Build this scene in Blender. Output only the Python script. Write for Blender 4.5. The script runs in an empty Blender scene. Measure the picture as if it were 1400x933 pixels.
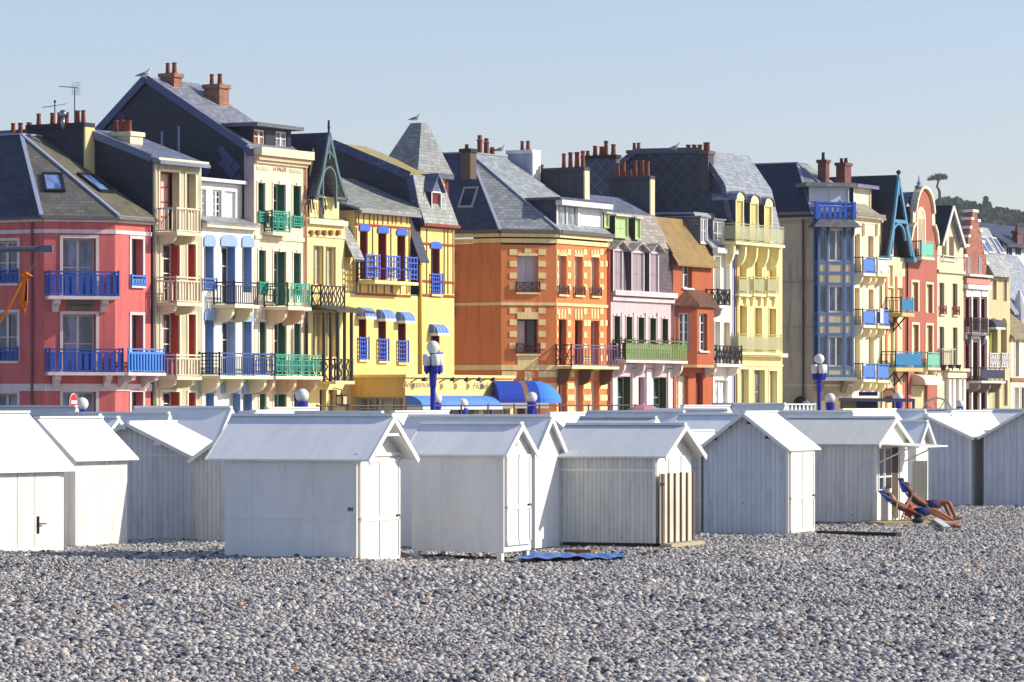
import bpy, bmesh, math, random
import numpy as np
from mathutils import Vector
random.seed(7); rng=np.random.default_rng(7)
V=Vector; SC=bpy.context.scene; COL=SC.collection
F=5000.0; CX=700.0; HY=549.0; ZC=2.9      # focal length in photo pixels, principal column, horizon row, eye height
ZG=1.3                                     # street level above the beach
# ------------------------------------------------------------------ colour and materials
def lin(c):
    return tuple(((x/255)/12.92 if x/255<=0.04045 else ((x/255+0.055)/1.055)**2.4) for x in c)
MATS={}
def _new(name):
    m=bpy.data.materials.new(name); m.use_nodes=True; nt=m.node_tree
    b=nt.nodes['Principled BSDF']; return m,nt,b
def _n(nt,t,**k):
    n=nt.nodes.new(t)
    for a,v in k.items():
        if a in n.inputs: n.inputs[a].default_value=v
        else: setattr(n,a,v)
    return n
def _mix(nt,fac,c1,c2,blend='MIX'):
    m=nt.nodes.new('ShaderNodeMix'); m.data_type='RGBA'; m.blend_type=blend
    for i,v in ((0,fac),(6,c1),(7,c2)):
        if isinstance(v,(int,float)): m.inputs[i].default_value=v
        elif isinstance(v,tuple): m.inputs[i].default_value=(*v,1) if len(v)==3 else v
        else: nt.links.new(v,m.inputs[i])
    return m.outputs[2]
def _bump(nt,b,h,s,d=0.02):
    bp=_n(nt,'ShaderNodeBump'); bp.inputs['Strength'].default_value=s; bp.inputs['Distance'].default_value=d
    nt.links.new(h,bp.inputs['Height']); nt.links.new(bp.outputs[0],b.inputs['Normal'])
def _ramp(nt,src,stops):
    r=nt.nodes.new('ShaderNodeValToRGB'); e=r.color_ramp.elements
    while len(e)<len(stops): e.new(0.5)
    for i,(p,c) in enumerate(stops):
        e[i].position=p; e[i].color=(*c,1) if len(c)==3 else c
    nt.links.new(src,r.inputs[0]); return r.outputs[0]
def _uv(nt,sx=1,sy=1,rot=0):
    tc=_n(nt,'ShaderNodeTexCoord'); mp=_n(nt,'ShaderNodeMapping')
    mp.inputs['Scale'].default_value=(sx,sy,1); mp.inputs['Rotation'].default_value=(0,0,rot)
    nt.links.new(tc.outputs['UV'],mp.inputs[0]); return mp.outputs[0]
def _noise(nt,vec,scale,detail=4,rough=0.6):
    n=_n(nt,'ShaderNodeTexNoise'); n.inputs['Scale'].default_value=scale; n.inputs['Detail'].default_value=detail
    n.inputs['Roughness'].default_value=rough
    if vec is not None: nt.links.new(vec,n.inputs['Vector'])
    return n.outputs['Fac']
def plaster(c,name='plaster',var=0.22,stain=None,rough=0.85):
    k=('pl',c,var,stain)
    if k in MATS: return MATS[k]
    m,nt,b=_new(name); L=lin(c); tc=_uv(nt)
    n1=_noise(nt,tc,0.55,6); n2=_noise(nt,_uv(nt,3.0,0.35),1.0,5)
    d=tuple(x*(1-var) for x in L); dd=tuple(x*0.6 for x in L) if stain is None else lin(stain)
    a=_mix(nt,_ramp(nt,n1,[(0.35,(0,0,0)),(0.65,(1,1,1))]),L,d)
    a=_mix(nt,_ramp(nt,n2,[(0.5,(0,0,0)),(0.75,(0.75,0.75,0.75))]),a,dd)
    n3=_noise(nt,_uv(nt,1.6,0.16),1.0,8,0.8); a=_mix(nt,_ramp(nt,n3,[(0.56,(0,0,0)),(0.66,(0.4,0.4,0.4))]),a,tuple(x*0.62+0.008 for x in L))
    nt.links.new(a,b.inputs['Base Color']); b.inputs['Roughness'].default_value=rough
    b.inputs['Specular IOR Level'].default_value=0.25
    _bump(nt,b,_noise(nt,tc,14,4),0.25,0.02); MATS[k]=m; return m
def paint(c,name='paint',rough=0.5,var=0.15):
    k=('pt',c,rough,var)
    if k in MATS: return MATS[k]
    m,nt,b=_new(name); L=lin(c); tc=_uv(nt)
    a=_mix(nt,_noise(nt,tc,2.3,5),L,tuple(x*(1-var*1.6) for x in L))
    nt.links.new(a,b.inputs['Base Color']); b.inputs['Roughness'].default_value=rough
    b.inputs['Specular IOR Level'].default_value=0.35; MATS[k]=m; return m
def boards(c,name='painted_boards',pitch=0.11,var=0.12,groove=0.55,horiz=False,dirt=(150,146,138)):
    """painted tongue-and-groove boards"""
    k=('bd',c,pitch,groove,horiz)
    if k in MATS: return MATS[k]
    m,nt,b=_new(name); L=lin(c); vec=_uv(nt,1/pitch,1/pitch)
    sp=_n(nt,'ShaderNodeSeparateXYZ'); nt.links.new(vec,sp.inputs[0])
    fr=_n(nt,'ShaderNodeMath'); fr.operation='FRACT'; nt.links.new(sp.outputs['Y' if horiz else 'X'],fr.inputs[0])
    g=_ramp(nt,fr.outputs[0],[(0.0,(0,0,0)),(0.06,(0,0,0)),(0.11,(1,1,1)),(1.0,(1,1,1))])
    fl=_n(nt,'ShaderNodeMath'); fl.operation='FLOOR'; nt.links.new(sp.outputs['Y' if horiz else 'X'],fl.inputs[0])
    wn=_n(nt,'ShaderNodeTexWhiteNoise'); wn.noise_dimensions='1D'; nt.links.new(fl.outputs[0],wn.inputs['W'])
    a=_mix(nt,wn.outputs['Value'],L,tuple(x*(1-var) for x in L))
    n=_noise(nt,_uv(nt,5,0.7),1.4,6,0.7)
    a=_mix(nt,_ramp(nt,n,[(0.5,(0,0,0)),(0.8,(0.75,0.75,0.75))]),a,lin(dirt))
    n4=_noise(nt,_uv(nt,1,0.25),3.0,8,0.8); a=_mix(nt,_ramp(nt,n4,[(0.62,(0,0,0)),(0.68,(0.45,0.45,0.45))]),a,lin((150,128,104)))
    # rusty nail and scuff marks
    v=_n(nt,'ShaderNodeTexVoronoi'); v.inputs['Scale'].default_value=1.3; nt.links.new(_uv(nt),v.inputs['Vector'])
    a=_mix(nt,_ramp(nt,v.outputs['Distance'],[(0.0,(0.8,0.8,0.8)),(0.028,(0.5,0.5,0.5)),(0.04,(0,0,0))]),a,lin((92,84,84)))
    a=_mix(nt,g,tuple(x*groove for x in L),a)
    nt.links.new(a,b.inputs['Base Color']); b.inputs['Roughness'].default_value=0.6
    b.inputs['Specular IOR Level'].default_value=0.3
    _bump(nt,b,g,0.5,0.01); MATS[k]=m; return m
def sheet(c,name='painted_sheet',seam=0.5):
    """painted ply sheets or roofing felt: faint seams, scuffs and dirt runs"""
    k=('sh',c,seam)
    if k in MATS: return MATS[k]
    m,nt,b=_new(name); L=lin(c)
    n=_noise(nt,_uv(nt,2,0.5),1.1,7,0.7); n2=_noise(nt,_uv(nt),7,5,0.7)
    a=_mix(nt,_ramp(nt,n,[(0.42,(0,0,0)),(0.75,(0.9,0.9,0.9))]),L,tuple(x*0.82 for x in L))
    n5=_noise(nt,_uv(nt,2.5,0.3),1.3,8,0.8); a=_mix(nt,_ramp(nt,n5,[(0.62,(0,0,0)),(0.7,(0.4,0.4,0.4))]),a,lin((150,130,108)))
    a=_mix(nt,_ramp(nt,n2,[(0.55,(0,0,0)),(0.9,(0.5,0.5,0.5))]),a,tuple(x*0.8 for x in L))
    sp=_n(nt,'ShaderNodeSeparateXYZ'); nt.links.new(_uv(nt,1/seam,1),sp.inputs[0])
    fr=_n(nt,'ShaderNodeMath'); fr.operation='FRACT'; nt.links.new(sp.outputs['X'],fr.inputs[0])
    g=_ramp(nt,fr.outputs[0],[(0.0,(0.35,0.35,0.35)),(0.03,(0,0,0)),(1.0,(0,0,0))])
    a=_mix(nt,g,a,tuple(x*0.6 for x in L))
    nt.links.new(a,b.inputs['Base Color']); b.inputs['Roughness'].default_value=0.55
    b.inputs['Specular IOR Level'].default_value=0.35
    _bump(nt,b,n2,0.2,0.01); MATS[k]=m; return m
def slate(c=(112,118,130),name='roof_slates',tw=0.34,th=0.2,diamond=False,lich=None,amt=0.5,rough=0.5):
    k=('sl',c,tw,th,diamond,lich,amt)
    if k in MATS: return MATS[k]
    m,nt,b=_new(name); L=lin(c)
    br=_n(nt,'ShaderNodeTexBrick'); nt.links.new(_uv(nt,1,1,math.pi/4 if diamond else 0),br.inputs['Vector'])
    br.inputs['Scale'].default_value=1; br.inputs['Brick Width'].default_value=tw; br.inputs['Row Height'].default_value=th
    br.inputs['Mortar Size'].default_value=0.012 if not diamond else 0.03
    br.offset=0.0 if diamond else 0.5
    br.inputs['Color1'].default_value=(*[x*0.72 for x in L],1); br.inputs['Color2'].default_value=(*[x*1.25 for x in L],1)
    br.inputs['Mortar'].default_value=(*[x*(0.35 if not diamond else 2.0) for x in L],1)
    a=br.outputs['Color']
    n=_noise(nt,_uv(nt),0.9,7,0.7)
    a=_mix(nt,_ramp(nt,n,[(0.45,(0,0,0)),(0.75,(0.8,0.8,0.8))]),a,tuple(x*0.55 for x in L))
    n3=_noise(nt,_uv(nt,2.4,0.8),1.7,6,0.75)
    a=_mix(nt,_ramp(nt,n3,[(0.62,(0,0,0)),(0.78,(0.45,0.45,0.45))]),a,tuple(min(1,x*2.0) for x in L))
    if lich:
        n2=_noise(nt,_uv(nt,1,0.6),1.3,6,0.7)
        a=_mix(nt,_ramp(nt,n2,[(0.5-0.3*amt,(0,0,0)),(0.8-0.3*amt,(amt,amt,amt))]),a,lin(lich))
    nt.links.new(a,b.inputs['Base Color']); b.inputs['Roughness'].default_value=rough
    b.inputs['Specular IOR Level'].default_value=0.4
    _bump(nt,b,br.outputs['Fac'],-0.4,0.02); MATS[k]=m; return m
def brick(c=(140,78,62),mortar=(170,150,135),name='brickwork',bw=0.24,bh=0.08):
    k=('br',c,mortar,bw)
    if k in MATS: return MATS[k]
    m,nt,b=_new(name); L=lin(c)
    br=_n(nt,'ShaderNodeTexBrick'); nt.links.new(_uv(nt),br.inputs['Vector'])
    br.inputs['Scale'].default_value=1; br.inputs['Brick Width'].default_value=bw; br.inputs['Row Height'].default_value=bh
    br.inputs['Mortar Size'].default_value=0.01
    br.inputs['Color1'].default_value=(*[x*0.65 for x in L],1); br.inputs['Color2'].default_value=(*[x*1.3 for x in L],1)
    br.inputs['Mortar'].default_value=(*lin(mortar),1)
    a=_mix(nt,_ramp(nt,_noise(nt,_uv(nt),1.4,6,0.7),[(0.45,(0,0,0)),(0.8,(0.8,0.8,0.8))]),br.outputs['Color'],tuple(x*0.4 for x in L))
    nt.links.new(a,b.inputs['Base Color']); b.inputs['Roughness'].default_value=0.85
    _bump(nt,b,br.outputs['Fac'],-0.4,0.02); MATS[k]=m; return m
def glass(c=(34,40,52),name='window_glass'):
    k=('gl',c)
    if k in MATS: return MATS[k]
    m,nt,b=_new(name); L=lin(c)
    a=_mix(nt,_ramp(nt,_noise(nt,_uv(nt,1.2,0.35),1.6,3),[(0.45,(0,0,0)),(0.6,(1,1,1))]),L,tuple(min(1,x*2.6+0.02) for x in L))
    nt.links.new(a,b.inputs['Base Color']); b.inputs['Roughness'].default_value=0.06
    b.inputs['Specular IOR Level'].default_value=0.6; MATS[k]=m; return m
def plain(c,rough=0.5,metal=0.0,name='plain_finish'):
    k=('pn',c,rough,metal)
    if k in MATS: return MATS[k]
    m,nt,b=_new(name); L=lin(c)
    a=_mix(nt,_noise(nt,None,3,3),L,tuple(x*0.8 for x in L))
    nt.links.new(a,b.inputs['Base Color']); b.inputs['Roughness'].default_value=rough; b.inputs['Metallic'].default_value=metal
    MATS[k]=m; return m
def canvas(c,stripe=None,name='canvas',pitch=0.3):
    k=('cv',c,stripe)
    if k in MATS: return MATS[k]
    m,nt,b=_new(name); L=lin(c); a=_mix(nt,_noise(nt,_uv(nt),3,4),L,tuple(x*0.75 for x in L))
    if stripe:
        sp=_n(nt,'ShaderNodeSeparateXYZ'); nt.links.new(_uv(nt,1/pitch,1),sp.inputs[0])
        fr=_n(nt,'ShaderNodeMath'); fr.operation='FRACT'; nt.links.new(sp.outputs['X'],fr.inputs[0])
        a=_mix(nt,_ramp(nt,fr.outputs[0],[(0.0,(1,1,1)),(0.08,(1,1,1)),(0.1,(0,0,0)),(1,(0,0,0))]),a,lin(stripe))
    nt.links.new(a,b.inputs['Base Color']); b.inputs['Roughness'].default_value=0.8; MATS[k]=m; return m
# ------------------------------------------------------------------ mesh builder
class MB:
    def __init__(s): s.v=[]; s.f=[]
    def add(s,pts,faces):
        n=len(s.v); s.v+= [tuple(p) for p in pts]; s.f+=[tuple(n+i for i in f) for f in faces]; return s
    def poly(s,pts): return s.add(pts,[tuple(range(len(pts)))])
    def prism(s,pts,off):
        n=len(pts); off=V(off); q=[V(p)+off for p in pts]
        return s.add(list(pts)+q,[tuple(range(n))[::-1],tuple(range(n,2*n))]+[(i,(i+1)%n,n+(i+1)%n,n+i) for i in range(n)])
    def slab(s,pts,t):
        """thicken a planar polygon downwards along its normal"""
        pts=[V(p) for p in pts]; n=(pts[1]-pts[0]).cross(pts[2]-pts[0])
        if n.length<1e-9: n=(pts[2]-pts[0]).cross(pts[3]-pts[0])
        n.normalize()
        if n.z<0: n=-n
        return s.prism(pts,-n*t)
    def beam(s,a,b,w,h=None,up=V((0,0,1))):
        a=V(a);b=V(b);h=h or w; d=(b-a)
        if d.length<1e-6: return s
        d.normalize(); up=V(up)
        if abs(d.dot(up))>0.98: up=V((0.87,-0.49,0))
        x=d.cross(up).normalized()*(w/2); y=x.cross(d).normalized()*(h/2)
        return s.prism([a-x-y,a+x-y,a+x+y,a-x+y],b-a)
    def tube(s,pts,r,seg=8,caps=True):
        pts=[V(p) for p in pts]; rs=r if isinstance(r,(list,tuple)) else [r]*len(pts); rings=[]
        for i,p in enumerate(pts):
            d=(pts[min(i+1,len(pts)-1)]-pts[max(i-1,0)]).normalized()
            up=V((0,0,1)) if abs(d.z)<0.9 else V((1,0,0))
            x=d.cross(up).normalized(); y=x.cross(d).normalized()
            rings.append([p+(x*math.cos(2*math.pi*k/seg)+y*math.sin(2*math.pi*k/seg))*rs[i] for k in range(seg)])
        fs=[]
        for i in range(len(pts)-1):
            for k in range(seg): fs.append((i*seg+k,i*seg+(k+1)%seg,(i+1)*seg+(k+1)%seg,(i+1)*seg+k))
        if caps: fs+= [tuple(range(seg))[::-1],tuple((len(pts)-1)*seg+k for k in range(seg))]
        return s.add([p for r_ in rings for p in r_],fs)
    def lathe(s,c,prof,seg=12):
        c=V(c); pts=[]
        for r,z in prof:
            for k in range(seg): pts.append(c+V((r*math.cos(2*math.pi*k/seg),r*math.sin(2*math.pi*k/seg),z)))
        fs=[]
        for i in range(len(prof)-1):
            for k in range(seg): fs.append((i*seg+k,i*seg+(k+1)%seg,(i+1)*seg+(k+1)%seg,(i+1)*seg+k))
        fs+=[tuple(range(seg))[::-1],tuple((len(prof)-1)*seg+k for k in range(seg))]
        return s.add(pts,fs)
    def ball(s,c,r,seg=16,sc=(1,1,1)):
        n=seg//2
        m=MB(); m.lathe((0,0,0),[(max(1e-4,r*math.sin(math.pi*i/n)),-r*math.cos(math.pi*i/n)) for i in range(n+1)],seg)
        return s.add([V(c)+V((p[0]*sc[0],p[1]*sc[1],p[2]*sc[2])) for p in m.v],m.f)
    def build(s,name,mat,parent=None,smooth=False,recalc=True):
        me=bpy.data.meshes.new(name); o=bpy.data.objects.new(name,me); COL.objects.link(o)
        org=V((0,0,0))
        if parent is not None:
            o.parent=parent; p=parent
            while p is not None: org+=p.location; p=p.parent
        me.from_pydata([(x-org.x,y-org.y,z-org.z) for x,y,z in s.v],[],s.f)
        if recalc:
            bm=bmesh.new(); bm.from_mesh(me); bmesh.ops.recalc_face_normals(bm,faces=bm.faces); bm.to_mesh(me); bm.free()
        autouv(me,org)
        if mat: me.materials.append(mat)
        if smooth:
            for p in me.polygons: p.use_smooth=True
        return o
def autouv(me,org):
    uv=me.uv_layers.new(name='UVMap').data; vs=me.vertices
    for p in me.polygons:
        n=p.normal
        if abs(n.z)>0.999: t=V((1,0,0)); b=V((0,1,0))
        else:
            t=V((-n.y,n.x,0)).normalized(); b=n.cross(t)
        for li in p.loop_indices:
            c=vs[me.loops[li].vertex_index].co+org
            uv[li].uv=(c.dot(t),c.dot(b))
def tag(o,label=None,cat=None,group=None,kind=None):
    if label: o['label']=label
    if cat: o['category']=cat
    if group: o['group']=group
    if kind: o['kind']=kind
    return o
def empty(name,loc,label,cat,group=None):
    o=bpy.data.objects.new(name,None); COL.objects.link(o); o.location=loc; o.empty_display_size=0.3
    return tag(o,label,cat,group)
def copy_tree(o,parent=None):
    c=o.copy(); COL.objects.link(c); c.parent=parent
    for ch in o.children: copy_tree(ch,c)
    return c
def kx(px): return (px-CX)/F
def at(px,py,Y): return V((kx(px)*Y,Y,ZC+(HY-py)/F*Y))
def proj(p): return (CX+F*p.x/p.y, HY-F*(p.z-ZC)/p.y)
# ------------------------------------------------------------------ vertical planes ("faces") of buildings
class Face:
    def __init__(s,o,d):
        s.o=V((o[0],o[1],0)); s.d=V((d[0],d[1],0)).normalized(); s.n=V((s.d.y,-s.d.x,0))
    def P(s,u,w,z): return s.o+s.d*u+s.n*w+V((0,0,z))
    def hit(s,px,py,w=0):
        k=kx(px); Y=(w+s.o.x*s.n.x+s.o.y*s.n.y)/(k*s.n.x+s.n.y)
        p=V((k*Y,Y,0))-s.o
        return p.dot(s.d), ZC+(HY-py)/F*Y
    def u(s,px,w=0): return s.hit(px,HY,w)[0]
    def z(s,px,py,w=0): return s.hit(px,py,w)[1]
    def box(s,mb,u0,u1,w0,w1,z0,z1):
        return mb.prism([s.P(u0,w0,z0),s.P(u1,w0,z0),s.P(u1,w1,z0),s.P(u0,w1,z0)],(0,0,z1-z0))
    def flat(s,mb,uz,w0,w1):
        return mb.prism([s.P(u,w0,z) for u,z in uz],s.n*(w1-w0))
    def shift(s,u,w=0): return Face(s.P(u,w,0).xy,s.d.xy)
    def side(s,u=0): return Face(s.P(u,0,0).xy,s.n.xy)   # left side wall seen from outside: +u runs towards the street
p0=V((kx(150)*147,147)); p1=V((kx(1345)*227,227)); RD=(p1-p0).normalized()
ROW=Face(p0,RD); RN=ROW.n.xy
c45=math.cos(math.pi/4)
MD=V((RD.x*c45+RD.y*c45,-RD.x*c45+RD.y*c45))    # chamfer direction: row direction turned 45 degrees clockwise
def wallgrid(mb,f,u0,u1,z0,z1,holes,depth,w=0):
    us=sorted({u0,u1,*[h[0] for h in holes],*[h[1] for h in holes]}); zs=sorted({z0,z1,*[h[2] for h in holes],*[h[3] for h in holes]})
    us=[u for u in us if u0<=u<=u1]; zs=[z for z in zs if z0<=z<=z1]
    for i in range(len(us)-1):
        for j in range(len(zs)-1):
            cu=(us[i]+us[i+1])/2; cz=(zs[j]+zs[j+1])/2
            if any(h[0]<cu<h[1] and h[2]<cz<h[3] for h in holes): continue
            mb.poly([f.P(us[i],w,zs[j]),f.P(us[i+1],w,zs[j]),f.P(us[i+1],w,zs[j+1]),f.P(us[i],w,zs[j+1])])
    for a,b,c,d in holes:
        q=[(a,c),(b,c),(b,d),(a,d)]
        for k in range(4):
            (x0,y0),(x1,y1)=q[k],q[(k+1)%4]
            mb.poly([f.P(x0,w,y0),f.P(x1,w,y1),f.P(x1,w-depth,y1),f.P(x0,w-depth,y0)])
# ------------------------------------------------------------------ house kit
CURT=plaster((196,192,186)); WHITE=paint((226,227,228)); CREAMP=paint((238,226,190)); DK=glass(); DKB=glass((22,28,44))
LEAD=paint((150,160,185),'lead_flashing',0.45); POT=plaster((146,78,58),'terracotta',0.3); ZINC=paint((120,124,136),'zinc',0.4)
SIDE_SL=slate((30,36,58),'hung_slates',0.3,0.16)  # darker and bluer than the roof slates: the flanks' shade is in the colour
def screen_glass():
    if 'scr' in MATS: return MATS['scr']
    m,nt,b=_new('balcony_screen'); b.inputs['Base Color'].default_value=(*lin((190,190,150)),1); b.inputs['Roughness'].default_value=0.25
    t=_n(nt,'ShaderNodeBsdfTransparent'); x=_n(nt,'ShaderNodeMixShader'); x.inputs[0].default_value=0.5
    nt.links.new(b.outputs[0],x.inputs[1]); nt.links.new(t.outputs[0],x.inputs[2]); nt.links.new(x.outputs[0],nt.nodes['Material Output'].inputs[0]); MATS['scr']=m; return m
def railing(mb,f,u0,u1,w0,w1,z0,z1,st,pitch=0.13,th=0.035):
    """one straight run of balustrade in the plane of f, from (u0,w0) to (u1,w1)"""
    A=lambda t,z: f.P(u0+(u1-u0)*t,w0+(w1-w0)*t,z)
    L=math.hypot(u1-u0,w1-w0)
    if L<0.05: return
    H=z1-z0; n=max(1,round(L/pitch))
    bar=lambda t,a,b,w=th: mb.beam(A(t,a),A(t,b),w)
    hor=lambda z,a=0,b=1,w=th: mb.beam(A(a,z),A(b,z),w)
    hor(z1-0.025,w=0.06); hor(z0+0.06,w=0.045); bar(0,z0,z1+0.04,0.06); bar(1,z0,z1+0.04,0.06)
    if st=='bars':
        for i in range(1,n): bar(i/n,z0+0.06,z1,th*0.7)
    elif st=='bars2':
        hor(z1-0.17)
        for i in range(1,n): bar(i/n,z0+0.06,z1-0.17,th)
    elif st=='boards':
        hor(z1-0.16)
        for i in range(n):
            a=(i+0.18)/n; b=(i+0.82)/n
            mb.prism([A(a,z0+0.1),A(b,z0+0.1),A(b,z1-0.16),A(a,z1-0.16)],(f.n if abs(w1-w0)<1e-6 else f.d)*0.02)
    elif st=='panel':
        k=max(1,round(L/0.8)); hor(z1-0.14)
        mb.prism([A(0,z0+0.14),A(1,z0+0.14),A(1,z1-0.16),A(0,z1-0.16)],(f.n if abs(w1-w0)<1e-6 else f.d)*0.02)
        for i in range(1,k): bar(i/k,z0,z1)
    elif st=='grid':
        for i in range(1,n): bar(i/n,z0+0.06,z1)
        k=max(2,round(H/pitch))
        for i in range(1,k): hor(z0+H*i/k)
    elif st=='cross':
        k=max(1,round(L/0.42))
        for i in range(k):
            a,b=i/k,(i+1)/k
            mb.beam(A(a,z0+0.08),A(b,z1-0.05),th); mb.beam(A(b,z0+0.08),A(a,z1-0.05),th); bar(b,z0,z1,th)
    elif st=='geo':
        k=max(1,round(L/0.5)); hor(z1-0.12); hor(z0+H*0.5,w=th*0.9)
        for i in range(k):
            a,b=i/k,(i+1)/k; c=(a+b)/2; q=(b-a)*0.28
            bar(b,z0+0.06,z1); bar(c-q,z0+0.2,z1-0.25,th*0.9); bar(c+q,z0+0.2,z1-0.25,th*0.9)
            hor(z0+0.2,c-q,c+q,th*0.9); hor(z1-0.25,c-q,c+q,th*0.9); bar(c,z0+0.3,z1-0.12,th*0.9)
    elif st=='diamond':
        k=max(1,round(L/0.45))
        for i in range(k):
            a,b=i/k,(i+1)/k; c=(a+b)/2; m=(z0+z1)/2
            for p,q in (((a,m),(c,z1)),((c,z1),(b,m)),((b,m),(c,z0)),((c,z0),(a,m))): mb.beam(A(*p),A(*q),th)
            bar(b,z0,z1)
    elif st=='waves':
        k=max(1,round(L/0.3))
        for i in range(k):
            a,b=i/k,(i+1)/k; c=(a+b)/2
            pts=[(a+0.2*(b-a),z0+0.06),(c+0.3*(b-a),z0+H*0.35),(c-0.25*(b-a),z0+H*0.65),(b-0.2*(b-a),z1-0.04)]
            for p,q in zip(pts,pts[1:]): mb.beam(A(*p),A(*q),th*1.3)
            bar(b,z0,z1,th)
class Wn:
    """window description"""
    def __init__(s,frame=WHITE,gl=DK,nx=2,nz=3,shut=None,leaf=None,leaf2=None,sur=None,sw=0.1,head=None,sill=None,rail=None,arch=None,depth=0.28,half=None,key=None,leafd=0.34,awn=None):
        s.__dict__.update(locals())
    def but(s,**k):
        n=Wn(); n.__dict__.update(s.__dict__); n.__dict__.update(k); return n
def arcpoly(u0,u1,z,rise,n=8):
    c=(u0+u1)/2; r=(u1-u0)/2
    return [(c+r*math.cos(math.pi*i/n),z+rise*math.sin(math.pi*i/n)) for i in range(n+1)]
class House:
    def __init__(s,name,label,cat,px0,px1=None,w=0,face=None,group='houses in the seafront row'):
        f=face or ROW; s.f=f.shift(f.u(px0,w),w); s.L=s.f.u(px1) if px1 else 0
        s.root=empty(name,s.f.P(0,0,ZG),label,cat,group)
    def mb(s): return MB()
    def rect(s,r,f=None,w=0):
        f=f or s.f; x0,y0,x1,y1=r; xm=(x0+x1)/2
        return f.u(x0,w),f.u(x1,w),f.z(xm,y1,w),f.z(xm,y0,w)
    # front wall with openings; wins = [((x0,y0,x1,y1),Wn)]
    def front(s,mat,pa,pb,ytop,wins,f=None,zb=None,name='wall',depth=0.34,ya=None,w=0):
        f=f or s.f; u0=f.u(pa,w); u1=f.u(pb,w); z1=f.z((pa+pb)/2,ytop,w); z0=ZG-0.3 if zb is None else zb
        if ya is not None: z0=f.z((pa+pb)/2,ya,w)
        holes=[]
        for r,W in wins:
            a,b,c,d=s.rect(r,f,w); holes.append((max(a,u0+0.02),min(b,u1-0.02),max(c,z0+0.02),min(d,z1-0.02)))
        m=MB(); wallgrid(m,f,u0,u1,z0,z1,holes,depth,w); o=m.build(name,mat,s.root,recalc=False)
        for (r,W),h in zip(wins,holes): s.window(h,W,f,w)
        return u0,u1,z0,z1
    def window(s,h,W,f,w=0):
        a,b,c,d=h; D=w-W.depth; m=MB(); bw=0.07
        fr=W.shut or W.frame
        f.box(m,a,b,D-0.05,D+0.03,d-bw,d); f.box(m,a,b,D-0.05,D+0.03,c,c+bw)
        f.box(m,a,a+bw,D-0.05,D+0.03,c+bw,d-bw); f.box(m,b-bw,b,D-0.05,D+0.03,c+bw,d-bw)
        if not W.shut:
            for i in range(1,W.nx): 
                x=a+(b-a)*i/W.nx; f.box(m,x-(0.055 if W.nx==2 or i*2==W.nx else 0.02),x+(0.055 if W.nx==2 or i*2==W.nx else 0.02),D-0.04,D+0.045,c+bw,d-bw)
            for i in range(1,W.nz):
                z=c+(d-c)*i/W.nz; f.box(m,a+bw,b-bw,D-0.035,D+0.02,z-0.022,z+0.022)
        o=m.build('window',fr,s.root)
        m=MB()
        if W.shut:
            k=2 if (b-a)>0.9 else 1
            for i in range(k):
                x0=a+bw+(b-a-2*bw)*i/k+0.01; x1=a+bw+(b-a-2*bw)*(i+1)/k-0.01
                f.box(m,x0,x1,D-0.05,D,c+bw,d-bw)
                zz=c+(d-c)*0.45; f.box(m,x0+0.02,x1-0.02,D,D+0.02,zz,zz+0.08)
            m.build('shutter',W.shut,o)
        else:
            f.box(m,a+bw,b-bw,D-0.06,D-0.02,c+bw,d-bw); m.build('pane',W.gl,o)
            if not W.half and (b-a)>0.5 and random.random()<0.45 and W.gl in (DK,DKB): W=W.but(half=CURT)
            if W.half:   # light curtain or closed leaf over half the opening
                m=MB(); f.box(m,a+bw,(a+b)/2,D-0.018,D-0.012,c+bw,d-bw); m.build('curtain',W.half,o)
        if W.leaf:
            m=MB(); f.box(m,b-0.05,b-0.008,D+0.05,D+0.05+W.leafd,c+0.03,d-0.03)
            for q in (0.25,0.5,0.75):
                z=c+(d-c)*q; f.box(m,b-0.065,b-0.05,D+0.09,D+0.01+W.leafd,z-0.03,z+0.03)
            m.build('shutter',W.leaf,o)
        if W.leaf2:
            m=MB(); f.box(m,a+0.008,a+0.05,D+0.05,D+0.05+W.leafd,c+0.03,d-0.03); m.build('shutter',W.leaf2,o)
        if W.sur:
            m=MB(); t=W.sw; q=0.04
            f.box(m,a-t,a,w-0.02,w+q,c,d); f.box(m,b,b+t,w-0.02,w+q,c,d); f.box(m,a-t,b+t,w-0.02,w+q+0.01,d,d+t)
            if W.key: f.box(m,(a+b)/2-0.09,(a+b)/2+0.09,w-0.02,w+0.1,d-0.02,d+t*1.8)
            m.build('surround',W.sur,o)
        if W.head:       # (material, height, overhang)
            hm,hh,ho=W.head; m=MB(); f.flat(m,[(a-ho,d)]+[(b+ho,d)]+arcpoly(a-ho,b+ho,d+hh*0.55,hh*0.45)[0:],w-0.02,w+0.07)
            m.build('head_board',hm,o)
        if W.sill:
            m=MB(); f.box(m,a-0.08,b+0.08,w-0.1,w+0.12,c-0.09,c); m.build('sill',W.sill,o)
        if W.rail:       # (style, material, height, pitch)
            st,rm,rh,pt=W.rail; m=MB(); railing(m,f,a-0.06,b+0.06,w+0.1,w+0.1,c,c+rh,st,pt); m.build('window_rail',rm,o)
        if W.awn:
            s.awning(a-0.12,b+0.12,d+0.12,0.42,0.45,W.awn,f=f,w=w,parent=o)
        return o
    def awning(s,u0,u1,z1,h,out,mats,f=None,w=0,parent=None,n=6,name='awning'):
        f=f or s.f; m=MB(); prof=[(out*math.sin(math.pi/2*i/n),h*math.cos(math.pi/2*i/n)-h) for i in range(n+1)]
        prof=[(w+p,z1+q) for p,q in prof]
        for (w0,za),(w1,zb) in zip(prof,prof[1:]):
            m.poly([f.P(u0,w0,za),f.P(u1,w0,za),f.P(u1,w1,zb),f.P(u0,w1,zb)])
        for u in (u0,u1):
            m.poly([f.P(u,w,z1-h)]+[f.P(u,a,b) for a,b in prof])
        o=m.build(name,mats[0],parent or s.root)
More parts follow.
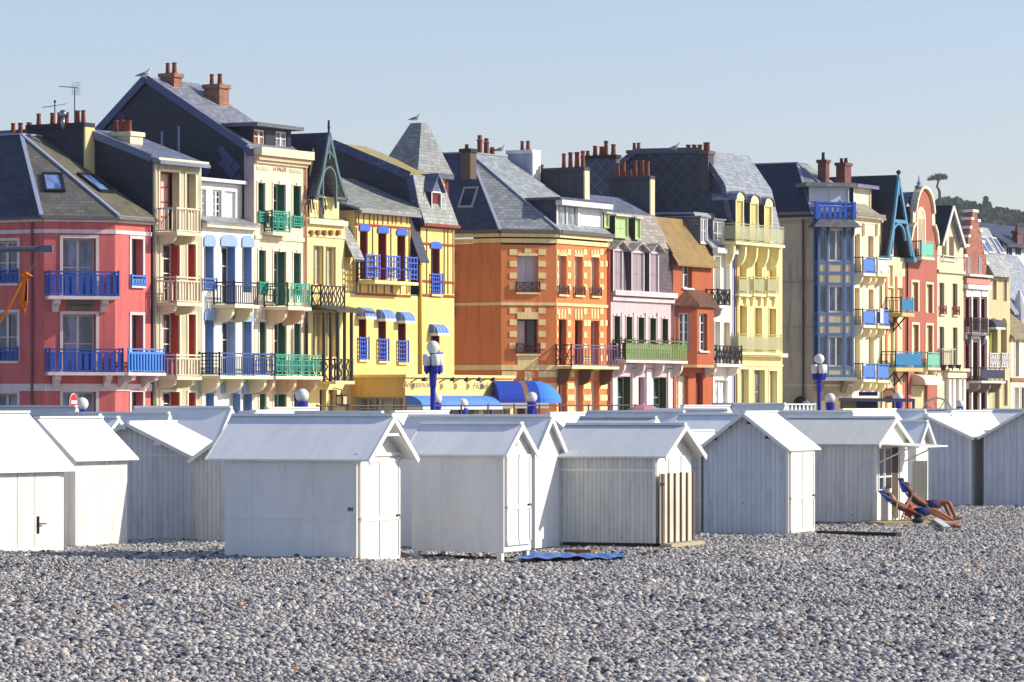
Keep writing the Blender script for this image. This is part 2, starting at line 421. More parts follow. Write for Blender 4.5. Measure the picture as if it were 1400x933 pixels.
        m=MB(); f.box(m,u0,u1,w+out-0.01,w+out+0.012,z1-h-0.13,z1-h); f.box(m,u0-0.004,u0+0.01,w,w+out-0.01,z1-h-0.13,z1-h)
        if parent is None: m.build('valance',mats[1],o)
        else: m.build('valance',mats[1],parent)
        return o
    def balcony(s,pl,pc,pr,yt,yb,st,mat,slabm,f=None,w=None,nb=2,bm=None,pitch=0.13,t=0.14,side=None,th=0.035,brh=0.5,sidemat=None):
        """pl: wall foot of its left end, pc: outer left corner, pr: outer right corner (photo columns); yt/yb: rail top and floor"""
        f=f or s.f; u0=f.u(pl)
        if w is None:
            lo,hi=0.05,3.0
            for _ in range(40):
                w=(lo+hi)/2
                if proj(f.P(u0,w,0)+V((0,0,ZC)))[0]<pc: lo=w
                else: hi=w
        u1=f.u(pr,w); xm=(pc+pr)/2; zt=f.z(xm,yt,w); zb=f.z(xm,yb,w)
        m=MB(); f.box(m,u0-0.05,u1+0.05,0.002,w+0.08,zb-t,zb); o=m.build('balcony',slabm,s.root)
        m=MB(); railing(m,f,u0,u1,w,w,zb,zt,st,pitch,th); 
        if sidemat is None:
            railing(m,f,u0,u0,w,0.02,zb,zt,side or st,pitch,th); railing(m,f,u1,u1,w,0.02,zb,zt,side or st,pitch,th)
        m.build('railing',mat,o)
        if sidemat:
            m=MB(); railing(m,f,u0,u0,w,0.02,zb,zt,side or st,pitch,th); m.build('railing',sidemat,o)  # left return often darker than the front: its shade put into the paint
        for i in range(nb):
            u=u0+0.2+(u1-u0-0.4)*(i/(nb-1) if nb>1 else 0.5); m=MB(); zz=zb-t
            prof=[(0.003,zz-0.002),(w*0.85,zz-0.002),(w*0.85,zz-0.1)]+[(w*0.85*math.cos(a*math.pi/2/5),zz-0.1-brh*math.sin(a*math.pi/2/5)**0.8) for a in range(1,5)]+[(0.003,zz-0.1-brh)]
            m.prism([f.P(u-0.09,a,b) for a,b in prof],f.d*0.18); m.build('bracket',bm or slabm,o)
        return o
    def band(s,pa,pb,y0,y1,proud,mat,f=None,name='cornice',w=0,ext=0.0):
        f=f or s.f; xm=(pa+pb)/2; m=MB()
        f.box(m,f.u(pa,w)-ext,f.u(pb,w)+ext,w-0.02,w+proud,f.z(xm,y1,w),f.z(xm,y0,w)); return m.build(name,mat,s.root)
    def blocks(s,rects,mat,name,proud=0.03,f=None,w=0):
        f=f or s.f; m=MB()
        for r in rects:
            a,b,c,d=s.rect(r,f,w); f.box(m,a,b,w-0.02,w+proud,c,d)
        return m.build(name,mat,s.root)
    # solid flanks: profile in photo pixels on the left boundary plane
    def wz(s,px,py,u=0):
        return s.f.side(u).hit(px,py)
    def body(s,prof,mat,L=None,roofm=None,rooft=0.12,over=0.12,eave=0.25,verge=None,vm=None,skip=(),matr=None,zb=None,u0=0,segm=None):
        """prof: [(w,z)...] from the front top over the ridge to the back; builds flank walls and roof slabs"""
        L=s.L if L is None else L; f=s.f; z0=ZG-0.3 if zb is None else zb
        m=MB(); pts=[(prof[0][0],z0)]+[(a,b-0.02) for a,b in prof]+[(prof[-1][0],z0)]
        m.poly([f.P(u0,a,b) for a,b in pts]); m.build('side_wall',mat,s.root,recalc=False)
        m=MB(); m.poly([f.P(L,a,b) for a,b in pts]); m.poly([f.P(u0,prof[-1][0],z0),f.P(L,prof[-1][0],z0),f.P(L,*prof[-1]),f.P(u0,*prof[-1])])
        m.build('side_wall',matr or mat,s.root,recalc=False)
        if roofm:
            for i,((a,b),(c,d)) in enumerate(zip(prof,prof[1:])):
                if i in skip: continue
                if i==0 and abs(c-a)>0.2 and eave:
                    k=eave/max(0.3,abs(c-a)); a,b=a+eave*(1 if a>c else -1),b-(d-b)*k*0.999
                m=MB(); h=V((0,0,rooft))
                m.prism([f.P(u0-over,a,b),f.P(L+over*0.2,a,b),f.P(L+over*0.2,c,d),f.P(u0-over,c,d)],h)
                m.build('roof',(segm or {}).get(i,roofm),s.root)
        if verge:
            m=MB()
            for (a,b),(c,d) in zip(prof,prof[1:]): m.beam(f.P(u0-over-0.02,a,b+rooft/2),f.P(u0-over-0.02,c,d+rooft/2),0.06,verge)
            m.build('verge_board',vm or LEAD,s.root)
    def stack(s,u,pxb,pxf,yt,yb,tu,mat,pots=(),pm=POT,ph=0.6,pr=0.11,endm=None,cap=True,capm=None,f=None):
        """chimney or fire wall standing on a party line: pxb..pxf are the columns of its flank facing left"""
        sf=s.f.side(u); w0,zt=sf.hit(pxb,yt); w1,_=sf.hit(pxf,yt); zt=sf.hit((pxb+pxf)/2,yt)[1]; zb=sf.hit((pxb+pxf)/2,yb)[1]
        f=s.f; m=MB(); f.box(m,u,u+tu,w0,w1,zb,zt); o=m.build('chimney',mat,s.root)
        if cap:
            m=MB(); f.box(m,u-0.07,u+tu+0.07,w0-0.07,w1+0.07,zt-0.16,zt+0.02); m.build('coping',capm or mat,o)
        if endm:
            m=MB(); f.box(m,u-0.03,u+tu+0.03,w1+0.003,w1+0.08,zb,zt-0.17); m.build('lit_end',endm,o)  # paler slab on the chimney end: sunlight put into its colour
        for i,p in enumerate(pots):
            if isinstance(p,tuple): p,h_=p
            else: h_=ph
            wp=sf.hit(p,yt)[0]; c=f.P(u+tu/2,wp,zt); m=MB(); v=(i*37%5)/5
            r=pr*(0.9+0.25*v)
            m.lathe(c,[(r*1.15,0),(r*1.15,0.06),(r,0.09),(r*0.82,h_*0.85),(r*1.0,h_*0.88),(r*1.0,h_),(r*0.7,h_)],10)
            m.build('chimney_pot',pm,o)
        return o
    def box(s,name,mat,u0,u1,w0,w1,z0,z1,f=None,parent=None):
        m=MB(); (f or s.f).box(m,u0,u1,w0,w1,z0,z1); return m.build(name,mat,parent or s.root)
    def dormer(s,r,wback,W,cheek,roofm,f=None,front=WHITE,kind='flat',w=0.0,over=0.15,rise=0.35,rt=0.08,sur=0.0):
        """box dormer: r = photo rectangle of its front at offset w, running back to wback"""
        f=f or s.f; a,b,c,d=s.rect(r,f,w)
        m=MB()
        for u in (a,b): m.poly([f.P(u,w,c),f.P(u,wback,c),f.P(u,wback,d),f.P(u,w,d)])
        o=m.build('dormer',cheek,s.root,recalc=False)
        wl=W if isinstance(W,list) else [(r,W)]
        m=MB(); holes=[]
        for rr,ww in wl:
            x0,x1,y0,y1=s.rect(rr,f,w); q=0.07 if rr==r else 0
            holes.append((max(x0+q,a+0.03),min(x1-q,b-0.03),max(y0+q,c+0.03),min(y1-q,d-0.03)))
        wallgrid(m,f,a,b,c,d,holes,0.1,w); m.build('dormer_front',front,o,recalc=False)
        for h,(rr,ww) in zip(holes,wl): s.window(h,ww.but(depth=0.1),f,w)
        m=MB()
        if kind=='flat': f.box(m,a-over,b+over,wback,w+over*1.3,d,d+rt)
        elif kind=='gable':
            mid=(a+b)/2
            for e in (a-over,b+over): m.prism([f.P(e,w+over,d-0.05),f.P(mid,w+over,d+rise),f.P(mid,wback,d+rise),f.P(e,wback,d-0.05)],(0,0,rt))
            f.flat(m,[(a,d),(b,d),(mid,d+rise)],w-0.03,w)
        elif kind=='arch':
            pts=arcpoly(a-over,b+over,d-0.04,rise)
            for (x0,y0),(x1,y1) in zip(pts,pts[1:]): m.prism([f.P(x0,w+over,y0),f.P(x1,w+over,y1),f.P(x1,wback,y1),f.P(x0,wback,y0)],(0,0,rt))
        m.build('dormer_roof',roofm,o)
        if kind=='arch':
            m=MB(); f.flat(m,arcpoly(a,b,d,rise-0.03),w-0.03,w+0.03); m.build('dormer_arch',front,o)
        return o
def pipe(h,px,y0,y1,mat,f=None,w=0.08,r=0.05,name='drain_pipe'):
    f=f or h.f; u=f.u(px); m=MB(); z1=f.z(px,y0); z0=f.z(px,y1) if y1 else ZG-0.2
    m.tube([f.P(u,w+0.12,z1+0.12),f.P(u,w,z1-0.1),f.P(u,w,z0)],r,8); return m.build(name,mat,h.root,smooth=True)
def text_on(parent,body,f,u,w,z,size,mat,name='lettering',sx=1.0,shear=0.0):
    cu=bpy.data.curves.new(name,'FONT'); cu.body=body; cu.size=size; cu.align_x='CENTER'; cu.align_y='CENTER'; cu.extrude=0.008; cu.shear=shear
    o=bpy.data.objects.new(name,cu); COL.objects.link(o)
    me=bpy.data.meshes.new_from_object(o); bpy.data.objects.remove(o)
    org=V((0,0,0)); p=parent
    while p is not None: org+=p.location; p=p.parent
    for v in me.vertices:
        q=f.P(u+v.co.x*sx,w+v.co.z,z+v.co.y); v.co=q-org
    o=bpy.data.objects.new(name,me); COL.objects.link(o); o.parent=parent; me.materials.clear(); me.materials.append(mat); return o
# ------------------------------------------------------------------ corner building helper
class Corner(House):
    def __init__(s,name,label,cat,pA,pB,pC,LL=8.0,group='houses in the seafront row'):
        fR=ROW.shift(ROW.u(pB)); s.f=fR; s.L=fR.u(pC)-0.02
        t=Face(fR.o.xy,MD.xy); s.LM=-t.u(pA); s.fM=t.shift(-s.LM)
        A=s.fM.o; s.LL=LL; s.fL=Face((A-ROW.n*LL).xy,RN)
        s.root=empty(name,V((A.x,A.y,ZG)),label,cat,group)
        s.pL=proj(s.fL.P(0,0,ZC+0.01))[0]; s.pA=pA; s.pB=pB; s.pC=pC
    def shell(s,mat,yA,yB,yC,D=8):
        m=MB(); f=s.f; z0=ZG-0.3; zt=f.z(s.pC,yC)
        m.poly([f.P(s.L,0,z0),f.P(s.L,-D,z0),f.P(s.L,-D,zt),f.P(s.L,0,zt)]); m.build('side_wall',mat,s.root,recalc=False)
    def hip(s,mats,zA,t1,t2,w,over=0.35,LLo=0.0,flash=LEAD,t=0.1):
        """mats (left, middle, right slopes); t1,t2 photo points of the ridge above the corner and at the party wall, both at offset w"""
        f=s.f; A=s.fM.P(0,0,0)
        def off(p,*fs):
            p=V(p)
            # push outwards so that it lies `over` outside each plane
            if len(fs)==1: return p+fs[0].n*over
            n1,n2=fs[0].n,fs[1].n; k=over/(1+n1.dot(n2)); return p+(n1+n2)*k
        Z=V((0,0,zA)); A_=off(A,s.fL,s.fM)+Z; B_=off(f.P(0,0,0),s.fM,f)+Z; C_=f.P(s.L,over,0)+Z
        L_=s.fL.P(0,over,0)+Z
        u1,z1=f.hit(*t1,w); u2,z2=f.hit(*t2,w); T1=f.P(u1,w,z1); T2=f.P(max(u2,u1+0.2),w,z1)
        T0=T1-ROW.n*(s.LL+w-0.5); 
        for pts,m_ in (([L_,A_,T1,T0],mats[0]),([A_,B_,T1],mats[1]),([B_,C_,T2,T1],mats[2])):
            m=MB(); m.prism(pts,(0,0,-t)); m.build('roof',m_,s.root)
        m=MB()
        for a,b in ((A_,T1),(B_,T1),(T1,T2),(T1,T0)): m.beam(a+V((0,0,0.02)),b+V((0,0,0.02)),0.16,0.07)
        m.build('ridge_flashing',flash,s.root)
        s.T1,s.T2,s.A_,s.B_,s.C_=T1,T2,A_,B_,C_
        # party-wall gable above the eaves on the right
        m=MB(); m.poly([f.P(s.L,0,zA-0.2),T2+(f.P(s.L,0,0)-f.P(f.hit(*t2,w)[0],0,0))*0,f.P(s.L,-2*abs(w),zA-0.2)])
        return T1
    def ring(s,y0,y1,px,proud,mat,name='cornice'):
        f=s.f; z1=f.z(px,y0); z0=f.z(px,y1)
        m=MB(); f.box(m,-0.0,s.L,-0.02,proud,z0,z1); m.build(name,mat,s.root)
        m=MB(); s.fM.box(m,-proud*0.2,s.LM+proud*0.3,-0.02,proud-0.003,z0+0.002,z1-0.002); m.build(name,mat,s.root)
        m=MB(); s.fL.box(m,0,s.LL,-0.02,proud-0.006,z0+0.004,z1-0.004); m.build(name,mat,s.root)
# ================================================================== 1 pink corner house
PINK=plaster((204,108,106),var=0.15,stain=(160,70,72)); BLUE=paint((36,80,176)); BLUE_LIT=paint((70,140,225)); TRIM=plaster((222,205,205),var=0.12)  # the lighter blue is the same paint with sunlight put into the colour
h=Corner('corner_house','pink rendered corner house with cobalt blue wooden balconies and hipped slate roof','house',60,157,207)
Wp=Wn(frame=WHITE,nx=2,nz=2,sur=TRIM,sw=0.12,gl=glass((74,92,120)),depth=0.5)
fL,fM,fR=h.fL,h.fM,h.f
zE=fM.z(110,303)
yw=lambda y:y
Wb=Wp.but(rail=('boards',BLUE,0.55,0.2),gl=glass((40,56,90)),sill=TRIM,nz=2)
h.front(PINK,h.pL+1,59.9,303,[((-22,330,24,388),Wb),((-22,428,24,494),Wb),((-22,538,24,590),Wp),((-120,330,-80,388),Wb),((-120,428,-80,494),Wb)],f=fL)
h.front(PINK,60.1,156.9,303,[((86,326,131,405),Wp),((86,430,131,510),Wp),((86,536,131,600),Wp)],f=fM)
h.front(PINK,157.1,206,304,[((179,327,195,391),Wp.but(rail=('boards',BLUE_LIT,0.42,0.2),sill=TRIM)),((179,431,195,510),Wp),((179,536,195,600),Wp)],f=fR)
h.shell(PINK,303,303,304)
h.ring(297,303,180,0.3,paint((170,168,182)),'gutter'); h.ring(303.3,306,180,0.16,TRIM); h.ring(316,321.5,180,0.04,TRIM,'string_course'); h.ring(525,535,180,0.05,TRIM,'string_course')
S1=slate((58,64,84),lich=(120,120,120),amt=0.2); S2=slate((98,99,100),lich=(128,114,72),amt=0.35); S3=slate((100,101,96),lich=(128,120,80),amt=0.5)  # one roof, three slates: shade darkens the left slope's colour, sun lightens the rest
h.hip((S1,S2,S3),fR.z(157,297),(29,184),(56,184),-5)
m=MB(); m.tube([fL.P(fL.u(45),0.07,zE),fL.P(fL.u(45),0.07,ZG)],0.05); m.build('drain_pipe',paint((120,70,80)),h.root)
bal=h.balcony(60,None,161,371,405,'boards',BLUE,plaster((205,190,190)),f=fM,w=0.85,nb=2,pitch=0.42,side='boards',brh=0.35,sidemat=BLUE_LIT) if False else None
def mbal(yt,yb,pa,pb):
    w=0.85; u0=fM.u(pa,w); u1=fM.u(pb,w); zt=fM.z(110,yt,w); zb=fM.z(110,yb,w); m=MB()
    fM.box(m,u0-0.06,u1+0.06,0.003,w+0.08,zb-0.13,zb); o=m.build('balcony',TRIM,h.root)
    m=MB(); railing(m,fM,u0,u1,w,w,zb,zt,'boards',0.27,0.05); railing(m,fM,u0,u0,w,0.02,zb,zt,'boards',0.3,0.05); railing(m,fM,u1,u1,w,0.02,zb,zt,'boards',0.3,0.05); m.build('railing',BLUE,o)
    for q in (0.12,0.82):
        u=u0+(u1-u0)*q; m=MB(); m.prism([fM.P(u-0.13,a,b) for a,b in ((0.003,zb-0.132),(0.75,zb-0.132),(0.7,zb-0.3),(0.35,zb-0.4),(0.12,zb-0.62),(0.003,zb-0.64))],fM.d*0.26); m.build('bracket',TRIM,o)
    return o
mbal(371,405,68,162); mbal(477,509,68,168)
# lower balcony wraps on to the sunny side, sunlight put into its lighter blue
u0=-0.35;w=0.85;zt=fR.z(195,477,w);zb=fR.z(195,509.5,w);m=MB();u1=fR.u(224,w)
fR.box(m,u0,u1+0.05,0.003,w+0.08,zb-0.128,zb-0.002);o=m.build('balcony',TRIM,h.root)
m=MB();railing(m,fR,u0+0.1,u1,w,w,zb,zt,'bars2',0.2,0.09);railing(m,fR,u1,u1,w,0.02,zb,zt,'bars2',0.2,0.06);m.build('railing',BLUE_LIT,o)
for u in (0.3,1.9):
    m=MB();m.prism([fR.P(u-0.13,a,b) for a,b in ((0.003,zb-0.14),(0.75,zb-0.14),(0.7,zb-0.3),(0.35,zb-0.4),(0.12,zb-0.62),(0.003,zb-0.64))],fR.d*0.26);m.build('bracket',TRIM,o)
# name plaque under the upper balcony
m=MB(); a,b=fM.u(92),fM.u(127); zc=fM.z(110,417.5); fM.box(m,a,b,0.0,0.05,zc-0.2,zc+0.2); pq=m.build('name_plaque',plaster((120,114,110)),h.root)
text_on(pq,'LES CAPUCINES',fM,(a+b)/2,0.05,zc,0.13,paint((20,20,24)))
def skylight(h,T,U,Wv,px,py,wd,hd,fr,name='skylight',gl=None):
    """rooflight on plane through points T,U,Wv, centre under the photo point"""
    n=(U-T).cross(Wv-T).normalized(); n=n if n.z>0 else -n
    k=V((kx(px),1,(HY-py)/F)); c=V((0,0,ZC)); tt=(T-c).dot(n)/k.dot(n); P=c+k*tt
    a=V((-n.y,n.x,0)).normalized(); b=n.cross(a)
    m=MB(); Q=lambda x,y,d: P+a*x+b*y+n*d
    for x0,x1,y0,y1 in ((-wd,wd,-hd,-hd+0.09),(-wd,wd,hd-0.09,hd),(-wd,-wd+0.09,-hd+0.09,hd-0.09),(wd-0.09,wd,-hd+0.09,hd-0.09)):
        m.prism([Q(x0,y0,0),Q(x1,y0,0),Q(x1,y1,0),Q(x0,y1,0)],n*0.12)
    o=m.build(name,fr,h.root); m=MB(); m.prism([Q(-wd+0.09,-hd+0.09,0.02),Q(wd-0.09,-hd+0.09,0.02),Q(wd-0.09,hd-0.09,0.02),Q(-wd+0.09,hd-0.09,0.02)],n*0.05); m.build('pane',gl or glass((70,90,130)),o)
DARKF=paint((30,34,40))
skylight(h,h.A_,h.B_,h.T1,73,251,0.42,0.6,DARKF); skylight(h,h.B_,h.C_,h.T1,130,252,0.5,0.7,DARKF)
m=MB(); fM.box(m,fM.u(60.5),fM.u(156.5),-0.01,0.0,zE-0.01,zE); 
STK=plaster((62,66,80),var=0.4,stain=(40,42,50)); STK_LIT=plaster((222,208,150),var=0.2)  # stack flank darkened for shade, end paled for sun, both in the colour
h.stack(h.L-0.5,38,115,170,300,0.6,STK,[(47,0.5),66,76,85,(100,0.55),(108,0.55)],POT,0.5,endm=STK_LIT,capm=plaster((60,58,64)))
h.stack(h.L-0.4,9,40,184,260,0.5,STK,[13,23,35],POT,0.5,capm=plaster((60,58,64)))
# ================================================================== 2 olive house
OLV=plaster((196,190,164),var=0.18,stain=(140,134,110)); REDF=paint((196,58,54)); GREYC=plaster((196,188,160),var=0.15)
h=House('terraced_house','narrow olive grey house with red framed windows and cream slatted balconies','house',209,275.5); f=h.f
zt=f.z(240,222)
Wr=Wn(frame=paint((235,225,215)),nx=2,nz=4,sur=CREAMP,sw=0.09,leaf=REDF,depth=0.42,gl=glass((60,44,48)))
wins=[((218,235,244.5,316),Wr.but(frame=REDF,leaf=None,gl=paint((220,205,195)),depth=0.5)),((254,238,267,291),Wr.but(leaf=None,shut=None,frame=CREAMP,gl=paint((190,180,170)),depth=0.4)),
((220,333,245,414),Wr),((256,334,267,389),Wr.but(frame=REDF)),((220,428,245,513),Wr),((257,430,267,490),Wr.but(frame=REDF)),((220,536,245,600),Wr),((257,537,267,575),Wr.but(frame=REDF))]
h.front(OLV,209,275.5,222,wins)
h.body([(0,zt),h.wz(170,203),h.wz(112,180),(-9,h.wz(112,182)[1])],SIDE_SL,roofm=slate((120,128,150),rough=0.35),rooft=0.14,over=0.1,eave=0.45,verge=0.3,vm=paint((104,114,146)))
h.band(209,275.5,219,223,0.35,CREAMP,name='cornice',ext=0.05)
pipe(h,210.5,222,None,paint((205,198,180)))
CRW=paint((226,214,188))
for (yt,yb) in ((285,318),(379,414),(485,515)):
    h.balcony(212,241,273,yt,yb,'bars2' if yt>300 else 'bars',CRW,CREAMP,nb=2,pitch=0.2,th=0.06,brh=0.25)
m=MB(); b0=f.u(216); f.box(m,f.u(212),f.u(212)+0.03,0.05,0.9,f.z(240,512,.9),f.z(240,482,.9)); m.build('balcony_screen',canvas((190,50,130),(80,60,150)),h.root)
h.stack(0.9,152,178,181,215,0.9,plaster((226,214,180)),[150,158,(164,0.5),(168,0.5)],POT,0.55)
# ================================================================== 3 white and blue house
WH=plaster((238,236,226),var=0.1,stain=(190,190,180)); SKB=paint((150,182,226)); MB_=paint((88,126,196)); DBL=paint((36,44,84))
h=House('terraced_house','white house with sky blue shutters and scalloped window heads under a low dormer storey','house',276,348); f=h.f
zt=f.z(312,306); Wt=Wn(frame=WHITE,nx=2,nz=3,depth=0.4,leaf=MB_,leafd=0.34)
hd=(SKB,0.5,0.06)
wins=[((279,337,292.5,397),Wt.but(head=hd,rail=('bars2',MB_,0.5,0.12))),((302,337,322,417),Wt.but(head=hd)),((331,338,344.5,400),Wt.but(head=hd)),
((280,438,292.5,512),Wt.but(head=hd,shut=paint((215,215,210)))),((303,440,322.5,514),Wt.but(leaf=SKB)),((331,440,344.5,512),Wt.but(head=hd,shut=paint((215,215,210)))),
((281,538,293,600),Wt.but(head=hd)),((303,538,324,600),Wt.but(head=hd,shut=paint((230,228,220)),depth=0.2)),((332,539,345,600),Wt.but(head=hd))]
h.front(WH,276,348,306,wins)
w=-0.6; wD=Wn(frame=WHITE,nx=2,nz=4,depth=0.12)
h.front(paint((232,232,226)),258.5,331,250,[((261,259,268,296),wD),((273,259,282,297),wD),((291,260,303,298),wD),((307,262,322,299),wD.but(shut=paint((235,235,230))))],ya=304,w=w,depth=0.14)
h.front(paint((232,232,226)),276.6,347,250,[],ya=304,w=w-0.14,depth=0.02,name='back_panel') if False else None
zu=f.z(300,250,w)
h.body([(0,zt),(w,f.z(300,300,w)),(w,zu),(-7,zu+0.6)],SIDE_SL,roofm=slate((150,152,158),rough=0.4),over=0.05,eave=0.3,skip=(1,))
h.band(276,348,306,313,0.28,CREAMP)
m=MB(); f.box(m,f.u(258,w)-0.1,f.u(331,w)+0.1,w-0.3,w+0.3,zu,zu+0.14); m.build('eaves_board',WHITE,h.root)
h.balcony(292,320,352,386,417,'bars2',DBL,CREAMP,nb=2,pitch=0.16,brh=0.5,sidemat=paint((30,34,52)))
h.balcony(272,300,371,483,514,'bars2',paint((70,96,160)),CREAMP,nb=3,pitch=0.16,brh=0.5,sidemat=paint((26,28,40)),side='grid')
m=MB(); f.box(m,f.u(303),f.u(323),0.05,0.09,f.z(312,437.5),f.z(312,429)); sg=m.build('name_board',paint((196,198,184)),h.root)
text_on(sg,'LA MER',f,f.u(313),0.092,f.z(312,433.3),0.24,paint((70,80,70)),sx=1.0)
# ================================================================== 4 tall house with the name in its frieze
CRM=plaster((245,222,192),var=0.1,stain=(200,172,140)); GRN=paint((16,92,84)); GR2=paint((60,165,145)); GRP=plaster((196,200,170))
h=House('terraced_house','tall cream house with dark green shutters, green fretwork balconies and brick chimneys','house',348,418); f=h.f
Wg=Wn(frame=paint((220,220,205)),nx=2,nz=3,leaf=GRN,leafd=0.3,depth=0.4,sur=plaster((240,236,214)),sw=0.07,key=True,gl=glass((24,60,58)))
wins=[((352,250,362,306),Wg.but(frame=GRN)),((373,252,390,317),Wg),((400,254,411,312),Wg.but(frame=GRN)),
((353,342,363,402),Wg),((373.5,344,390.5,418),Wg),((400.5,346,411,405),Wg),
((354,440,363.5,512),Wg),((374,441,391,516),Wg),((401,442,411,512),Wg),((354,537,363.5,600),Wg),((374,538,391,600),Wg),((401,539,411.5,600),Wg)]
h.front(CRM,348,418,212,wins); zt=f.z(383,214)
h.body([(0,zt),(-0.35,zt),(-0.36,h.wz(337,203)[1]),h.wz(200,109),(-9.6,zt)],SIDE_SL,roofm=slate((132,136,148)),over=0.08,eave=0,skip=(0,),verge=0.32,vm=paint((84,94,134)),matr=SIDE_SL)
# pale flank pilaster and patches of newer diamond slates
sf=f.side(0); m=MB(); sf.box(m,-0.5,0.0,0.0,0.05,ZG,f.z(348,207)); m.build('corner_pilaster',plaster((196,180,184)),h.root)
m=MB(); DS=slate((112,122,158),diamond=True,tw=0.34,th=0.34)
for (x,y,a,b) in ((318,214,3,1),(330,226,2,3),(303,232,1,2)): 
    pass
for cx,cy in ((303,206),(309,213),(315,220),(305,224),(311,231),(317,238),(323,228),(326,245),(283,235),(167,160),(160,168),(153,176),(160,155),(168,172)):
    m=MB(); u,z=sf.hit(cx,cy); q=0.24; sf.flat(m,[(u-q,z),(u,z-q),(u+q,z),(u,z+q)],0.004,0.03); m.build('slate_patch',plaster((84,92,128),var=0.5),h.root)
for px in (245,222): 
    u,z=sf.hit(px,215); m=MB(); sf.box(m,u-0.05,u+0.05,0.004,0.04,z-2,z+1.6+(px-222)*0.01-0.5); m.build('flashing_strip',LEAD,h.root)
h.band(348,418,205,216,0.42,CREAMP,ext=0.06); h.band(348,418,216.5,222,0.26,plaster((235,205,165)),ext=0.02); h.band(348,418,222.3,226,0.12,CREAMP)
h.blocks([(350,228,367,232.5),(396,232,411,236.5)],GRP,'frieze_panel')
t=text_on(h.root,'LA VAGUE',f,f.u(382),0.01,f.z(382,232),0.27,plaster((150,110,80)),name='lettering',sx=0.85)
h.band(348,418,324,329,0.06,CREAMP,name='string_course')
FR=CREAMP
h.dormer((346,176,398,209),-4.2,[((347.5,177.5,363,206),Wn(frame=WHITE,nx=2,nz=3,gl=plaster((170,105,50)))),((377,180,393,210),Wn(frame=WHITE,nx=2,nz=3,gl=glass((90,96,110))))],SIDE_SL,slate((110,114,128)),w=-0.6,front=SIDE_SL,over=0.35,rt=0.16)
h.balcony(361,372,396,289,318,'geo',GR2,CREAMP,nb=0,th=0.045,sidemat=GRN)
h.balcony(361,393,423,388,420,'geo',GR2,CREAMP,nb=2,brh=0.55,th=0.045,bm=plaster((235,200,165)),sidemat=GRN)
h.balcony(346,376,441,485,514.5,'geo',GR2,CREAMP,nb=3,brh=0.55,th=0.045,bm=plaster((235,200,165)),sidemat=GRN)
for r in ((352,290,363,305),(399.5,296,411,311),(353,386,363.5,402)):
    a,b,c,d=h.rect(r); m=MB(); railing(m,f,a,b,0.1,0.1,c,d,'grid',0.16); m.build('window_rail',GR2,h.root)
BRK=brick((140,78,60))
h.stack(1.2,219,238,101,200,0.6,BRK,[(224,0.5),(233,0.5)],POT,0.55,capm=BRK); h.stack(2.9,279,300,116,200,0.75,BRK,[(283,0.5),(294,0.5)],POT,0.55,capm=BRK)
pipe(h,416.5,226,None,plaster((214,150,110)))
# ================================================================== 5 narrow house with pointed truss
PY=plaster((250,228,160),var=0.1,stain=(205,180,110)); TEAL=paint((84,112,120)); BLK=paint((38,36,42)); DG=paint((60,62,64))
h=House('terraced_house','slender pale yellow house with a steep pointed gable truss and black balconies','house',418.5,471); f=h.f
Wk=Wn(frame=paint((225,215,180)),shut=plaster((196,186,160)),depth=0.2,sur=plaster((150,138,110)),sw=0.04)
h.front(PY,418.5,471,300,[((429.5,337,441,390),Wk),((446,338.5,457.5,391),Wk),((429,430,441,488),Wk.but(shut=plaster((205,190,140)))),((447,430,459,488),Wk.but(shut=plaster((205,190,140)))),((437,533,446,600),Wn(frame=DG,gl=DKB,nz=4)),((449,533,461,600),Wn(shut=plaster((170,150,120))))])
zc=f.z(444,300); h.body([(0,zc),(-7,zc)],PY,roofm=ZINC,rooft=0.05,over=0.0,eave=0)
wt=0.55; ua,za=f.hit(449.5,184,wt); zb=f.z(452,274,wt); ul=f.u(431.5,wt); ur=f.u(474,wt)
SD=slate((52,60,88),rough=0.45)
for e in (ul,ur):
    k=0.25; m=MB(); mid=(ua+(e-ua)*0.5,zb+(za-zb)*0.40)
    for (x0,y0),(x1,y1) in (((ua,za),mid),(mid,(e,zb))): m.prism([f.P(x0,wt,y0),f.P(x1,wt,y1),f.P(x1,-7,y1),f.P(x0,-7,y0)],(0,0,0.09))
    m.build('roof',SD if e==ul else slate((140,142,146)),h.root)  # one gable roof: left slope's shade and right slope's sun put into the slate
m=MB()
for e in (ul,ur):
    mid=(ua+(e-ua)*0.5,zb+(za-zb)*0.40)
    for (x0,y0),(x1,y1) in (((ua,za+0.05),mid),(mid,(e,zb))): m.beam(f.P(x0,wt+0.02,y0),f.P(x1,wt+0.02,y1),0.1,0.16)
m.beam(f.P(ua,wt+.02,za),f.P(ua,wt+.02,za-1.1),0.08); m.beam(f.P(ua-0.35,wt+.02,za-1.0),f.P(ua,wt+.02,za-0.7),0.07); m.beam(f.P(ua+0.35,wt+.02,za-1.0),f.P(ua,wt+.02,za-0.7),0.07)
ap=[f.P(ua+0.55*math.cos(math.pi*i/8),wt+.02,zb+0.75+0.7*math.sin(math.pi*i/8)) for i in range(9)]
for a,b in zip(ap,ap[1:]): m.beam(a,b,0.09)
for e in (-0.55,0.55): m.beam(f.P(ua+e,wt+.02,zb+0.75),f.P(ua+e,wt+.02,zb-0.35),0.1)
m.beam(f.P(ul,wt+.02,zb+0.12),f.P(ua-0.55,wt+.02,zb+0.12),0.1); m.beam(f.P(ur,wt+.02,zb+0.12),f.P(ua+0.55,wt+.02,zb+0.12),0.1)
m.build('gable_truss',TEAL,h.root)
m=MB(); m.beam(f.P(ua,wt,za),f.P(ua,wt,za+0.62),0.07); m.lathe(f.P(ua,wt,za+0.3),[(0.02,-.06),(0.08,0),(0.02,.06)],8); m.build('finial',BLK,h.root)
m=MB()   # black fretwork at the eaves
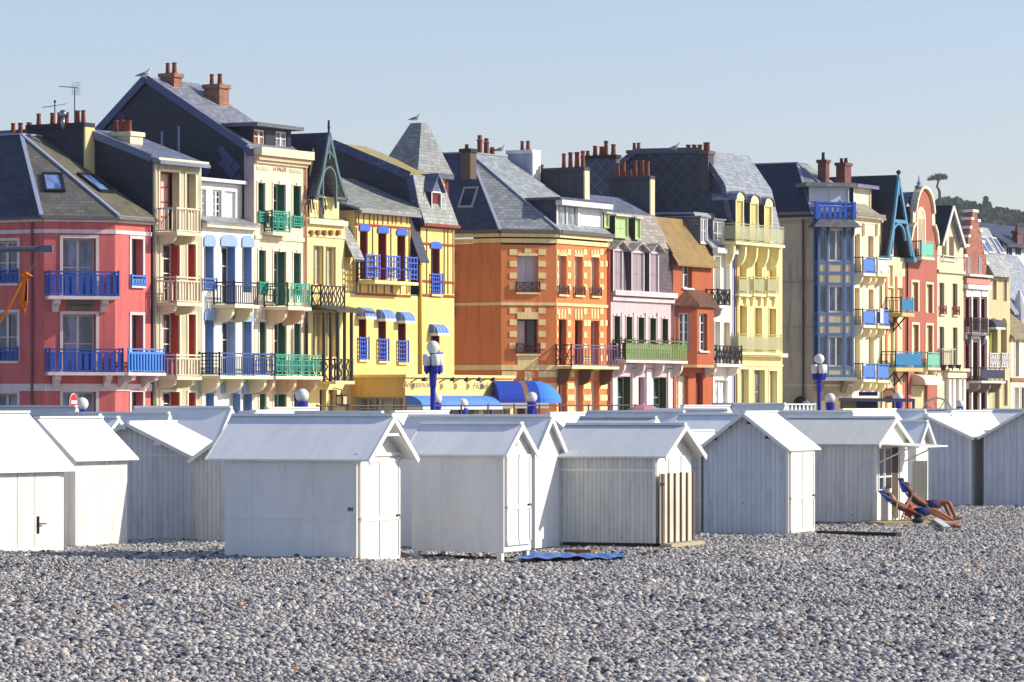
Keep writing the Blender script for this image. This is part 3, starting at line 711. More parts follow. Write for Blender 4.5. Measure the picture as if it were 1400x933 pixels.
for i in range(9):
    u=f.u(421,0.3)+i*0.17
    if abs(i-4.5)<1.6: continue
    m.beam(f.P(u,0.3,zb+0.1),f.P(u+0.1,0.3,zb-0.45-0.15*(i%2)),0.05)
m.build('fretwork',BLK,h.root)
ga=f.u(424); gb=f.u(464); m=MB(); f.box(m,ga,gb,-0.06,-0.02,zc-0.1,zb+0.2); 
f.flat(m,[(ul+0.2,zb),(ur-0.9,zb),(ua-0.35,za-0.6)],-0.06,-0.02); m.build('gable_wall',PY,h.root)
m=MB(); f.box(m,f.u(436),f.u(443),-0.02,0.0,zc,zb+1.0); m.build('gable_window',DKB,h.root)
h.band(418.5,471,301,308,0.2,CREAMP,name='cornice'); h.band(418.5,471,322,325,0.06,CREAMP,name='string_course')
for px in (424,433,442,451,461):
    m=MB(); f.box(m,f.u(px)-0.1,f.u(px)+0.1,0,0.14,f.z(px,322),f.z(px,315)); m.build('corbel',plaster((150,110,60)),h.root)
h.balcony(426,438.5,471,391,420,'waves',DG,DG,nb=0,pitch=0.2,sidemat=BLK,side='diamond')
m=MB(); u0,u1=f.u(424),f.u(471); z=f.z(450,425); m.prism([f.P(u0,0.003,z+0.15),f.P(u1+0.3,0.003,z+0.15),f.P(u1+0.3,1.4,z-0.12),f.P(u0,1.4,z-0.12)],(0,0,0.08)); m.build('canopy',slate((70,70,74)),h.root)
m=MB(); w=1.2
for px in (443,452,462,471,480.5): m.beam(f.P(f.u(px,w),w,f.z(462,522,w)),f.P(f.u(px,w),w,f.z(462,427,w)),0.11)
m.beam(f.P(f.u(443,w),0.3,f.z(462,522,w)),f.P(f.u(443,w),0.3,f.z(462,427,w)),0.1)
m.build('loggia_post',BLK,h.root)
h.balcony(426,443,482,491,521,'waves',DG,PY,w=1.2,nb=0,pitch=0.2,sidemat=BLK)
# ------------------------------------------------ lantern hanging on house 5
m=MB(); u,z=f.hit(465,546,0.35); f.box(m,u-0.2,u+0.2,0.25,0.6,z-0.3,z+0.2); m.tube([f.P(u,0.42,z+0.2),f.P(u,0.42,z+0.42),f.P(u,0.0,z+0.5)],0.025,6); lw=m.build('wall_lantern',plain((40,34,30)),None)
tag(lw,'square dark wall lantern with pale panes beside the yellow restaurant door','lantern')
m=MB()
f.box(m,u-0.14,u+0.14,0.6,0.61,z-0.22,z+0.12); f.box(m,u-0.21,u-0.2,0.3,0.54,z-0.22,z+0.12); m.build('pane',plain((214,200,160)),lw)
# ================================================================== 6 yellow timbered house
YEL=plaster((248,214,134),var=0.08,stain=(226,184,84)); YPL=plaster((250,230,160),var=0.08); MAR=paint((116,26,36)); TIM=paint((150,66,40)); TIMD=paint((128,96,60))
CB=paint((66,108,214)); CBL=paint((96,146,226)); AWB=canvas((90,134,214),(200,214,240)); VAL=canvas((232,226,214))
h=House('timbered_house','bright yellow half-timbered house with maroon windows, blue lattices and a slate tower','house',471.5,621); f=h.f
Wy=Wn(frame=paint((200,190,190)),nx=1,nz=2,leaf=MAR,leafd=0.32,depth=0.4,gl=glass((60,24,30)),half=None)
hb=(CB,0.32,0.1); gr=lambda hh:('grid',CB,hh,0.2)
lower=[((490.5,424,501,492),Wy.but(awn=(AWB,VAL),rail=gr(1.0),sill=YPL)),((517,427,528,494),Wy.but(awn=(AWB,VAL),rail=gr(1.0),sill=YPL)),((544,430,555,496),Wy.but(awn=(AWB,VAL),rail=gr(1.0),sill=YPL)),
((589,447,601,510),Wy.but(awn=(AWB,VAL),rail=gr(0.95)))]
h.front(YEL,471.5,621,404,lower)
up=[((492,316,503,381),Wy.but(leafd=0.3,head=hb,shut=MAR)),((517,319,528.5,383),Wy.but(head=hb,shut=MAR)),((543,322,554.5,385),Wy.but(head=hb,shut=MAR))]
h.front(YEL,486,561,291,up,ya=403,w=0.003,name='timbered_wall')
h.front(YEL,575,621,310,[((589,340,601.5,414),Wy.but(head=hb,rail=gr(0.95),sill=YPL))],ya=403.5,w=0.003,name='timbered_wall')
h.front(YEL,471.5,486,352,[],ya=403,w=-0.1)
for px0,px1,ys in ((486,561,(291,308,385,402)),(575,621,(310,333,384,403))):
    for y in ys: h.band(px0,px1,y,y+3,0.05,TIM,name='timber_rail')
m=MB()
for px in (486.5,490,497,505,511,516,523,530,536,541,548,556,560): f.box(m,f.u(px)-0.03,f.u(px)+0.03,0.004,0.035,f.z(px,307),f.z(px,292)); 
for px in (487,509,534,559): f.box(m,f.u(px)-0.035,f.u(px)+0.035,0.004,0.035,f.z(px,400),f.z(px,311))
for px in (492,503,514,525,536,547,556,576,583,607,619): f.box(m,f.u(px)-0.03,f.u(px)+0.03,0.004,0.035,f.z(px,402),f.z(px,388))
for px in (583,607,612,619): f.box(m,f.u(px)-0.03,f.u(px)+0.03,0.004,0.035,f.z(px,402),f.z(px,313))
m.build('timber_studs',TIMD,h.root)
# blue lattice balcony under the three top windows
for (a_,b_) in ((501,519),(528,546),(553.5,570)):
    u0=f.u(a_,0.9); u1=f.u(b_,0.9); zt=f.z(535,350,.9); zb=f.z(535,382,.9); m=MB(); railing(m,f,u0,u1,0.9,0.9,zb,zt,'grid',0.24,0.05); m.build('railing',CB,h.root)
u0=f.u(488); u1=f.u(570,.9); zt=f.z(535,352,.9); zb=f.z(535,384,.9)
m=MB(); f.box(m,u0,u1+0.05,0.05,0.95,zb-0.16,zb-0.02); o=m.build('balcony',YPL,h.root)
m=MB(); railing(m,f,u0,u0,0.9,0.05,zb,zt,'grid',0.24,0.05); railing(m,f,u0,u1,0.88,0.88,zb+0.45,zb+0.55,'none',0.3,0.04); m.build('railing',paint((40,40,96)),o)
# slate flank and mansard of the right half
uR=f.u(575); sfR=f.side(uR)
NAVY=slate((36,42,70),rough=0.45); Wm=[ (0.25,f.z(580,310)), sfR.hit(562,243), sfR.hit(457,199), (-9,sfR.hit(457,199)[1]-1.5)]
pr=[(0.0,Wm[0][1])]+Wm[1:]
m=MB(); m.poly([f.P(uR,a,b) for a,b in [(0,f.z(575,404))]+pr+[(-9,f.z(575,404))]]); m.build('slate_flank',NAVY,h.root,recalc=False)
GSL=slate((150,154,150)); OCH=slate((150,146,122),lich=(176,158,84),amt=0.75)
for i,mt in ((0,GSL),(1,OCH)):
    (a,b),(c,d)=pr[i],pr[i+1]; m=MB(); L=f.u(620)
    L2=f.u(604,pr[1][0]); m.prism([f.P(uR-0.1,a+(0.3 if i==0 else 0),b),f.P(L if i==0 else L2,a+(0.3 if i==0 else 0),b),f.P(L2,c,d),f.P(uR-0.1,c,d)],(0,0,0.12)); m.build('roof',mt,h.root)
m=MB()
for (a,b),(c,d) in zip(pr,pr[1:3]): m.beam(f.P(uR-0.14,a,b+0.08),f.P(uR-0.14,c,d+0.08),0.06,0.38)
m.build('verge_board',slate((70,80,120)),h.root)
h.band(575,621,307,311,0.35,TIM,name='eaves_board')
h.dormer((590,262,604,306),-1.5,Wn(frame=WHITE,nx=1,nz=1,shut=MAR),SIDE_SL,slate((104,110,140)),kind='gable',w=0.05,rise=0.75,over=0.14,sur=0.1)
# lower roof of the left half running down to the truss of the neighbour
zl=f.z(525,291); s0=f.side(0.4)
m=MB(); wr=-3.6; zr=s0.hit(462,238)[1]; m.prism([f.P(f.u(486)-0.2,0.35,zl),f.P(f.u(566),0.35,zl),f.P(uR-0.02,0,zl+0.3),f.P(uR-0.02,wr,zr+0.1),f.P(0.0,wr,zr),f.P(0,-1.6,zl+0.6)],(0,0,0.1)); m.build('roof',GSL,h.root)
m=MB(); f.box(m,f.u(486)-0.15,f.u(566),0.02,0.42,zl-0.12,zl-0.003); m.build('eaves_board',paint((150,146,150)),h.root)
m=MB(); m.poly([f.P(f.u(486),0.0,f.z(486,403)),f.P(f.u(486),0.0,zl),f.P(f.u(486),-6,zl),f.P(f.u(486),-6,f.z(486,403))]); m.build('side_wall',YEL,h.root)
m=MB(); m.prism([f.P(0,0.5,f.z(478,358)),f.P(f.u(486),0.5,f.z(478,358)),f.P(f.u(486),-0.5,f.z(478,300)),f.P(0,-0.5,f.z(478,300))],(0,0,0.08)); m.build('roof',GSL,h.root)
m=MB(); m.prism([f.P(f.u(561)+0.02,0.5,f.z(568,360)),f.P(uR-0.05,0.5,f.z(568,360)),f.P(uR-0.05,-0.3,f.z(568,300)),f.P(f.u(561)+0.02,-0.3,f.z(568,300))],(0,0,0.08)); m.build('roof',NAVY,h.root)
zt=f.z(560,404); h.body([(0,zt),(-9,zt)],YEL,roofm=ZINC,rooft=0.04,over=0,eave=0,L=f.u(621)-0.02)
zt=pr[0][1]; m=MB(); L=f.u(621)-0.02; m.poly([f.P(L,0,f.z(560,404)),f.P(L,-9,f.z(560,404)),f.P(L,-9,pr[0][1]),f.P(L,0,pr[0][1])]); m.poly([f.P(L2,-9,f.z(560,404)),f.P(L2,-0.3,f.z(560,404))]+[f.P(L2,a,b) for a,b in pr]); m.poly([f.P(L2,-0.5,pr[0][1]),f.P(L,0,pr[0][1]),f.P(L,-9,pr[0][1]),f.P(L2,-9,pr[0][1])]); m.build('side_wall',YEL,h.root)
# tower with a tall truncated roof
wN=-1.5; uN,zN=f.hit(569,231,wN); uE=f.u(617,wN); zN=f.z(590,236,wN)
m=MB(); f.box(m,uN+0.15,uE-0.15,wN-1.9,wN-0.15,f.z(600,330),zN); m.build('tower',plaster((236,196,90)),h.root)
m=MB(); f.box(m,uE-0.3,uE-0.1,wN-0.35,wN-0.1,f.z(617,312),zN); m.build('corner_board',MAR,h.root)
k=f.hit(576,168,wN-1.3); zT=k[1]; tN=f.P(k[0],wN-1.3,zT); tE=f.P(f.u(584,wN-1.3),wN-1.3,zT); tW=f.P(k[0],wN-1.9,zT); tX=f.P(f.u(584,wN-1.3),wN-1.9,zT)
bN,bE,bW,bX=f.P(uN,wN+0.1,zN),f.P(uE,wN+0.1,zN),f.P(uN,wN-2.1,zN),f.P(uE,wN-2.1,zN)
m=MB(); m.add([bN,bE,bX,bW,tN,tE,tX,tW],[(0,1,5,4),(1,2,6,5),(2,3,7,6),(3,0,4,7),(4,5,6,7),(0,3,2,1)]); m.build('tower_roof',slate((138,142,142),tw=0.3,th=0.18),h.root)
m=MB(); f.box(m,uN,uE,wN-2.15,wN+0.15,zN-0.25,zN-0.003); m.build('tower_eaves',slate((90,96,110)),h.root)
m=MB(); m.beam(f.P(f.u(505,-6),-6,s0.hit(470,197)[1]),f.P(uN,-3.5,s0.hit(470,205)[1]),0.12); m.build('ridge_flashing',LEAD,h.root)
pipe(h,573,360,512,paint((226,176,60)),r=0.07)
for px,yy in ((446,0),): pass
# ------------------------------------------------ restaurant pavilion built on to the yellow house
YR=plaster((248,216,140),var=0.06,stain=(226,190,110))
r=House('restaurant_pavilion','low yellow restaurant with blue barrel awnings and script lettering below the yellow house','restaurant',480,group=None); 
uc=0; w=0.0; lo,hi=0.1,6
for _ in range(40):
    w=(lo+hi)/2
    if proj(ROW.P(ROW.u(480),w,ZC+.01))[0]<554: lo=w
    else: hi=w
rf=r.f; g=Face(rf.P(0,w,0).xy,RD); sl=rf.side(0); Lr=g.u(702); z1=g.z(620,515); z0=ZG-0.3
m=MB(); wallgrid(m,sl,0,w,z0,z1,[(sl.u(484),sl.u(551),sl.z(518,575),sl.z(518,543))],0.25); m.build('wall',plaster((232,186,96),var=0.06),r.root,recalc=False)  # left return in deeper yellow: its shade put into the plaster colour
r.window((sl.u(484),sl.u(551),sl.z(518,575),sl.z(518,543)),Wn(frame=paint((190,190,180)),nx=4,nz=2,gl=glass((100,96,84)),depth=0.2),sl)
m=MB(); wallgrid(m,g,0,Lr,z0,z1,[(0.4,Lr-3.2,z0+0.02,g.z(620,549)),(Lr-2.8,Lr-0.3,z0+0.02,g.z(620,549))],0.3); m.build('wall',YR,r.root,recalc=False)
r.window((0.4,Lr-3.2,z0+0.02,g.z(620,549)),Wn(frame=paint((190,190,190)),nx=6,nz=1,gl=glass((70,74,84)),depth=0.25),g); r.window((Lr-2.8,Lr-0.3,z0+0.02,g.z(620,549)),Wn(frame=paint((190,190,190)),nx=2,nz=1,gl=glass((60,54,56)),depth=0.25),g)
m=MB(); m.poly([g.P(0,0,z1),g.P(Lr,0,z1),g.P(Lr,-w,z1),g.P(0,-w,z1)]); m.poly([g.P(Lr,0,z0),g.P(Lr,-w,z0),g.P(Lr,-w,z1),g.P(Lr,0,z1)]); m.build('flat_roof',ZINC,r.root)
m=MB(); g.box(m,-0.12,Lr,-0.02,0.12,z1-0.06,z1+0.07); sl.box(m,0,w,0,0.12,z1-0.062,z1+0.068); m.build('cornice',YR,r.root)
text_on(r.root,'Belmanoir',g,g.u(570),0.01,g.z(570,526),0.42,paint((150,130,120)),sx=1.5,shear=0.3)
text_on(r.root,'Hotel',g,g.u(656),0.01,g.z(656,528),0.42,paint((150,130,120)),sx=1.4,shear=0.3)
for px in (575,614,633,650,669):
    u,zz=g.hit(px,518.5,0.3); m=MB(); m.tube([g.P(u-0.35,0.0,zz-0.15),g.P(u-0.2,0.25,zz+0.02),g.P(u,0.45,zz)],0.03,6); m.lathe(g.P(u+0.1,0.45,zz-0.1),[(0.16,0),(0.12,0.1),(0.05,0.18)],10); m.build('spot_lamp',plain((40,24,20)),r.root)
AW1=canvas((86,140,220)); AW2=canvas((20,70,190))
for i in range(4):
    a=g.u(554)+0.0+(g.u(676)-g.u(554))*i/4; b=g.u(554)+(g.u(676)-g.u(554))*(i+1)/4-0.03
    r.awning(a,b,g.z(615,541),0.5,0.9,(AW1,VAL),f=g)
# big rounded corner canopy
ub=g.u(678); mf=Face(g.P(ub,0,0).xy,MD); 
R=1.15; zc=g.z(700,551); 
ext=g.z(700,521)-zc
ua,ue=mf.u(672),mf.u(728)
prof=[(1.35*math.sin(math.pi/2*i/8),ext*math.cos(math.pi/2*i/8)) for i in range(9)]
ssp=[(ua,ua+(ue-ua)*0.62,AW2),(ua+(ue-ua)*0.62,ua+(ue-ua)*0.74,canvas((150,110,80))),(ua+(ue-ua)*0.74,ue,AW2)]
root_aw=None
for (x0,x1,mt) in ssp:
    m=MB()
    for (w0,za),(w1,zb) in zip(prof,prof[1:]): m.poly([mf.P(x0,w0,zc+za),mf.P(x1,w0,zc+za),mf.P(x1,w1,zc+zb),mf.P(x0,w1,zc+zb)])
    if x0==ua: m.poly([mf.P(ua,0,zc)]+[mf.P(ua,a,zc+b) for a,b in prof])
    m.build('barrel_awning',mt,r.root,smooth=False)
# curved end of the canopy
m=MB(); n=8; c=mf.P(ue,0,0)
for i in range(n):
    t0=math.radians(90-90*i/n); 
    q=[]
    for j in (i,i+1):
        th=math.radians(j*80/n); dr=mf.n*math.cos(th)+mf.d*math.sin(th); q.append([c+dr*a+V((0,0,zc+b)) for a,b in prof])
    for k in range(8): m.poly([q[0][k],q[1][k],q[1][k+1],q[0][k+1]])
m.build('barrel_awning',canvas((60,140,235)),r.root,smooth=True)
m=MB(); mf.box(m,ua,ue+0.4,1.3,1.36,zc-0.25,zc); m.build('valance',VAL,r.root)
# ================================================================== 7 orange corner house
ORG=plaster((214,132,82),var=0.1,stain=(190,96,48)); CRS=plaster((236,216,160),var=0.1); BRN=paint((84,40,40))
h=Corner('corner_house','orange corner house with cream quoin blocks, brown window rails and big hipped slate roof','house',685,760,832.5,LL=9)
fL,fM,fR=h.fL,h.fM,h.f
Wo=Wn(frame=paint((190,186,180)),nx=2,nz=1,sill=CRS,rail=('cross',BRN,0.5,0.2),depth=0.3)
h.front(ORG,h.pL+1,684.9,335,[],f=fL)
h.front(ORG,685.1,759.9,335,[((707,350,735.5,400),Wo.but(shut=paint((196,200,204)),sill=CRS)),((707,437,735.5,484),Wo.but(gl=DKB,frame=paint((60,24,30)),half=None)),((707,519,735.5,600),Wo.but(rail=None,sill=None,gl=DKB))],f=fM)
BL=paint((236,224,205)); wl=Wn(frame=CREAMP,nx=1,nz=1,shut=BL,depth=0.32,rail=('cross',BRN,0.42,0.2),sill=CRS)
wr=wl.but(shut=None,frame=paint((70,34,30)),gl=glass((70,40,34)),nx=1,rail=None,sill=None)
h.front(ORG,760.1,832,335,[((763,350,774.5,403),wl),((785.5,351,796.5,404),wl),((808,352,819,405),wl),
((764,437,774.5,499),wr),((786,438,796.5,499),wr),((808,439,819,499),wr.but(frame=BL)),((763.5,521,775,600),wr.but(frame=BL)),((786,521,797,600),wr.but(shut=BL)),((808,521,819,600),wr.but(shut=BL))],f=fR)
h.shell(ORG,335,335,335,D=10)
h.ring(318,323,800,0.36,paint((96,92,92)),'gutter'); h.ring(323.3,328,800,0.22,CRS); h.ring(330,336,800,0.08,CRS); h.ring(416,420,800,0.06,CRS,'string_course'); h.ring(500,507,800,0.05,CRS,'string_course')
# quoin blocks and chequered bands
def QB(f_,rects,proud=0.03): h.blocks(rects,CRS,'quoin_blocks',proud,f=f_)
rc=[]
for y in (341,357,373,388): rc+=[(696.5,y,706.6,y+8),(736,y,746,y+8)]
for y in (421,437,453,469): rc+=[(696.5,y,706.6,y+8),(736,y,746,y+8)]
rc+=[(707,427,735.5,436.5),(707.5,346.5,735,350),(717,339,726,346),(717,421,726,427),(707.5,487,735.5,499.5),(686,508,706.5,516),(736,508,759.5,516),(717,508,727,521),(686,524,706.5,532),(736,524,759.5,532),(686,540,706.5,548),(736,540,759.5,548)]
QB(fM,rc)
rc=[]
for (a,b) in ((760.8,762.5),(775.5,784.5),(797.5,807),(820,831.5)):
    for y in (341,357,373,389,422,438,454,470,486): 
        if a<761: a2,b2=a,b
        mid=(a+b)/2; 
        rc+=[(a,y,min(b,a+4.5),y+8)]+([(b-4.5,y,b,y+8)] if b-a>9.1 and (y%3==0) else [])
    for y in (508,524,540,556): rc+=[(a,y,b,y+8)]
for x in (763,767,771,785.5,789.5,793.5,808,812,816): rc+=[(x,342,x+2,349),(x,423,x+2,436)]
rc+=[(762.5,345.5,775,350),(785,346,797,351),(807.5,347,819.5,352)]
QB(fR,rc)
S1=slate((66,72,100)); S2=slate((136,142,150),tw=0.34); S3=slate((150,158,164))  # left slope coloured as shaded, the two sunward slopes as sunlit slate
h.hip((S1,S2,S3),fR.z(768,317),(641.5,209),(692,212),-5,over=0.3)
skylight(h,h.A_,h.T1,h.T1-ROW.n*3,641,271,0.42,0.6,paint((170,176,180)),gl=DKB)
# wide flat-roofed dormer on the sunny slope
h.dormer((761,277,824,316),-4.5,[((763,280,790,313),Wn(frame=WHITE,nx=2,nz=1,gl=glass((96,104,112)))),((793,281,824,315),Wn(frame=WHITE,shut=paint((232,236,240)),nx=2))],slate((62,68,96)),slate((76,86,120)),f=fR,w=-0.15,front=WHITE,over=0.3,rt=0.14)
m=MB(); fR.box(m,fR.u(761,-.15)-0.2,fR.u(828,-.15),-0.1,0.28,fR.z(795,277,-.15)+0.0-0.25,fR.z(795,277,-.15)-0.003); m.build('fascia',WHITE,h.root)
GC=plaster((176,182,200),var=0.15); WHC=plaster((236,236,236),var=0.1)
h.stack(h.L-1.2,694,727,206,260,0.75,GC,[(709,0.5),(717,0.5)],POT,0.5,endm=WHC,capm=WHC)
h.stack(-1.8,630,643,204,245,0.6,plaster((104,92,80)),[634],plaster((70,60,50)),0.25,capm=plaster((60,54,50)))
for px,hh in ((656,0.95),(665,0.8),(673,0.35)):
    u,z=fR.hit(px,211,-5.6); m=MB(); m.lathe(fR.P(u,-5.6,z-0.6),[(0.14,0),(0.13,0.6+hh*0.7),(0.19,0.6+hh*0.72),(0.1,0.6+hh*0.8),(0.12,0.6+hh)],10); m.build('chimney_pot',POT,h.root)
o=h.balcony(760,781,844,472,501,'bars2',paint((112,92,140)),CRS,nb=3,pitch=0.3,brh=0.7,bm=plaster((110,84,60)),sidemat=BRN,side='cross')
CBK=paint((40,60,170))
for (y0,y1) in ((320,337),(344,362),(397,437)):
    m=MB(); z=fL.z(622,(y0+y1)/2); fL.box(m,fL.u(618),fL.u(622),0.02,0.3,fL.z(620,y1),fL.z(620,y0)); m.build('hanging_sign',CBK,h.root)
pipe(h,831,335,None,plaster((190,80,60)),f=fR)
# ================================================================== party fire walls behind
FW=plaster((84,88,94),var=0.4,stain=(54,56,62)); FW_LIT=plaster((226,212,176),var=0.15); FWC=plaster((80,80,84))  # dark tone carries the flank's shade, pale tone the sunlight on the end
# ================================================================== 8 mauve house
MAU=plaster((208,186,190),var=0.08,stain=(190,160,170)); MAUD=paint((128,96,112)); LG=paint((180,206,144)); DGN=paint((52,74,34)); GRB=paint((112,144,76))
h=House('terraced_house','mauve rendered house with five slim windows, pale green dormers and a green panelled balcony','house',835,919.5); f=h.f
wm=Wn(frame=MAU,nx=1,nz=1,leaf=DGN,depth=0.36,sur=plaster((232,216,216)),sw=0.06,key=True,gl=glass((40,50,30)),leafd=0.3)
wins=[((x,y,x+8.5,470),wm.but(shut=DGN)) for x,y in ((839,432),(855.5,433),(872,434),(888,435),(904.5,436))]
wins+=[((843,515,862,600),Wn(frame=paint((170,190,130)),nx=2,nz=3,leaf=DGN,depth=0.4,leafd=0.36)),((872,516,881.5,600),Wn(shut=MAUD,depth=0.3)),((892,516,911,600),Wn(frame=paint((170,190,130)),nx=2,nz=3,leaf=DGN,depth=0.4,leafd=0.36))]
h.front(MAU,835,919.5,403,wins)
h.blocks([(836,505,842,600),(863,505,871,600),(882.5,505,891,600),(912,505,918.5,600)],plaster((236,222,222)),'pilaster',0.08)
for x in (849.5,866,882,898): 
    m=MB(); f.box(m,f.u(x)-0.05,f.u(x)+0.05,0,0.08,f.z(x,470),f.z(x,428)); m.build('pilaster',plaster((236,222,222)),h.root)
h.band(835,919.5,399,406,0.3,plaster((226,208,210)),ext=0.03); h.band(835,919.5,408,413,0.14,plaster((226,208,210)),name='cornice'); h.band(835,919.5,498,503,0.1,plaster((226,208,210)),name='string_course')
zt=f.z(878,401); k=h.wz(826,292); 
h.body([(0,zt),(-0.15,f.z(870,340,-0.15)),(-1.0,f.z(860,296,-1.0)),(-2.6,f.z(830,272,-2.6)),(-8,f.z(830,280,-2.6))],SIDE_SL,roofm=slate((96,104,120)),over=0,eave=0,segm={0:slate((88,76,84)),1:slate((150,142,130)),2:slate((104,112,134))})
WM=Wn(frame=paint((226,220,222)),shut=paint((164,148,156)),nx=1)
for (a,b,y0,y1,kd) in ((838.5,852,341,399,'gable'),(863.5,881,344,400,'gable'),(888,901,345,402,'gable')):
    h.dormer((a,y0,b,y1),-1.2,WM,paint((112,92,110)),slate((170,166,164)),kind=kd,w=0.22,rise=0.4,over=0.28,front=paint((236,230,232)),rt=0.06)
for (a,b,y0,y1) in ((826,833,292,312),(841,859,296,326),(868.5,876,299,328)):
    h.dormer((a,y0,b,y1),-2.6,Wn(frame=LG,shut=LG,nx=2),plaster((70,60,50)),paint((226,216,196)),w=-0.12,front=LG,over=0.1,rt=0.07)
h.stack(-0.35,742,798,230,300,0.45,FW,[(768,0.75),(777,0.8),(786,0.8),(794,0.85)],POT,0.5,endm=FW_LIT,capm=FWC,pr=0.12)
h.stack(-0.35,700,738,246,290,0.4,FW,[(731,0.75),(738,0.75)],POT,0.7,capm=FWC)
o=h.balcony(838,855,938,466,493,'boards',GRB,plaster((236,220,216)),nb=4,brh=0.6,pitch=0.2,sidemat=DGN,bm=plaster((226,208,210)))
m=MB(); random.seed(5)
u0,u1=f.u(838),f.u(934,1.0)
for i in range(260):
    u=random.uniform(u0,u1) if i<200 else u0; ww=random.uniform(.7,1.05) if i<200 else random.uniform(0.2,1); z=f.z(880,467,1)+random.uniform(-0.1,0.16); a=V((random.uniform(-1,1),random.uniform(-1,1),random.uniform(-1,1)))*0.09; b=V((random.uniform(-1,1),random.uniform(-1,1),random.uniform(-1,1)))*0.09
    p=f.P(u,ww,z); m.poly([p,p+a,p+b])
pl=m.build('balcony_plants',plaster((46,70,30)),None); tag(pl,'row of green leafy plants along the green balcony rail','plant')
pipe(h,918.5,403,None,MAUD)
# ================================================================== 9 orange-brown house with moss roof
OB=plaster((178,98,64),var=0.12,stain=(150,66,36)); MOSS=slate((124,104,66),lich=(156,124,58),amt=0.75); BRR=slate((112,76,56),tw=0.25)
h=House('terraced_house','small burnt orange house with golden mossy roof and a tiled bay window','house',920,974.5,w=0.0); f=h.f
zt=f.z(945,352)
Wh=Wn(frame=WHITE,nx=2,nz=4,depth=0.25,gl=DK)
h.front(OB,920,974.5,352,[((933,356,946,394),Wh.but(half=paint((226,226,226)),sill=WHITE,nz=2)),((925,514,941,600),Wh.but(nz=6,frame=CREAMP,gl=paint((226,220,205)))),((951,510,961,600),Wh.but(shut=paint((120,50,34)),nz=1))])
e=0.35
h.body([(0,zt),h.wz(889,299),(-9,h.wz(889,299)[1])],plaster((120,100,112),stain=(96,80,92)),roofm=MOSS,over=0.1,eave=e,verge=0.2,vm=paint((70,60,70)))
h.blocks([(918,352,932,400),(950,352,966,400)],OB,'wall_pier',0.02) if False else None
# hipped bay
wb=0.9; bf=Face(f.P(0.05,wb,0).xy,RD); uL=0.0; uR_=bf.u(975)-0; 
u0=bf.u(953); m=MB()
# bay: left chamfer 920-952 (middle direction) and right face 952-975
bm=Face(bf.P(u0,0,0).xy,MD); lA=-bm.u(923); bm=bm.shift(-lA); zT=bf.z(962,420); zB=bf.z(962,499)
hl=[(bm.u(928),bm.u(942),bm.z(935,480),bm.z(935,428))]; wallgrid(m,bm,0,lA,zB,zT,hl,0.12); m.build('bay_wall',OB,h.root,recalc=False); h.window(hl[0],Wh.but(depth=0.1,nz=4),bm)
u1=bf.u(976); m=MB(); hl=[(bf.u(955.5),bf.u(967),bf.z(961,480),bf.z(961,429))]; wallgrid(m,bf,u0,u1,zB,zT,hl,0.25); m.build('bay_wall',OB,h.root,recalc=False); h.window(hl[0],Wh.but(depth=0.22,nz=4,sill=WHITE),bf)
A=bm.P(0,0,0);B=bf.P(u0,0,0);Cc=bf.P(u1,0,0);D_=f.P(f.u(981),0,0); E_=f.P(0.0,0,0)
m=MB(); m.prism([p+V((0,0,zB-0.14)) for p in (A,B,Cc,f.P(f.u(966),0.01,0),E_)],(0,0,0.138)); m.build('bay_floor',plaster((214,170,120)),h.root)
ap1=f.P(f.u(938),0.02,f.z(938,397)); ap2=f.P(f.u(962),0.02,f.z(962,399)); zz=V((0,0,zT)); ov=0.22
A2=A+(bm.n-bm.d)*ov+zz; B2=B+(bm.n+bf.n)*ov*0.6+zz; C2=Cc+(bf.n+bf.d*1.2)*ov+zz
for pts in ([A2,B2,ap1],[B2,C2,ap2,ap1]):
    m=MB(); m.prism(pts,(0,0,0.06)); m.build('bay_roof',BRR,h.root)
h.band(920,950,419,423,0.12,plaster((230,200,160)),name='string_course') if False else None
m=MB(); m.poly([A+V((0,0,zB)),E_+V((0,0,zB)),E_+zz,A+zz]); m.build('bay_wall',OB,h.root)
h.stack(-0.3,833,888,242,330,0.42,FW,[(842,0.75),(850,0.8),(858,0.4),(866,0.85),(875,0.85),(883,0.8)],POT,0.7,endm=FW_LIT,capm=FWC,pr=0.12)
# ================================================================== 10 narrow white house
WW=plaster((244,240,228),var=0.06,stain=(210,205,190)); BK2=paint((44,38,46))
h=House('terraced_house','narrow white house with curved grey dormers and black fretwork balconies','house',975,1003); f=h.f
ws=Wn(frame=WHITE,shut=paint((196,198,196)),nx=1,depth=0.25,sur=plaster((248,246,238)),sw=0.06)
h.front(WW,975,1003,342,[((977,351,984,418),ws),((989,352,997,418),ws),((977,440,984,496),ws),((989,441,997,496),ws.but(shut=paint((214,190,130)))),((977,520,995,600),Wn(frame=WHITE,nx=2,nz=2,gl=glass((170,176,176)),depth=0.2))])
zt=f.z(990,343); 
h.body([(0,zt),(-0.5,f.z(980,330,-.5)),h.wz(949,293),(-9,h.wz(949,289)[1])],NAVY,roofm=slate((150,156,166)),over=0.06,eave=0.0,L=h.L)
h.band(975,1003,340,347,0.3,WW,ext=0.03)
for (a,b,y0,y1) in ((958,967.5,297,334),(975,990,301,337)):
    h.dormer((a,y0,b,y1),-2.5,Wn(frame=WHITE,nx=2,nz=2,gl=glass((100,104,110))),slate((110,116,130)),slate((150,156,170)),w=-0.35,front=WHITE,over=0.08,rt=0.06)
h.balcony(965,981.5,998,396,418,'cross',BK2,WW,nb=1,brh=0.4,th=0.045)
h.balcony(962,979,1014,473,498,'cross',BK2,WW,nb=2,brh=0.4,th=0.05)
h.stack(-0.2,796,842,213,290,0.45,slate((70,76,96),diamond=True,tw=0.5,th=0.5),[(801,0.3),(811,0.55),(820,0.5),(826,0.8),(836,0.6)],POT,0.6,capm=plaster((50,50,60)),pr=0.13)
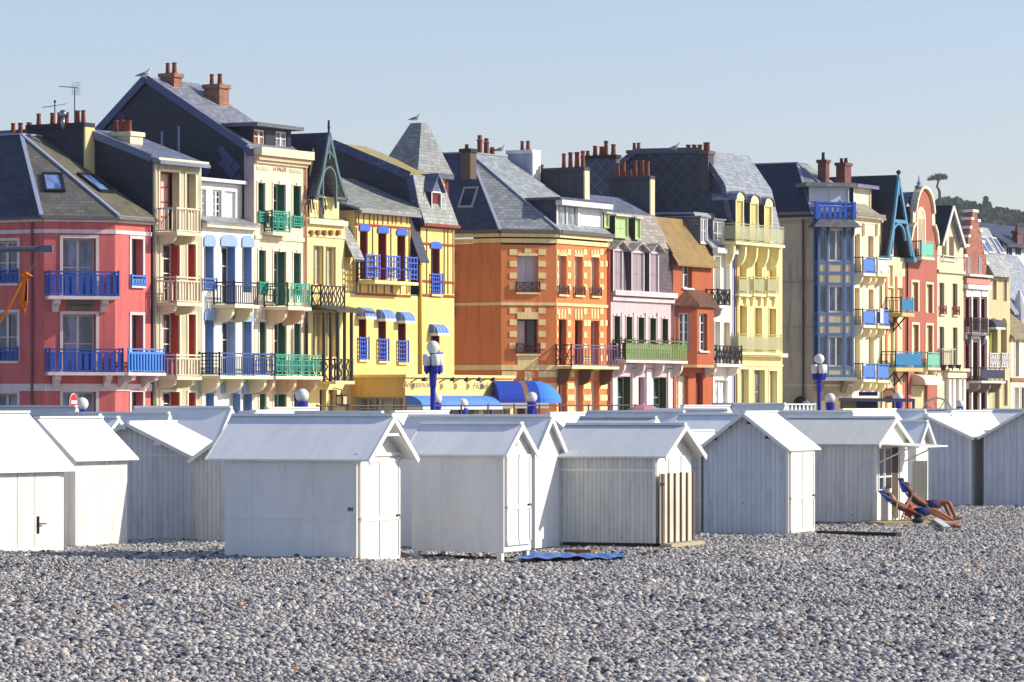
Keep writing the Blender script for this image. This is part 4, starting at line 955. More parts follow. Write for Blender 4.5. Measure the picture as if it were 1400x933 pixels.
h.stack(0.8,700,728,216,240,0.4,FW,[(730,0.5),(737,0.5)],POT,0.5) if False else None
pipe(h,1002,345,None,paint((60,66,150)),r=0.04)
# ================================================================== 11 tall pale yellow house with mansard
PYE=plaster((248,230,160),var=0.06,stain=(222,196,110)); DIA=slate((50,56,74),diamond=True,tw=0.55,th=0.55); CPY=plaster((250,238,180),var=0.05)
h=House('terraced_house','tall pale yellow house with grey mansard, three arched dormers and glass balcony screens','house',1004,1069.5); f=h.f
wy=Wn(frame=CPY,shut=plaster((222,200,120)),nx=1,depth=0.3,sur=CPY,sw=0.06)
GP=screen_glass()
wins=[((1010,346,1020,402),wy),((1031,348,1041,403),wy),((1051,349,1061,404),wy),((1010.5,418,1020.5,481),wy),((1031.5,421,1041,482),wy),((1051,422,1060.5,483),wy),
((1012,505,1023,600),wy.but(shut=paint((180,176,166)))),((1030,506,1045,600),wy.but(shut=None,frame=paint((190,186,176)),gl=glass((90,90,96)),nx=2)),((1051,507,1062,600),wy.but(shut=paint((196,196,186))))]
h.front(PYE,1004,1069.5,336,wins)
zt=f.z(1040,334)
h.body([(0,zt),(-0.05,h.wz(1003,318)[1]),h.wz(989,255),h.wz(957,207),h.wz(870,209),h.wz(843,229)],DIA,roofm=slate((142,150,162)),over=0.08,eave=0,skip=(),verge=0.3,vm=slate((90,98,120)))
for (a,b,y0,y1) in ((1006,1017,273,330),(1025.5,1037,277,331),(1045,1056,281,332)):
    h.dormer((a,y0,b,y1),-1.3,Wn(frame=CPY,shut=plaster((214,196,130)),nx=1),slate((60,66,84)),slate((130,138,156)),kind='arch',w=0.1,front=CPY,over=0.12,rise=0.45,rt=0.06)
o=h.balcony(988,1005,1071,308,333,'panel',GP,CPY,nb=5,brh=1.1,bm=CPY,sidemat=GP)
for (a,b) in ((1010,1025),(1030,1045),(1049,1064)):
    h.balcony(a-5,a,b,379,402,'panel',GP,CPY,nb=2,brh=0.45,bm=CPY)
h.balcony(1000,1009,1068,457,482,'panel',GP,CPY,nb=0,bm=CPY)
h.band(1004,1069.5,483,488,0.35,CPY,name='string_course'); h.band(1004,1069.5,498,501,0.06,CPY,name='string_course')
h.stack(-0.3,957,968,207,262,0.7,plaster((84,84,90)),[(960,0.5),(964,0.5)],POT,0.5,endm=None,capm=plaster((120,100,90)))
for px in (940,948,956):
    u,z=f.hit(px,209,-2.4); s_=f.side(0); ww,zz=s_.hit(px,208); m=MB(); m.lathe(f.P(0.1,ww,zz-0.1),[(0.15,0),(0.12,0.1),(0.11,0.4),(0.14,0.42),(0.14,0.5)],10); m.build('chimney_pot',POT,h.root)
h.stack(3.0,858,869,206,230,0.9,plaster((84,86,94)),[(862,0.45),(868,0.45)],POT,0.45)
pipe(h,1005.5,340,None,plaster((190,150,90)))
# ================================================================== 12 beige corner house with blue bay
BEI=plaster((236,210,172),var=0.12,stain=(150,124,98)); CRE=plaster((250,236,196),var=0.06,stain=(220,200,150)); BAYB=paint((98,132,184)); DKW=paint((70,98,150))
h=Corner('corner_house','beige corner house with a tall blue glazed bay, cobalt roof balcony and long slate roof','house',1112,1165,1204.5,LL=9)
fL,fM,fR=h.fL,h.fM,h.f
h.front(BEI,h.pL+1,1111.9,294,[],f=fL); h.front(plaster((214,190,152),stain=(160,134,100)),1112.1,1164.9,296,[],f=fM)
wc=Wn(frame=CRE,shut=plaster((200,168,140)),nx=1,depth=0.3,arch=1); wg=wc.but(shut=plaster((214,206,180)))
h.front(CRE,1165.1,1204,299,[((1168.5,320,1176,374),wc),((1187,323,1194.5,376),wc),((1168.5,394,1175.5,444),wc),((1187.5,396,1194.5,446),wc),((1168.5,459,1176,518),wg),((1187.5,461,1195,519),wg),((1170,545,1182,600),Wn(frame=paint((60,80,140)),gl=DKB))],f=fR)
h.shell(CRE,294,296,299,D=9)
h.ring(293,297,1190,0.32,paint((150,130,110)),'gutter'); h.ring(297.3,303,1190,0.16,CRE)
h.band(1166,1204,303,306,0.06,CRE,f=fR)
for y in (374.5,447,520): h.ring(y+6,y+8.5,1190,0.05,CRE,'string_course') if y>500 else None
for px in (1180,1198,1165.8): 
    for (y0,y1) in ((306,322),):
        m=MB(); fR.box(m,fR.u(px)-0.12,fR.u(px)+0.12,0,0.18,fR.z(px,y1),fR.z(px,y0)); m.build('corbel',CRE,h.root)
u,z=fL.hit(1099,294); m=MB(); m.tube([fL.P(u,0.08,z),fL.P(u,0.08,ZG)],0.07); m.build('drain_pipe',paint((110,86,76)),h.root)
m=MB(); fL.box(m,0,h.LL,0,0.03,fL.z(1090,306),fL.z(1090,302)); fL.box(m,0,h.LL,0,0.03,fL.z(1090,387),fL.z(1090,384)); fL.box(m,0,h.LL,0,0.03,fL.z(1090,448),fL.z(1090,446)); m.build('string_course',plaster((214,196,168)),h.root)
S1=slate((42,48,76)); S2=slate((140,142,150)); S3=slate((150,152,144),lich=(160,156,120),amt=0.4)  # shade of the left slope and sun on the others put into the slates
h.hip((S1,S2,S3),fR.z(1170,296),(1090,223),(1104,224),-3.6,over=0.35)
# bay
W0=0.65; bf=Face(fM.P(fM.u(1119,W0),W0,0).xy,MD); Lb=bf.u(1166); zt=bf.z(1142,311); zb=bf.z(1142,516)
lv=[(314,357),(391,427),(460,501)]; holes=[]; specs=[]
for y0,y1 in lv:
    for (a,b_) in ((1120.5,1130),(1133,1153.5),(1156.5,1164.5)): 
        holes.append((bf.u(a),bf.u(b_),bf.z(1142,y1),bf.z(1142,y0))); specs.append(2 if b_-a>12 else 1)
m=MB(); wallgrid(m,bf,0,Lb,zb,zt,holes,0.1); m.build('bay_wall',plaster((226,210,170)),h.root,recalc=False)
for hh,nx in zip(holes,specs): h.window(hh,Wn(frame=paint((150,176,210)) if nx==1 else WHITE,nx=nx,nz=1,depth=0.09,gl=glass((76,84,98))),bf)
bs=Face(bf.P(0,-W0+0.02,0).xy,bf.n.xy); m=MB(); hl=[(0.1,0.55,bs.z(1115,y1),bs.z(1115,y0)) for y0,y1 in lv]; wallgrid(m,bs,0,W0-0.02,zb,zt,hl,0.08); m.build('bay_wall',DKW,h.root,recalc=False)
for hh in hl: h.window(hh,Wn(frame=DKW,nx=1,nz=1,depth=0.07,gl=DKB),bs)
m=MB(); m.poly([bf.P(Lb,0,zb),bf.P(Lb,-W0+.02,zb),bf.P(Lb,-W0+.02,zt),bf.P(Lb,0,zt)]); m.build('bay_wall',BAYB,h.root)
m=MB()
for px in (1119.5,1131.5,1154.8,1165.8): bf.box(m,bf.u(px)-0.06,bf.u(px)+0.06,0.0,0.05,zb,zt)
for y in (359,373,388,429,443,457,503,514): bf.box(m,0.0,Lb,0.0,0.045,bf.z(1142,y+1.5),bf.z(1142,y-1.5))
m.build('bay_frame',BAYB,h.root)
m=MB()
for y in (359,373,388,429,443,457,503,514): bs.box(m,0.0,W0,0.0,0.045,bs.z(1114,y+1.5),bs.z(1114,y-1.5))
for q in (0.0,W0-0.06): bs.box(m,q,q+0.06,0.0,0.05,zb,zt)
m.build('bay_frame',BAYB,h.root)
m=MB(); bf.box(m,-0.15,Lb+0.2,-W0,0.15,zb-0.2,zb-0.003); m.build('bay_floor',plaster((196,200,196)),h.root)
m=MB()
for q in (0.3,Lb-0.35): m.prism([bf.P(q-0.15,a-W0,b_) for a,b_ in ((0.003,zb-0.21),(W0,zb-0.21),(W0*0.6,zb-0.5),(0.003,zb-0.9))],bf.d*0.3)
m.build('bay_bracket',plaster((180,156,116)),h.root)
m=MB(); r0,r1=zt,zt+0.45; o_=0.42
A0,A1,A2,A3=bf.P(-o_,o_,r0),bf.P(Lb+o_,o_,r0),bf.P(Lb+o_,-W0,r0),bf.P(-o_,-W0,r0); B0,B1,B2,B3=bf.P(0.0,0.05,r1),bf.P(Lb,0.05,r1),bf.P(Lb,-W0,r1),bf.P(0,-W0,r1)
m.add([A0,A1,A2,A3,B0,B1,B2,B3],[(0,1,5,4),(1,2,6,5),(3,0,4,7),(4,5,6,7),(0,3,2,1)]); m.build('bay_roof',slate((104,104,112)),h.root)
for px in (1120,1131.5,1154,1165):
    u=bf.u(px); m=MB(); m.prism([bf.P(u-0.05,a,zt+b_) for a,b_ in ((0,-0.02),(0.36,-0.02),(0.3,-0.14),(0.06,-0.55),(0,-0.55))],bf.d*0.1); m.build('bracket',DKW,h.root)
zr0=bf.z(1142,300);zr1=bf.z(1142,279); CBR=paint((52,104,214)); m=MB()
railing(m,bf,-0.1,Lb+0.05,0,0,zr0,zr1,'boards',0.3,0.07); railing(m,bf,-0.1,-0.1,0,-1.0,zr0,zr1,'boards',0.3,0.07); railing(m,bf,Lb+.05,Lb+.05,0,-1.0,zr0,zr1,'boards',0.3,0.07); bf.box(m,-0.2,Lb+0.15,-0.06,0.06,zr1,zr1+0.1)
for q in (-0.1,Lb+0.05): bf.box(m,q-0.1,q+0.1,-0.1,0.1,zr0,zr1+0.12)
m.build('roof_balcony_rail',CBR,h.root)
LB2=paint((224,230,234))
h.dormer((1106,256,1161,300),-3.0,Wn(frame=paint((200,214,226)),shut=LB2,nx=2),S1,slate((130,132,134)),f=fM,w=-0.35,front=LB2,over=0.3,rt=0.25)
h.dormer((1167,258,1191,293),-3.2,Wn(frame=CRE,shut=plaster((236,228,206)),nx=1),S1,slate((110,116,150)),f=fR,w=-0.6,front=CRE,over=0.3,rt=0.2)
BRD=brick((112,60,54),mortar=(120,90,84)); 
h.stack(0.4,1118,1129,219,262,0.5,BRD,[(1123,0.45)],plaster((60,50,50)),0.45,capm=BRD); h.stack(1.4,1143,1155,223,262,0.9,BRD,[(1146,0.3),(1152,0.3)],plaster((60,50,50)),0.3,capm=BRD)
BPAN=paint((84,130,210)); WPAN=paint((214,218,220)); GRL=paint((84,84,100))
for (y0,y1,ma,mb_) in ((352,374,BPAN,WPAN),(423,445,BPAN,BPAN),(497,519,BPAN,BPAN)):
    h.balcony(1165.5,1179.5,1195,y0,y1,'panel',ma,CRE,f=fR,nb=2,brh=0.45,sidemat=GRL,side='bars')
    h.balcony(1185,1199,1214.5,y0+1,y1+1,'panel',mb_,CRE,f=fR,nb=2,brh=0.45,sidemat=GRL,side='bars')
w_=0.72; m=MB(); a,b_=fR.u(1202,w_),fR.u(1206,w_); fR.box(m,a,b_,0.78,0.8,fR.z(1203,442,w_),fR.z(1203,422,w_)); tw=m.build('hanging_towel',canvas((236,236,240)),None); tag(tw,'white towel hung over the blue balcony of the beige corner house','towel')
m=MB(); c=fL.hit(1094,551,0.4); m.lathe((0,0,0),[(0.38,-0.04),(0.38,0.04)],20); cc=fL.P(c[0],0.4,c[1]); m.v=[tuple(cc+fL.d*(y)+fL.n*(z_*1.0)+V((0,0,x))) for x,y,z_ in m.v]; m.build('hanging_sign',paint((30,30,40)),h.root)
pipe(h,1203,300,None,paint((90,70,60)),f=fR)
# ================================================================== 13 blue truss house
CB13=plaster((246,226,176),var=0.08); AZ_=paint((84,146,182)); BRS=plaster((196,116,92)); TLB=paint((36,120,170)); K13=paint((36,30,36))
h=House('terraced_house','cream and brick house fronted by a tall bright blue pointed timber truss','house',1204.8,1237.5); f=h.f
wq=Wn(frame=CB13,shut=plaster((232,212,166)),nx=1,depth=0.15)
h.front(CB13,1204.8,1237.5,352,[((1215,363,1221,392),wq.but(arch=1)),((1214,394,1222,428),wq),((1214,440,1222,500),wq),((1227,394,1234,428),wq),((1216,530,1224,600),wq)])
for px in (1211.5,1225,1235.5): h.blocks([(px-1.5,378,px+1.5,600)],BRS,'brick_strip',0.03)
zt=f.z(1222,352); h.body([(0,zt),(-8,zt)],CB13,roofm=ZINC,rooft=0.04,over=0,eave=0)
wt=0.5; ua,za=f.hit(1228.5,239,wt); ul,zb=f.hit(1215,350,wt); ur=f.u(1249,wt)
NV2=slate((34,38,60))
for e,zz in ((ul,zb),(ur,zb)):
    m=MB(); mid=(ua+(e-ua)*0.55,zb+(za-zb)*0.38)
    for (x0,y0),(x1,y1) in (((ua,za),mid),(mid,(e,zb))): m.prism([f.P(x0,wt-0.1,y0-0.1),f.P(x1,wt-0.1,y1-0.1),f.P(x1,-8,y1-0.1),f.P(x0,-8,y0-0.1)],(0,0,0.09))
    m.build('roof',NV2,h.root)
for (y0,y1) in ((0,0),):
    m=MB()
    for e in (ul,ur):
        mid=(ua+(e-ua)*0.55,zb+(za-zb)*0.38)
        m.beam(f.P(ua,wt,za-0.2),f.P(mid[0],wt,mid[1]),0.13,0.2); m.beam(f.P(*((mid[0]),wt,mid[1])),f.P(e,wt,zb),0.13,0.2); m.beam(f.P(e+(0.35 if e==ul else -0.35),wt,zb+0.1),f.P(mid[0]+(0.15 if e==ul else -0.15),wt,mid[1]),0.12,0.12)
        f.box(m,e-0.22,e+0.22,-0.3,wt+0.12,zb-0.25,zb)
    q=0.5; m.beam(f.P(ua+(ul-ua)*q*0.95,wt,zb+(za-zb)*0.43),f.P(ua+(ur-ua)*q*0.95,wt,zb+(za-zb)*0.43),0.14,0.2)
    m.beam(f.P(ua,wt,za),f.P(ua,wt,zb+(za-zb)*0.75),0.1)
    ap=[f.P(ua+(ur-ul)*0.26*math.cos(math.pi*i/8),wt,zb+(za-zb)*0.2+(za-zb)*0.2*math.sin(math.pi*i/8)) for i in range(9)]
    for a,b in zip(ap,ap[1:]): m.beam(a,b,0.12)
    m.build('gable_truss',AZ_,h.root)
m=MB(); m.lathe(f.P(ua,wt,za-0.1),[(0.05,0),(0.05,0.1),(0.14,0.2),(0.14,0.28),(0.03,0.38)],8); m.build('finial',K13,h.root)
m=MB(); f.flat(m,[(ul+0.3,zb),(ur-0.3,zb),(ua,zb+(za-zb)*0.6)],-0.3,-0.25); m.build('gable_wall',plaster((110,74,66)),h.root)
m=MB(); f.box(m,f.u(1216),f.u(1222),-0.25,-0.02,zt,f.z(1222,312)); m.build('gable_window',plaster((232,206,160)),h.root)
for (pl,pc,pr,y0,y1) in ((1211,1232,1248,407,428),(1205,1224,1260,481,503)):
    o=h.balcony(pl,pc,pr,y0,y1,'panel',TLB,plaster((216,190,130)),nb=0,sidemat=K13,side='bars2',pitch=0.25,t=0.22)
    u0=f.u(pl); z=f.z(pc,y1)-0.25
    for du in (0.1,1.1 if pr<1250 else 1.8):
        m=MB(); m.beam(f.P(u0+du,0.02,z-0.8),f.P(u0+du,0.8,z),0.07); m.beam(f.P(u0+du,0.02,z),f.P(u0+du,0.5,z-0.75),0.06); m.beam(f.P(u0+du,0.02,z),f.P(u0+du,0.02,z-0.9),0.07); m.build('bracket',K13,o)
# round sign
m=MB(); u,z=f.hit(1215,541,0.3); cc=f.P(u,0.3,z); q=Face(cc.xy,(1,0.1)); 
ring=[(0.42*math.cos(t*math.pi/12),0.42*math.sin(t*math.pi/12)) for t in range(24)]
q.flat(m,[(a,z+b) for a,b in ring],-0.04,0.0); o=m.build('round_sign',paint((40,26,30)),None); tag(o,'round brown hanging sign with a cream rim beside the beige corner house','sign')
m=MB(); q.flat(m,[(a*0.85,z+b*0.85) for a,b in ring],0.002,0.012); m.build('sign_face',paint((196,150,116)),o)
m=MB(); q.flat(m,[(0.5*0.5*math.cos(t*math.pi/8),z-0.12+0.1*math.sin(t*math.pi/8)) for t in range(16)],0.014,0.024); m.build('emblem',paint((120,50,30)),o)
# ================================================================== 14 red house with curved gable
RED=plaster((174,106,92),var=0.1,stain=(180,96,80)); CB=plaster((244,228,190),var=0.06)
h=House('terraced_house','salmon red house with a cream edged curved gable and turquoise balconies','house',1237.8,1281); f=h.f
wz_=Wn(frame=CB,shut=plaster((222,206,160)),nx=1,depth=0.2,sur=CB,sw=0.13)
h.front(RED,1237.8,1281,352,[((1246.5,386,1255,426),wz_),((1266,389,1274.5,428),wz_),((1247,444,1255.5,502),wz_),((1266,445,1274.5,503),wz_),((1246,528,1268,600),wz_.but(nx=2,sur=None))])
zt=f.z(1260,352); h.body([(0,zt),(-8,zt)],RED,roofm=ZINC,rooft=0.04,over=0,eave=0)
out=[(1240,353),(1243,330),(1246,312),(1249.5,305),(1250,290),(1252,275),(1255,264),(1259,257),(1263,256),(1267,259),(1271,266),(1274,278),(1275.5,292),(1276,308),(1279,318),(1281,335),(1281,353)]
pts=[f.hit(*p) for p in out]; m=MB(); f.flat(m,pts,-0.3,0.0); m.build('gable_wall',RED,h.root)
m=MB()
for a,b in zip(pts[1:-1],pts[2:-1]): m.beam(f.P(a[0],-0.05,a[1]),f.P(b[0],-0.05,b[1]),0.45,0.16)
m.build('gable_coping',CB,h.root)
m=MB(); u,z=f.hit(1258.5,257); m.lathe(f.P(u,-0.1,z),[(0.3,0),(0.22,0.1),(0.09,0.2),(0.14,0.3),(0.05,0.4),(0.02,0.75)],10); m.build('finial',plaster((150,156,170)),h.root)
m=MB(); a,b,c,d=h.rect((1254,300,1263,352)); f.box(m,a,b,0.0,0.02,c,d); m.build('gable_window',plaster((190,170,150)),h.root)
m=MB(); f.box(m,a-0.16,a,0,0.06,c,d); f.box(m,b,b+0.16,0,0.06,c,d)
ap=arcpoly(a-0.16,b+0.16,d,0.75); ai=arcpoly(a,b,d,0.55)
for i in range(8): f.flat(m,[ap[i],ap[i+1],ai[i+1],ai[i]],0,0.06)
m.build('surround',CB,h.root)
m=MB(); f.flat(m,arcpoly(a,b,d,0.54),0.0,0.03); m.build('fanlight',plaster((206,200,176)),h.root)
# domed slate roof behind
m=MB(); L=h.L; prf=[(0,0.0),(0.35,0.9),(0.9,1.6),(1.6,2.0),(2.4,1.6),(3.0,0.9),(3.3,0)]; z0=f.z(1250,300); 
for (x0,y0),(x1,y1) in zip(prf,prf[1:]): m.poly([f.P(L*0.08+x0*L/3.6,-0.31,z0+y0*0.85),f.P(L*0.08+x1*L/3.6,-0.31,z0+y1*0.85),f.P(L*0.08+x1*L/3.6,-1.5,z0+y1*0.85),f.P(L*0.08+x0*L/3.6,-1.5,z0+y0*0.85)])
m.build('dome_roof',slate((84,92,124)),h.root)
sdn=f.side(0.1); m=MB(); sdn.box(m,-1.5,-0.3,0,0.02,zt,z0); m.build('side_wall',slate((80,84,100)),h.root)
TQ=paint((112,200,178))
h.balcony(1243,1259,1276,330,352,'panel',TQ,CB,nb=0,sidemat=paint((44,54,70)),side='bars')
h.balcony(1254,1268,1284,482,503,'panel',paint((120,190,170)),CB,nb=2,brh=0.3,sidemat=TQ,side='bars')
h.awning(f.u(1246),f.u(1270),f.z(1258,512),0.5,0.9,(canvas((240,232,206)),VAL))
pipe(h,1239,353,None,paint((40,30,34)))
# ================================================================== 15 grey-green gabled house
GGR=plaster((214,206,176),var=0.1,stain=(176,168,136)); DBR=plaster((112,94,84)); 
h=House('terraced_house','grey green rendered house with a pointed gable and dark shuttered windows','house',1281.3,1317.5); f=h.f
wd_=Wn(frame=DBR,shut=DBR,nx=1,depth=0.2); rr=('cross',paint((130,40,40)),0.5,0.15)
h.front(GGR,1281.3,1317.5,352,[((1284.5,387,1291,430),wd_.but(rail=rr,sill=GGR)),((1302.5,388,1309,431),wd_.but(rail=rr,sill=GGR)),((1284.5,447,1291,504),wd_),((1303,448,1309,505),wd_)],)
zt=f.z(1300,352); h.body([(0,zt),(-8,zt)],GGR,roofm=ZINC,rooft=0.04,over=0,eave=0)
wt=0.35; ua,za=f.hit(1303.5,283,wt); ul,zb=f.hit(1289,336,wt); ur=f.u(1320,wt); zb2=f.z(1320,344,wt)
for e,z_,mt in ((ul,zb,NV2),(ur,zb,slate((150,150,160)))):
    m=MB(); m.prism([f.P(ua,wt,za),f.P(e,wt,z_),f.P(e,-7,z_),f.P(ua,-7,za)],(0,0,0.1)); m.build('roof',mt,h.root)  # left slope navy as if shaded, right pale as if sunlit, by colour
m=MB(); m.beam(f.P(ua,wt+.02,za+0.02),f.P(ul,wt+.02,zb),0.06,0.22); m.beam(f.P(ua,wt+.02,za+0.02),f.P(ur,wt+.02,zb),0.06,0.22); m.build('barge_board',WHITE,h.root)
uu=[f.u(1284),f.u(1317)]; uc=(ul+ur)/2; m=MB(); f.flat(m,[(0.05,zt-0.02),(h.L-0.05,zt-0.02),(h.L-0.05,zb-0.05),(uc,za-0.25),(0.05,zb-0.05)],-0.25,-0.003); m.build('gable_wall',GGR,h.root)
for r in ((1288,325,1293.5,352),(1298,324,1303.5,353)):
    a,b,c,d=h.rect(r); m=MB(); f.box(m,a,b,0.0,0.03,c,d); m.build('gable_window',DBR,h.root)
a,b,c,d=h.rect((1287,350,1305,358)); m=MB(); railing(m,f,a,b,0.12,0.12,c,d,'none',0.2,0.06); m.build('window_rail',WHITE,h.root)
h.band(1281.3,1317.5,370,374,0.14,GGR,name='string_course'); 
CST=plaster((232,222,190),var=0.15)
h.band(1289,1317,504,508,0.45,CST); h.band(1290,1316,509,517,0.3,CST,name='frieze')
for px in (1294,1300,1308,1314): h.blocks([(px-1.5,519,px+1.5,600)],paint((236,236,230)),'pilaster',0.25)
for px in (1291,1301,1311):
    u,z=f.hit(px,501,0.4); m=MB(); m.lathe(f.P(u,0.35,z-0.25),[(0.12,0),(0.2,0.3),(0.22,0.34),(0.1,0.34)],10); m.build('flower_pot',plaster((70,50,40)),h.root)
h.balcony(1283,1288,1306,477,503,'bars',paint((200,200,190)),CST,nb=0,pitch=0.3,t=0.1)
# ================================================================== 16 stepped brick gable
BRP=brick((150,82,68),mortar=(170,136,120)); WST=plaster((240,232,224),var=0.05); DR=paint((92,24,26)); IRN=paint((58,56,66))
h=House('terraced_house','narrow brick house with white capped stepped gable and wrought iron balconies','house',1318,1350); f=h.f
wb_=Wn(frame=DR,nx=1,nz=1,leaf=DR,depth=0.2,leafd=0.15,gl=glass((40,24,28)))
h.front(BRP,1318,1350,396,[((1320,408,1325,447),wb_),((1329,408,1336.5,452),wb_),((1341,409,1346.5,450),wb_),((1320,467,1325,505),wb_),((1329,468,1336.5,520),wb_),((1341,468,1346.5,520),wb_),((1320,534,1325,600),wb_),((1329,534,1336.5,600),wb_),((1341,535,1347,600),wb_)])
zt=f.z(1334,396); h.body([(0,zt),(-8,zt)],BRP,roofm=ZINC,rooft=0.04,over=0,eave=0)
st=[(1318,396),(1318,352),(1321,352),(1321,338),(1323.5,338),(1323.5,325),(1325.5,325),(1325.5,313),(1327.5,313),(1327.5,301),(1329.5,301),(1329.5,291),(1336,291),(1336,304),(1339,304),(1339,318),(1342,318),(1342,333),(1345,333),(1345,348),(1348,348),(1348,362),(1350,362),(1350,397)]
pts=[f.hit(*p) for p in st]; m=MB(); f.flat(m,pts,-0.55,0.0); m.build('gable_wall',BRP,h.root)
caps=[p for p in zip(pts,pts[1:]) if abs(p[0][1]-p[1][1])<0.12 and abs(p[0][0]-p[1][0])>0.05]
m=MB()
for a,b in caps: f.box(m,min(a[0],b[0])-0.07,max(a[0],b[0])+0.07,-0.62,0.07,max(a[1],b[1]),max(a[1],b[1])+0.17)
m.build('gable_coping',WST,h.root)
for r in ((1322,350,1326,374),(1337.5,352,1341.5,376)):
    a,b,c,d=h.rect(r); m=MB(); f.box(m,a,b,0.0,0.03,c,d); m.build('gable_window',paint((150,140,150)),h.root)
h.band(1318,1350,376,379,0.4,WST); h.band(1318,1350,381,389,0.2,plaster((214,150,140)),name='frieze'); h.band(1318,1350,390,396,0.3,WST); 
for y0,y1 in ((396,406),(455,464),(523,532)):
    for (a_,b_) in ((1319,1326.5),(1328,1338),(1340,1348)): h.blocks([(a_,y0,b_,y1)],WST,'window_hood',0.12)
for px in (1327.3,1338.3,1348.5): h.blocks([(px-0.8,399,px+0.8,600)],WST,'pilaster',0.1)
h.balcony(1320,1328,1350,435,456,'bars',IRN,plaster((120,112,120)),nb=2,pitch=0.13)
h.balcony(1322,1341,1373,503,521,'panel',paint((40,46,76)),plaster((226,220,206)),nb=3,sidemat=IRN,side='bars',bm=plaster((150,136,126)))
# ================================================================== 17 ochre house
OCY=plaster((202,188,148),var=0.08,stain=(200,178,100))
h=House('terraced_house','ochre yellow house with grey roof, two rooflights and arched loggia openings','house',1350.4,1381); f=h.f
wo=Wn(frame=plaster((120,92,70)),shut=plaster((130,100,80)),nx=1,depth=0.2,sur=plaster((250,240,210)),sw=0.06)
h.front(OCY,1350.4,1381,366,[((1357,382,1362,410),wo),((1372,383,1376,412),wo),((1352,445,1364,502),Wn(frame=OCY,nx=1,nz=1,depth=0.3,gl=plaster((150,150,60)))),((1368.5,445,1376.5,500),Wn(frame=OCY,nx=1,nz=1,depth=0.3,gl=plaster((160,140,60)))),((1358,530,1366,600),wo.but(shut=plaster((150,150,130)))),((1372,520,1377,555),wo)])
for r in ((1352,445,1364,446),(1368.5,445,1376.5,446)):
    a,b,c,d=h.rect(r); m=MB(); f.flat(m,arcpoly(a,b,d,0.45),0.0,0.02); m.build('arch_head',plaster((110,96,60)),h.root)
zt=f.z(1366,364); wr,zr=h.wz(1336,311,0); h.body([(0,zt),(-1.5,zr),(-7,zr-2)],OCY,roofm=slate((160,164,164)),over=0.1,eave=0.45)
rt=[f.P(0,0,zt+0.12),f.P(2,0,zt+0.12),f.P(0,-1.5,zr+0.12)]
skylight(h,rt[0],rt[1],rt[2],1348,336,0.5,0.62,WHITE); skylight(h,rt[0],rt[1],rt[2],1363,337,0.42,0.62,WHITE)
for (a_,b_) in ((1351.5,1364.5),(1368,1377)):
    a,b,c,d=h.rect((a_,483,b_,503)); m=MB(); railing(m,f,a,b,0.1,0.1,c,d,'cross',0.2,0.06); m.build('loggia_rail',WHITE,h.root)
h.awning(f.u(1351.5),f.u(1364.5),f.z(1358,437),0.5,0.5,(canvas((60,66,84)),VAL)) 
# ================================================================== 18, 19 houses at the far right end
h=House('terraced_house','pale stone house at the far right end with white framed tall windows','house',1381.5,1420); f=h.f
wv=Wn(frame=WHITE,shut=plaster((120,96,84)),nx=1,depth=0.2,sur=WHITE,sw=0.12)
h.front(plaster((240,232,204)),1381.5,1420,462,[((1388,466,1392.5,515),wv),((1401,467,1406,516),wv),((1387,530,1392.5,600),wv.but(shut=plaster((236,232,220)))),((1396,530,1402,600),wv)])
zt=f.z(1395,460); h.body([(0,zt),(-3,zt+2.2),(-6,zt)],SIDE_SL,roofm=slate((150,140,110),lich=(150,120,60),amt=0.5),over=0.1,eave=0.3)
h.band(1381.5,1420,517,522,0.1,plaster((150,116,90)),name='string_course')
h=House('far_house','grey roofed pale house with a dark gable rising behind the last house of the row','house',1371,1440,w=-7,group='houses behind the row'); f=h.f
h.front(plaster((206,212,226)),1371,1440,333,[((1376,338,1384,349),Wn(frame=paint((120,130,150)),nx=2,nz=1,depth=0.1)),((1388,338,1396,349),Wn(frame=paint((120,130,150)),nx=2,nz=1,depth=0.1))])
zt=f.z(1390,333); h.body([(0,zt),(-2.0,zt+1.3),(-6,zt)],NV2,roofm=slate((66,72,96)),over=0.3,eave=0.5)
h.stack(2.0,1384,1391,316,340,0.8,BRD,[1387],POT,0.4)
h=House('far_house','low house with a broad lit slate roof and pale cone above the pale stone house','house',1380,1440,w=-2.5,group='houses behind the row'); f=h.f
h.front(plaster((214,214,214)),1380,1440,420,[]); zt=f.z(1395,420)
h.body([(0,zt),(-2.6,f.z(1385,352,-2.6)),(-6,zt)],NV2,roofm=slate((150,158,172)),over=0.15,eave=0.4)
m=MB(); a=f.u(1394,0.2); m.lathe(f.P(a,0.2,zt-1.2),[(0.9,0),(0.75,0.4),(0.5,1.2),(0.06,2.3)],12); m.build('cone_roof',plaster((220,222,226)),h.root)
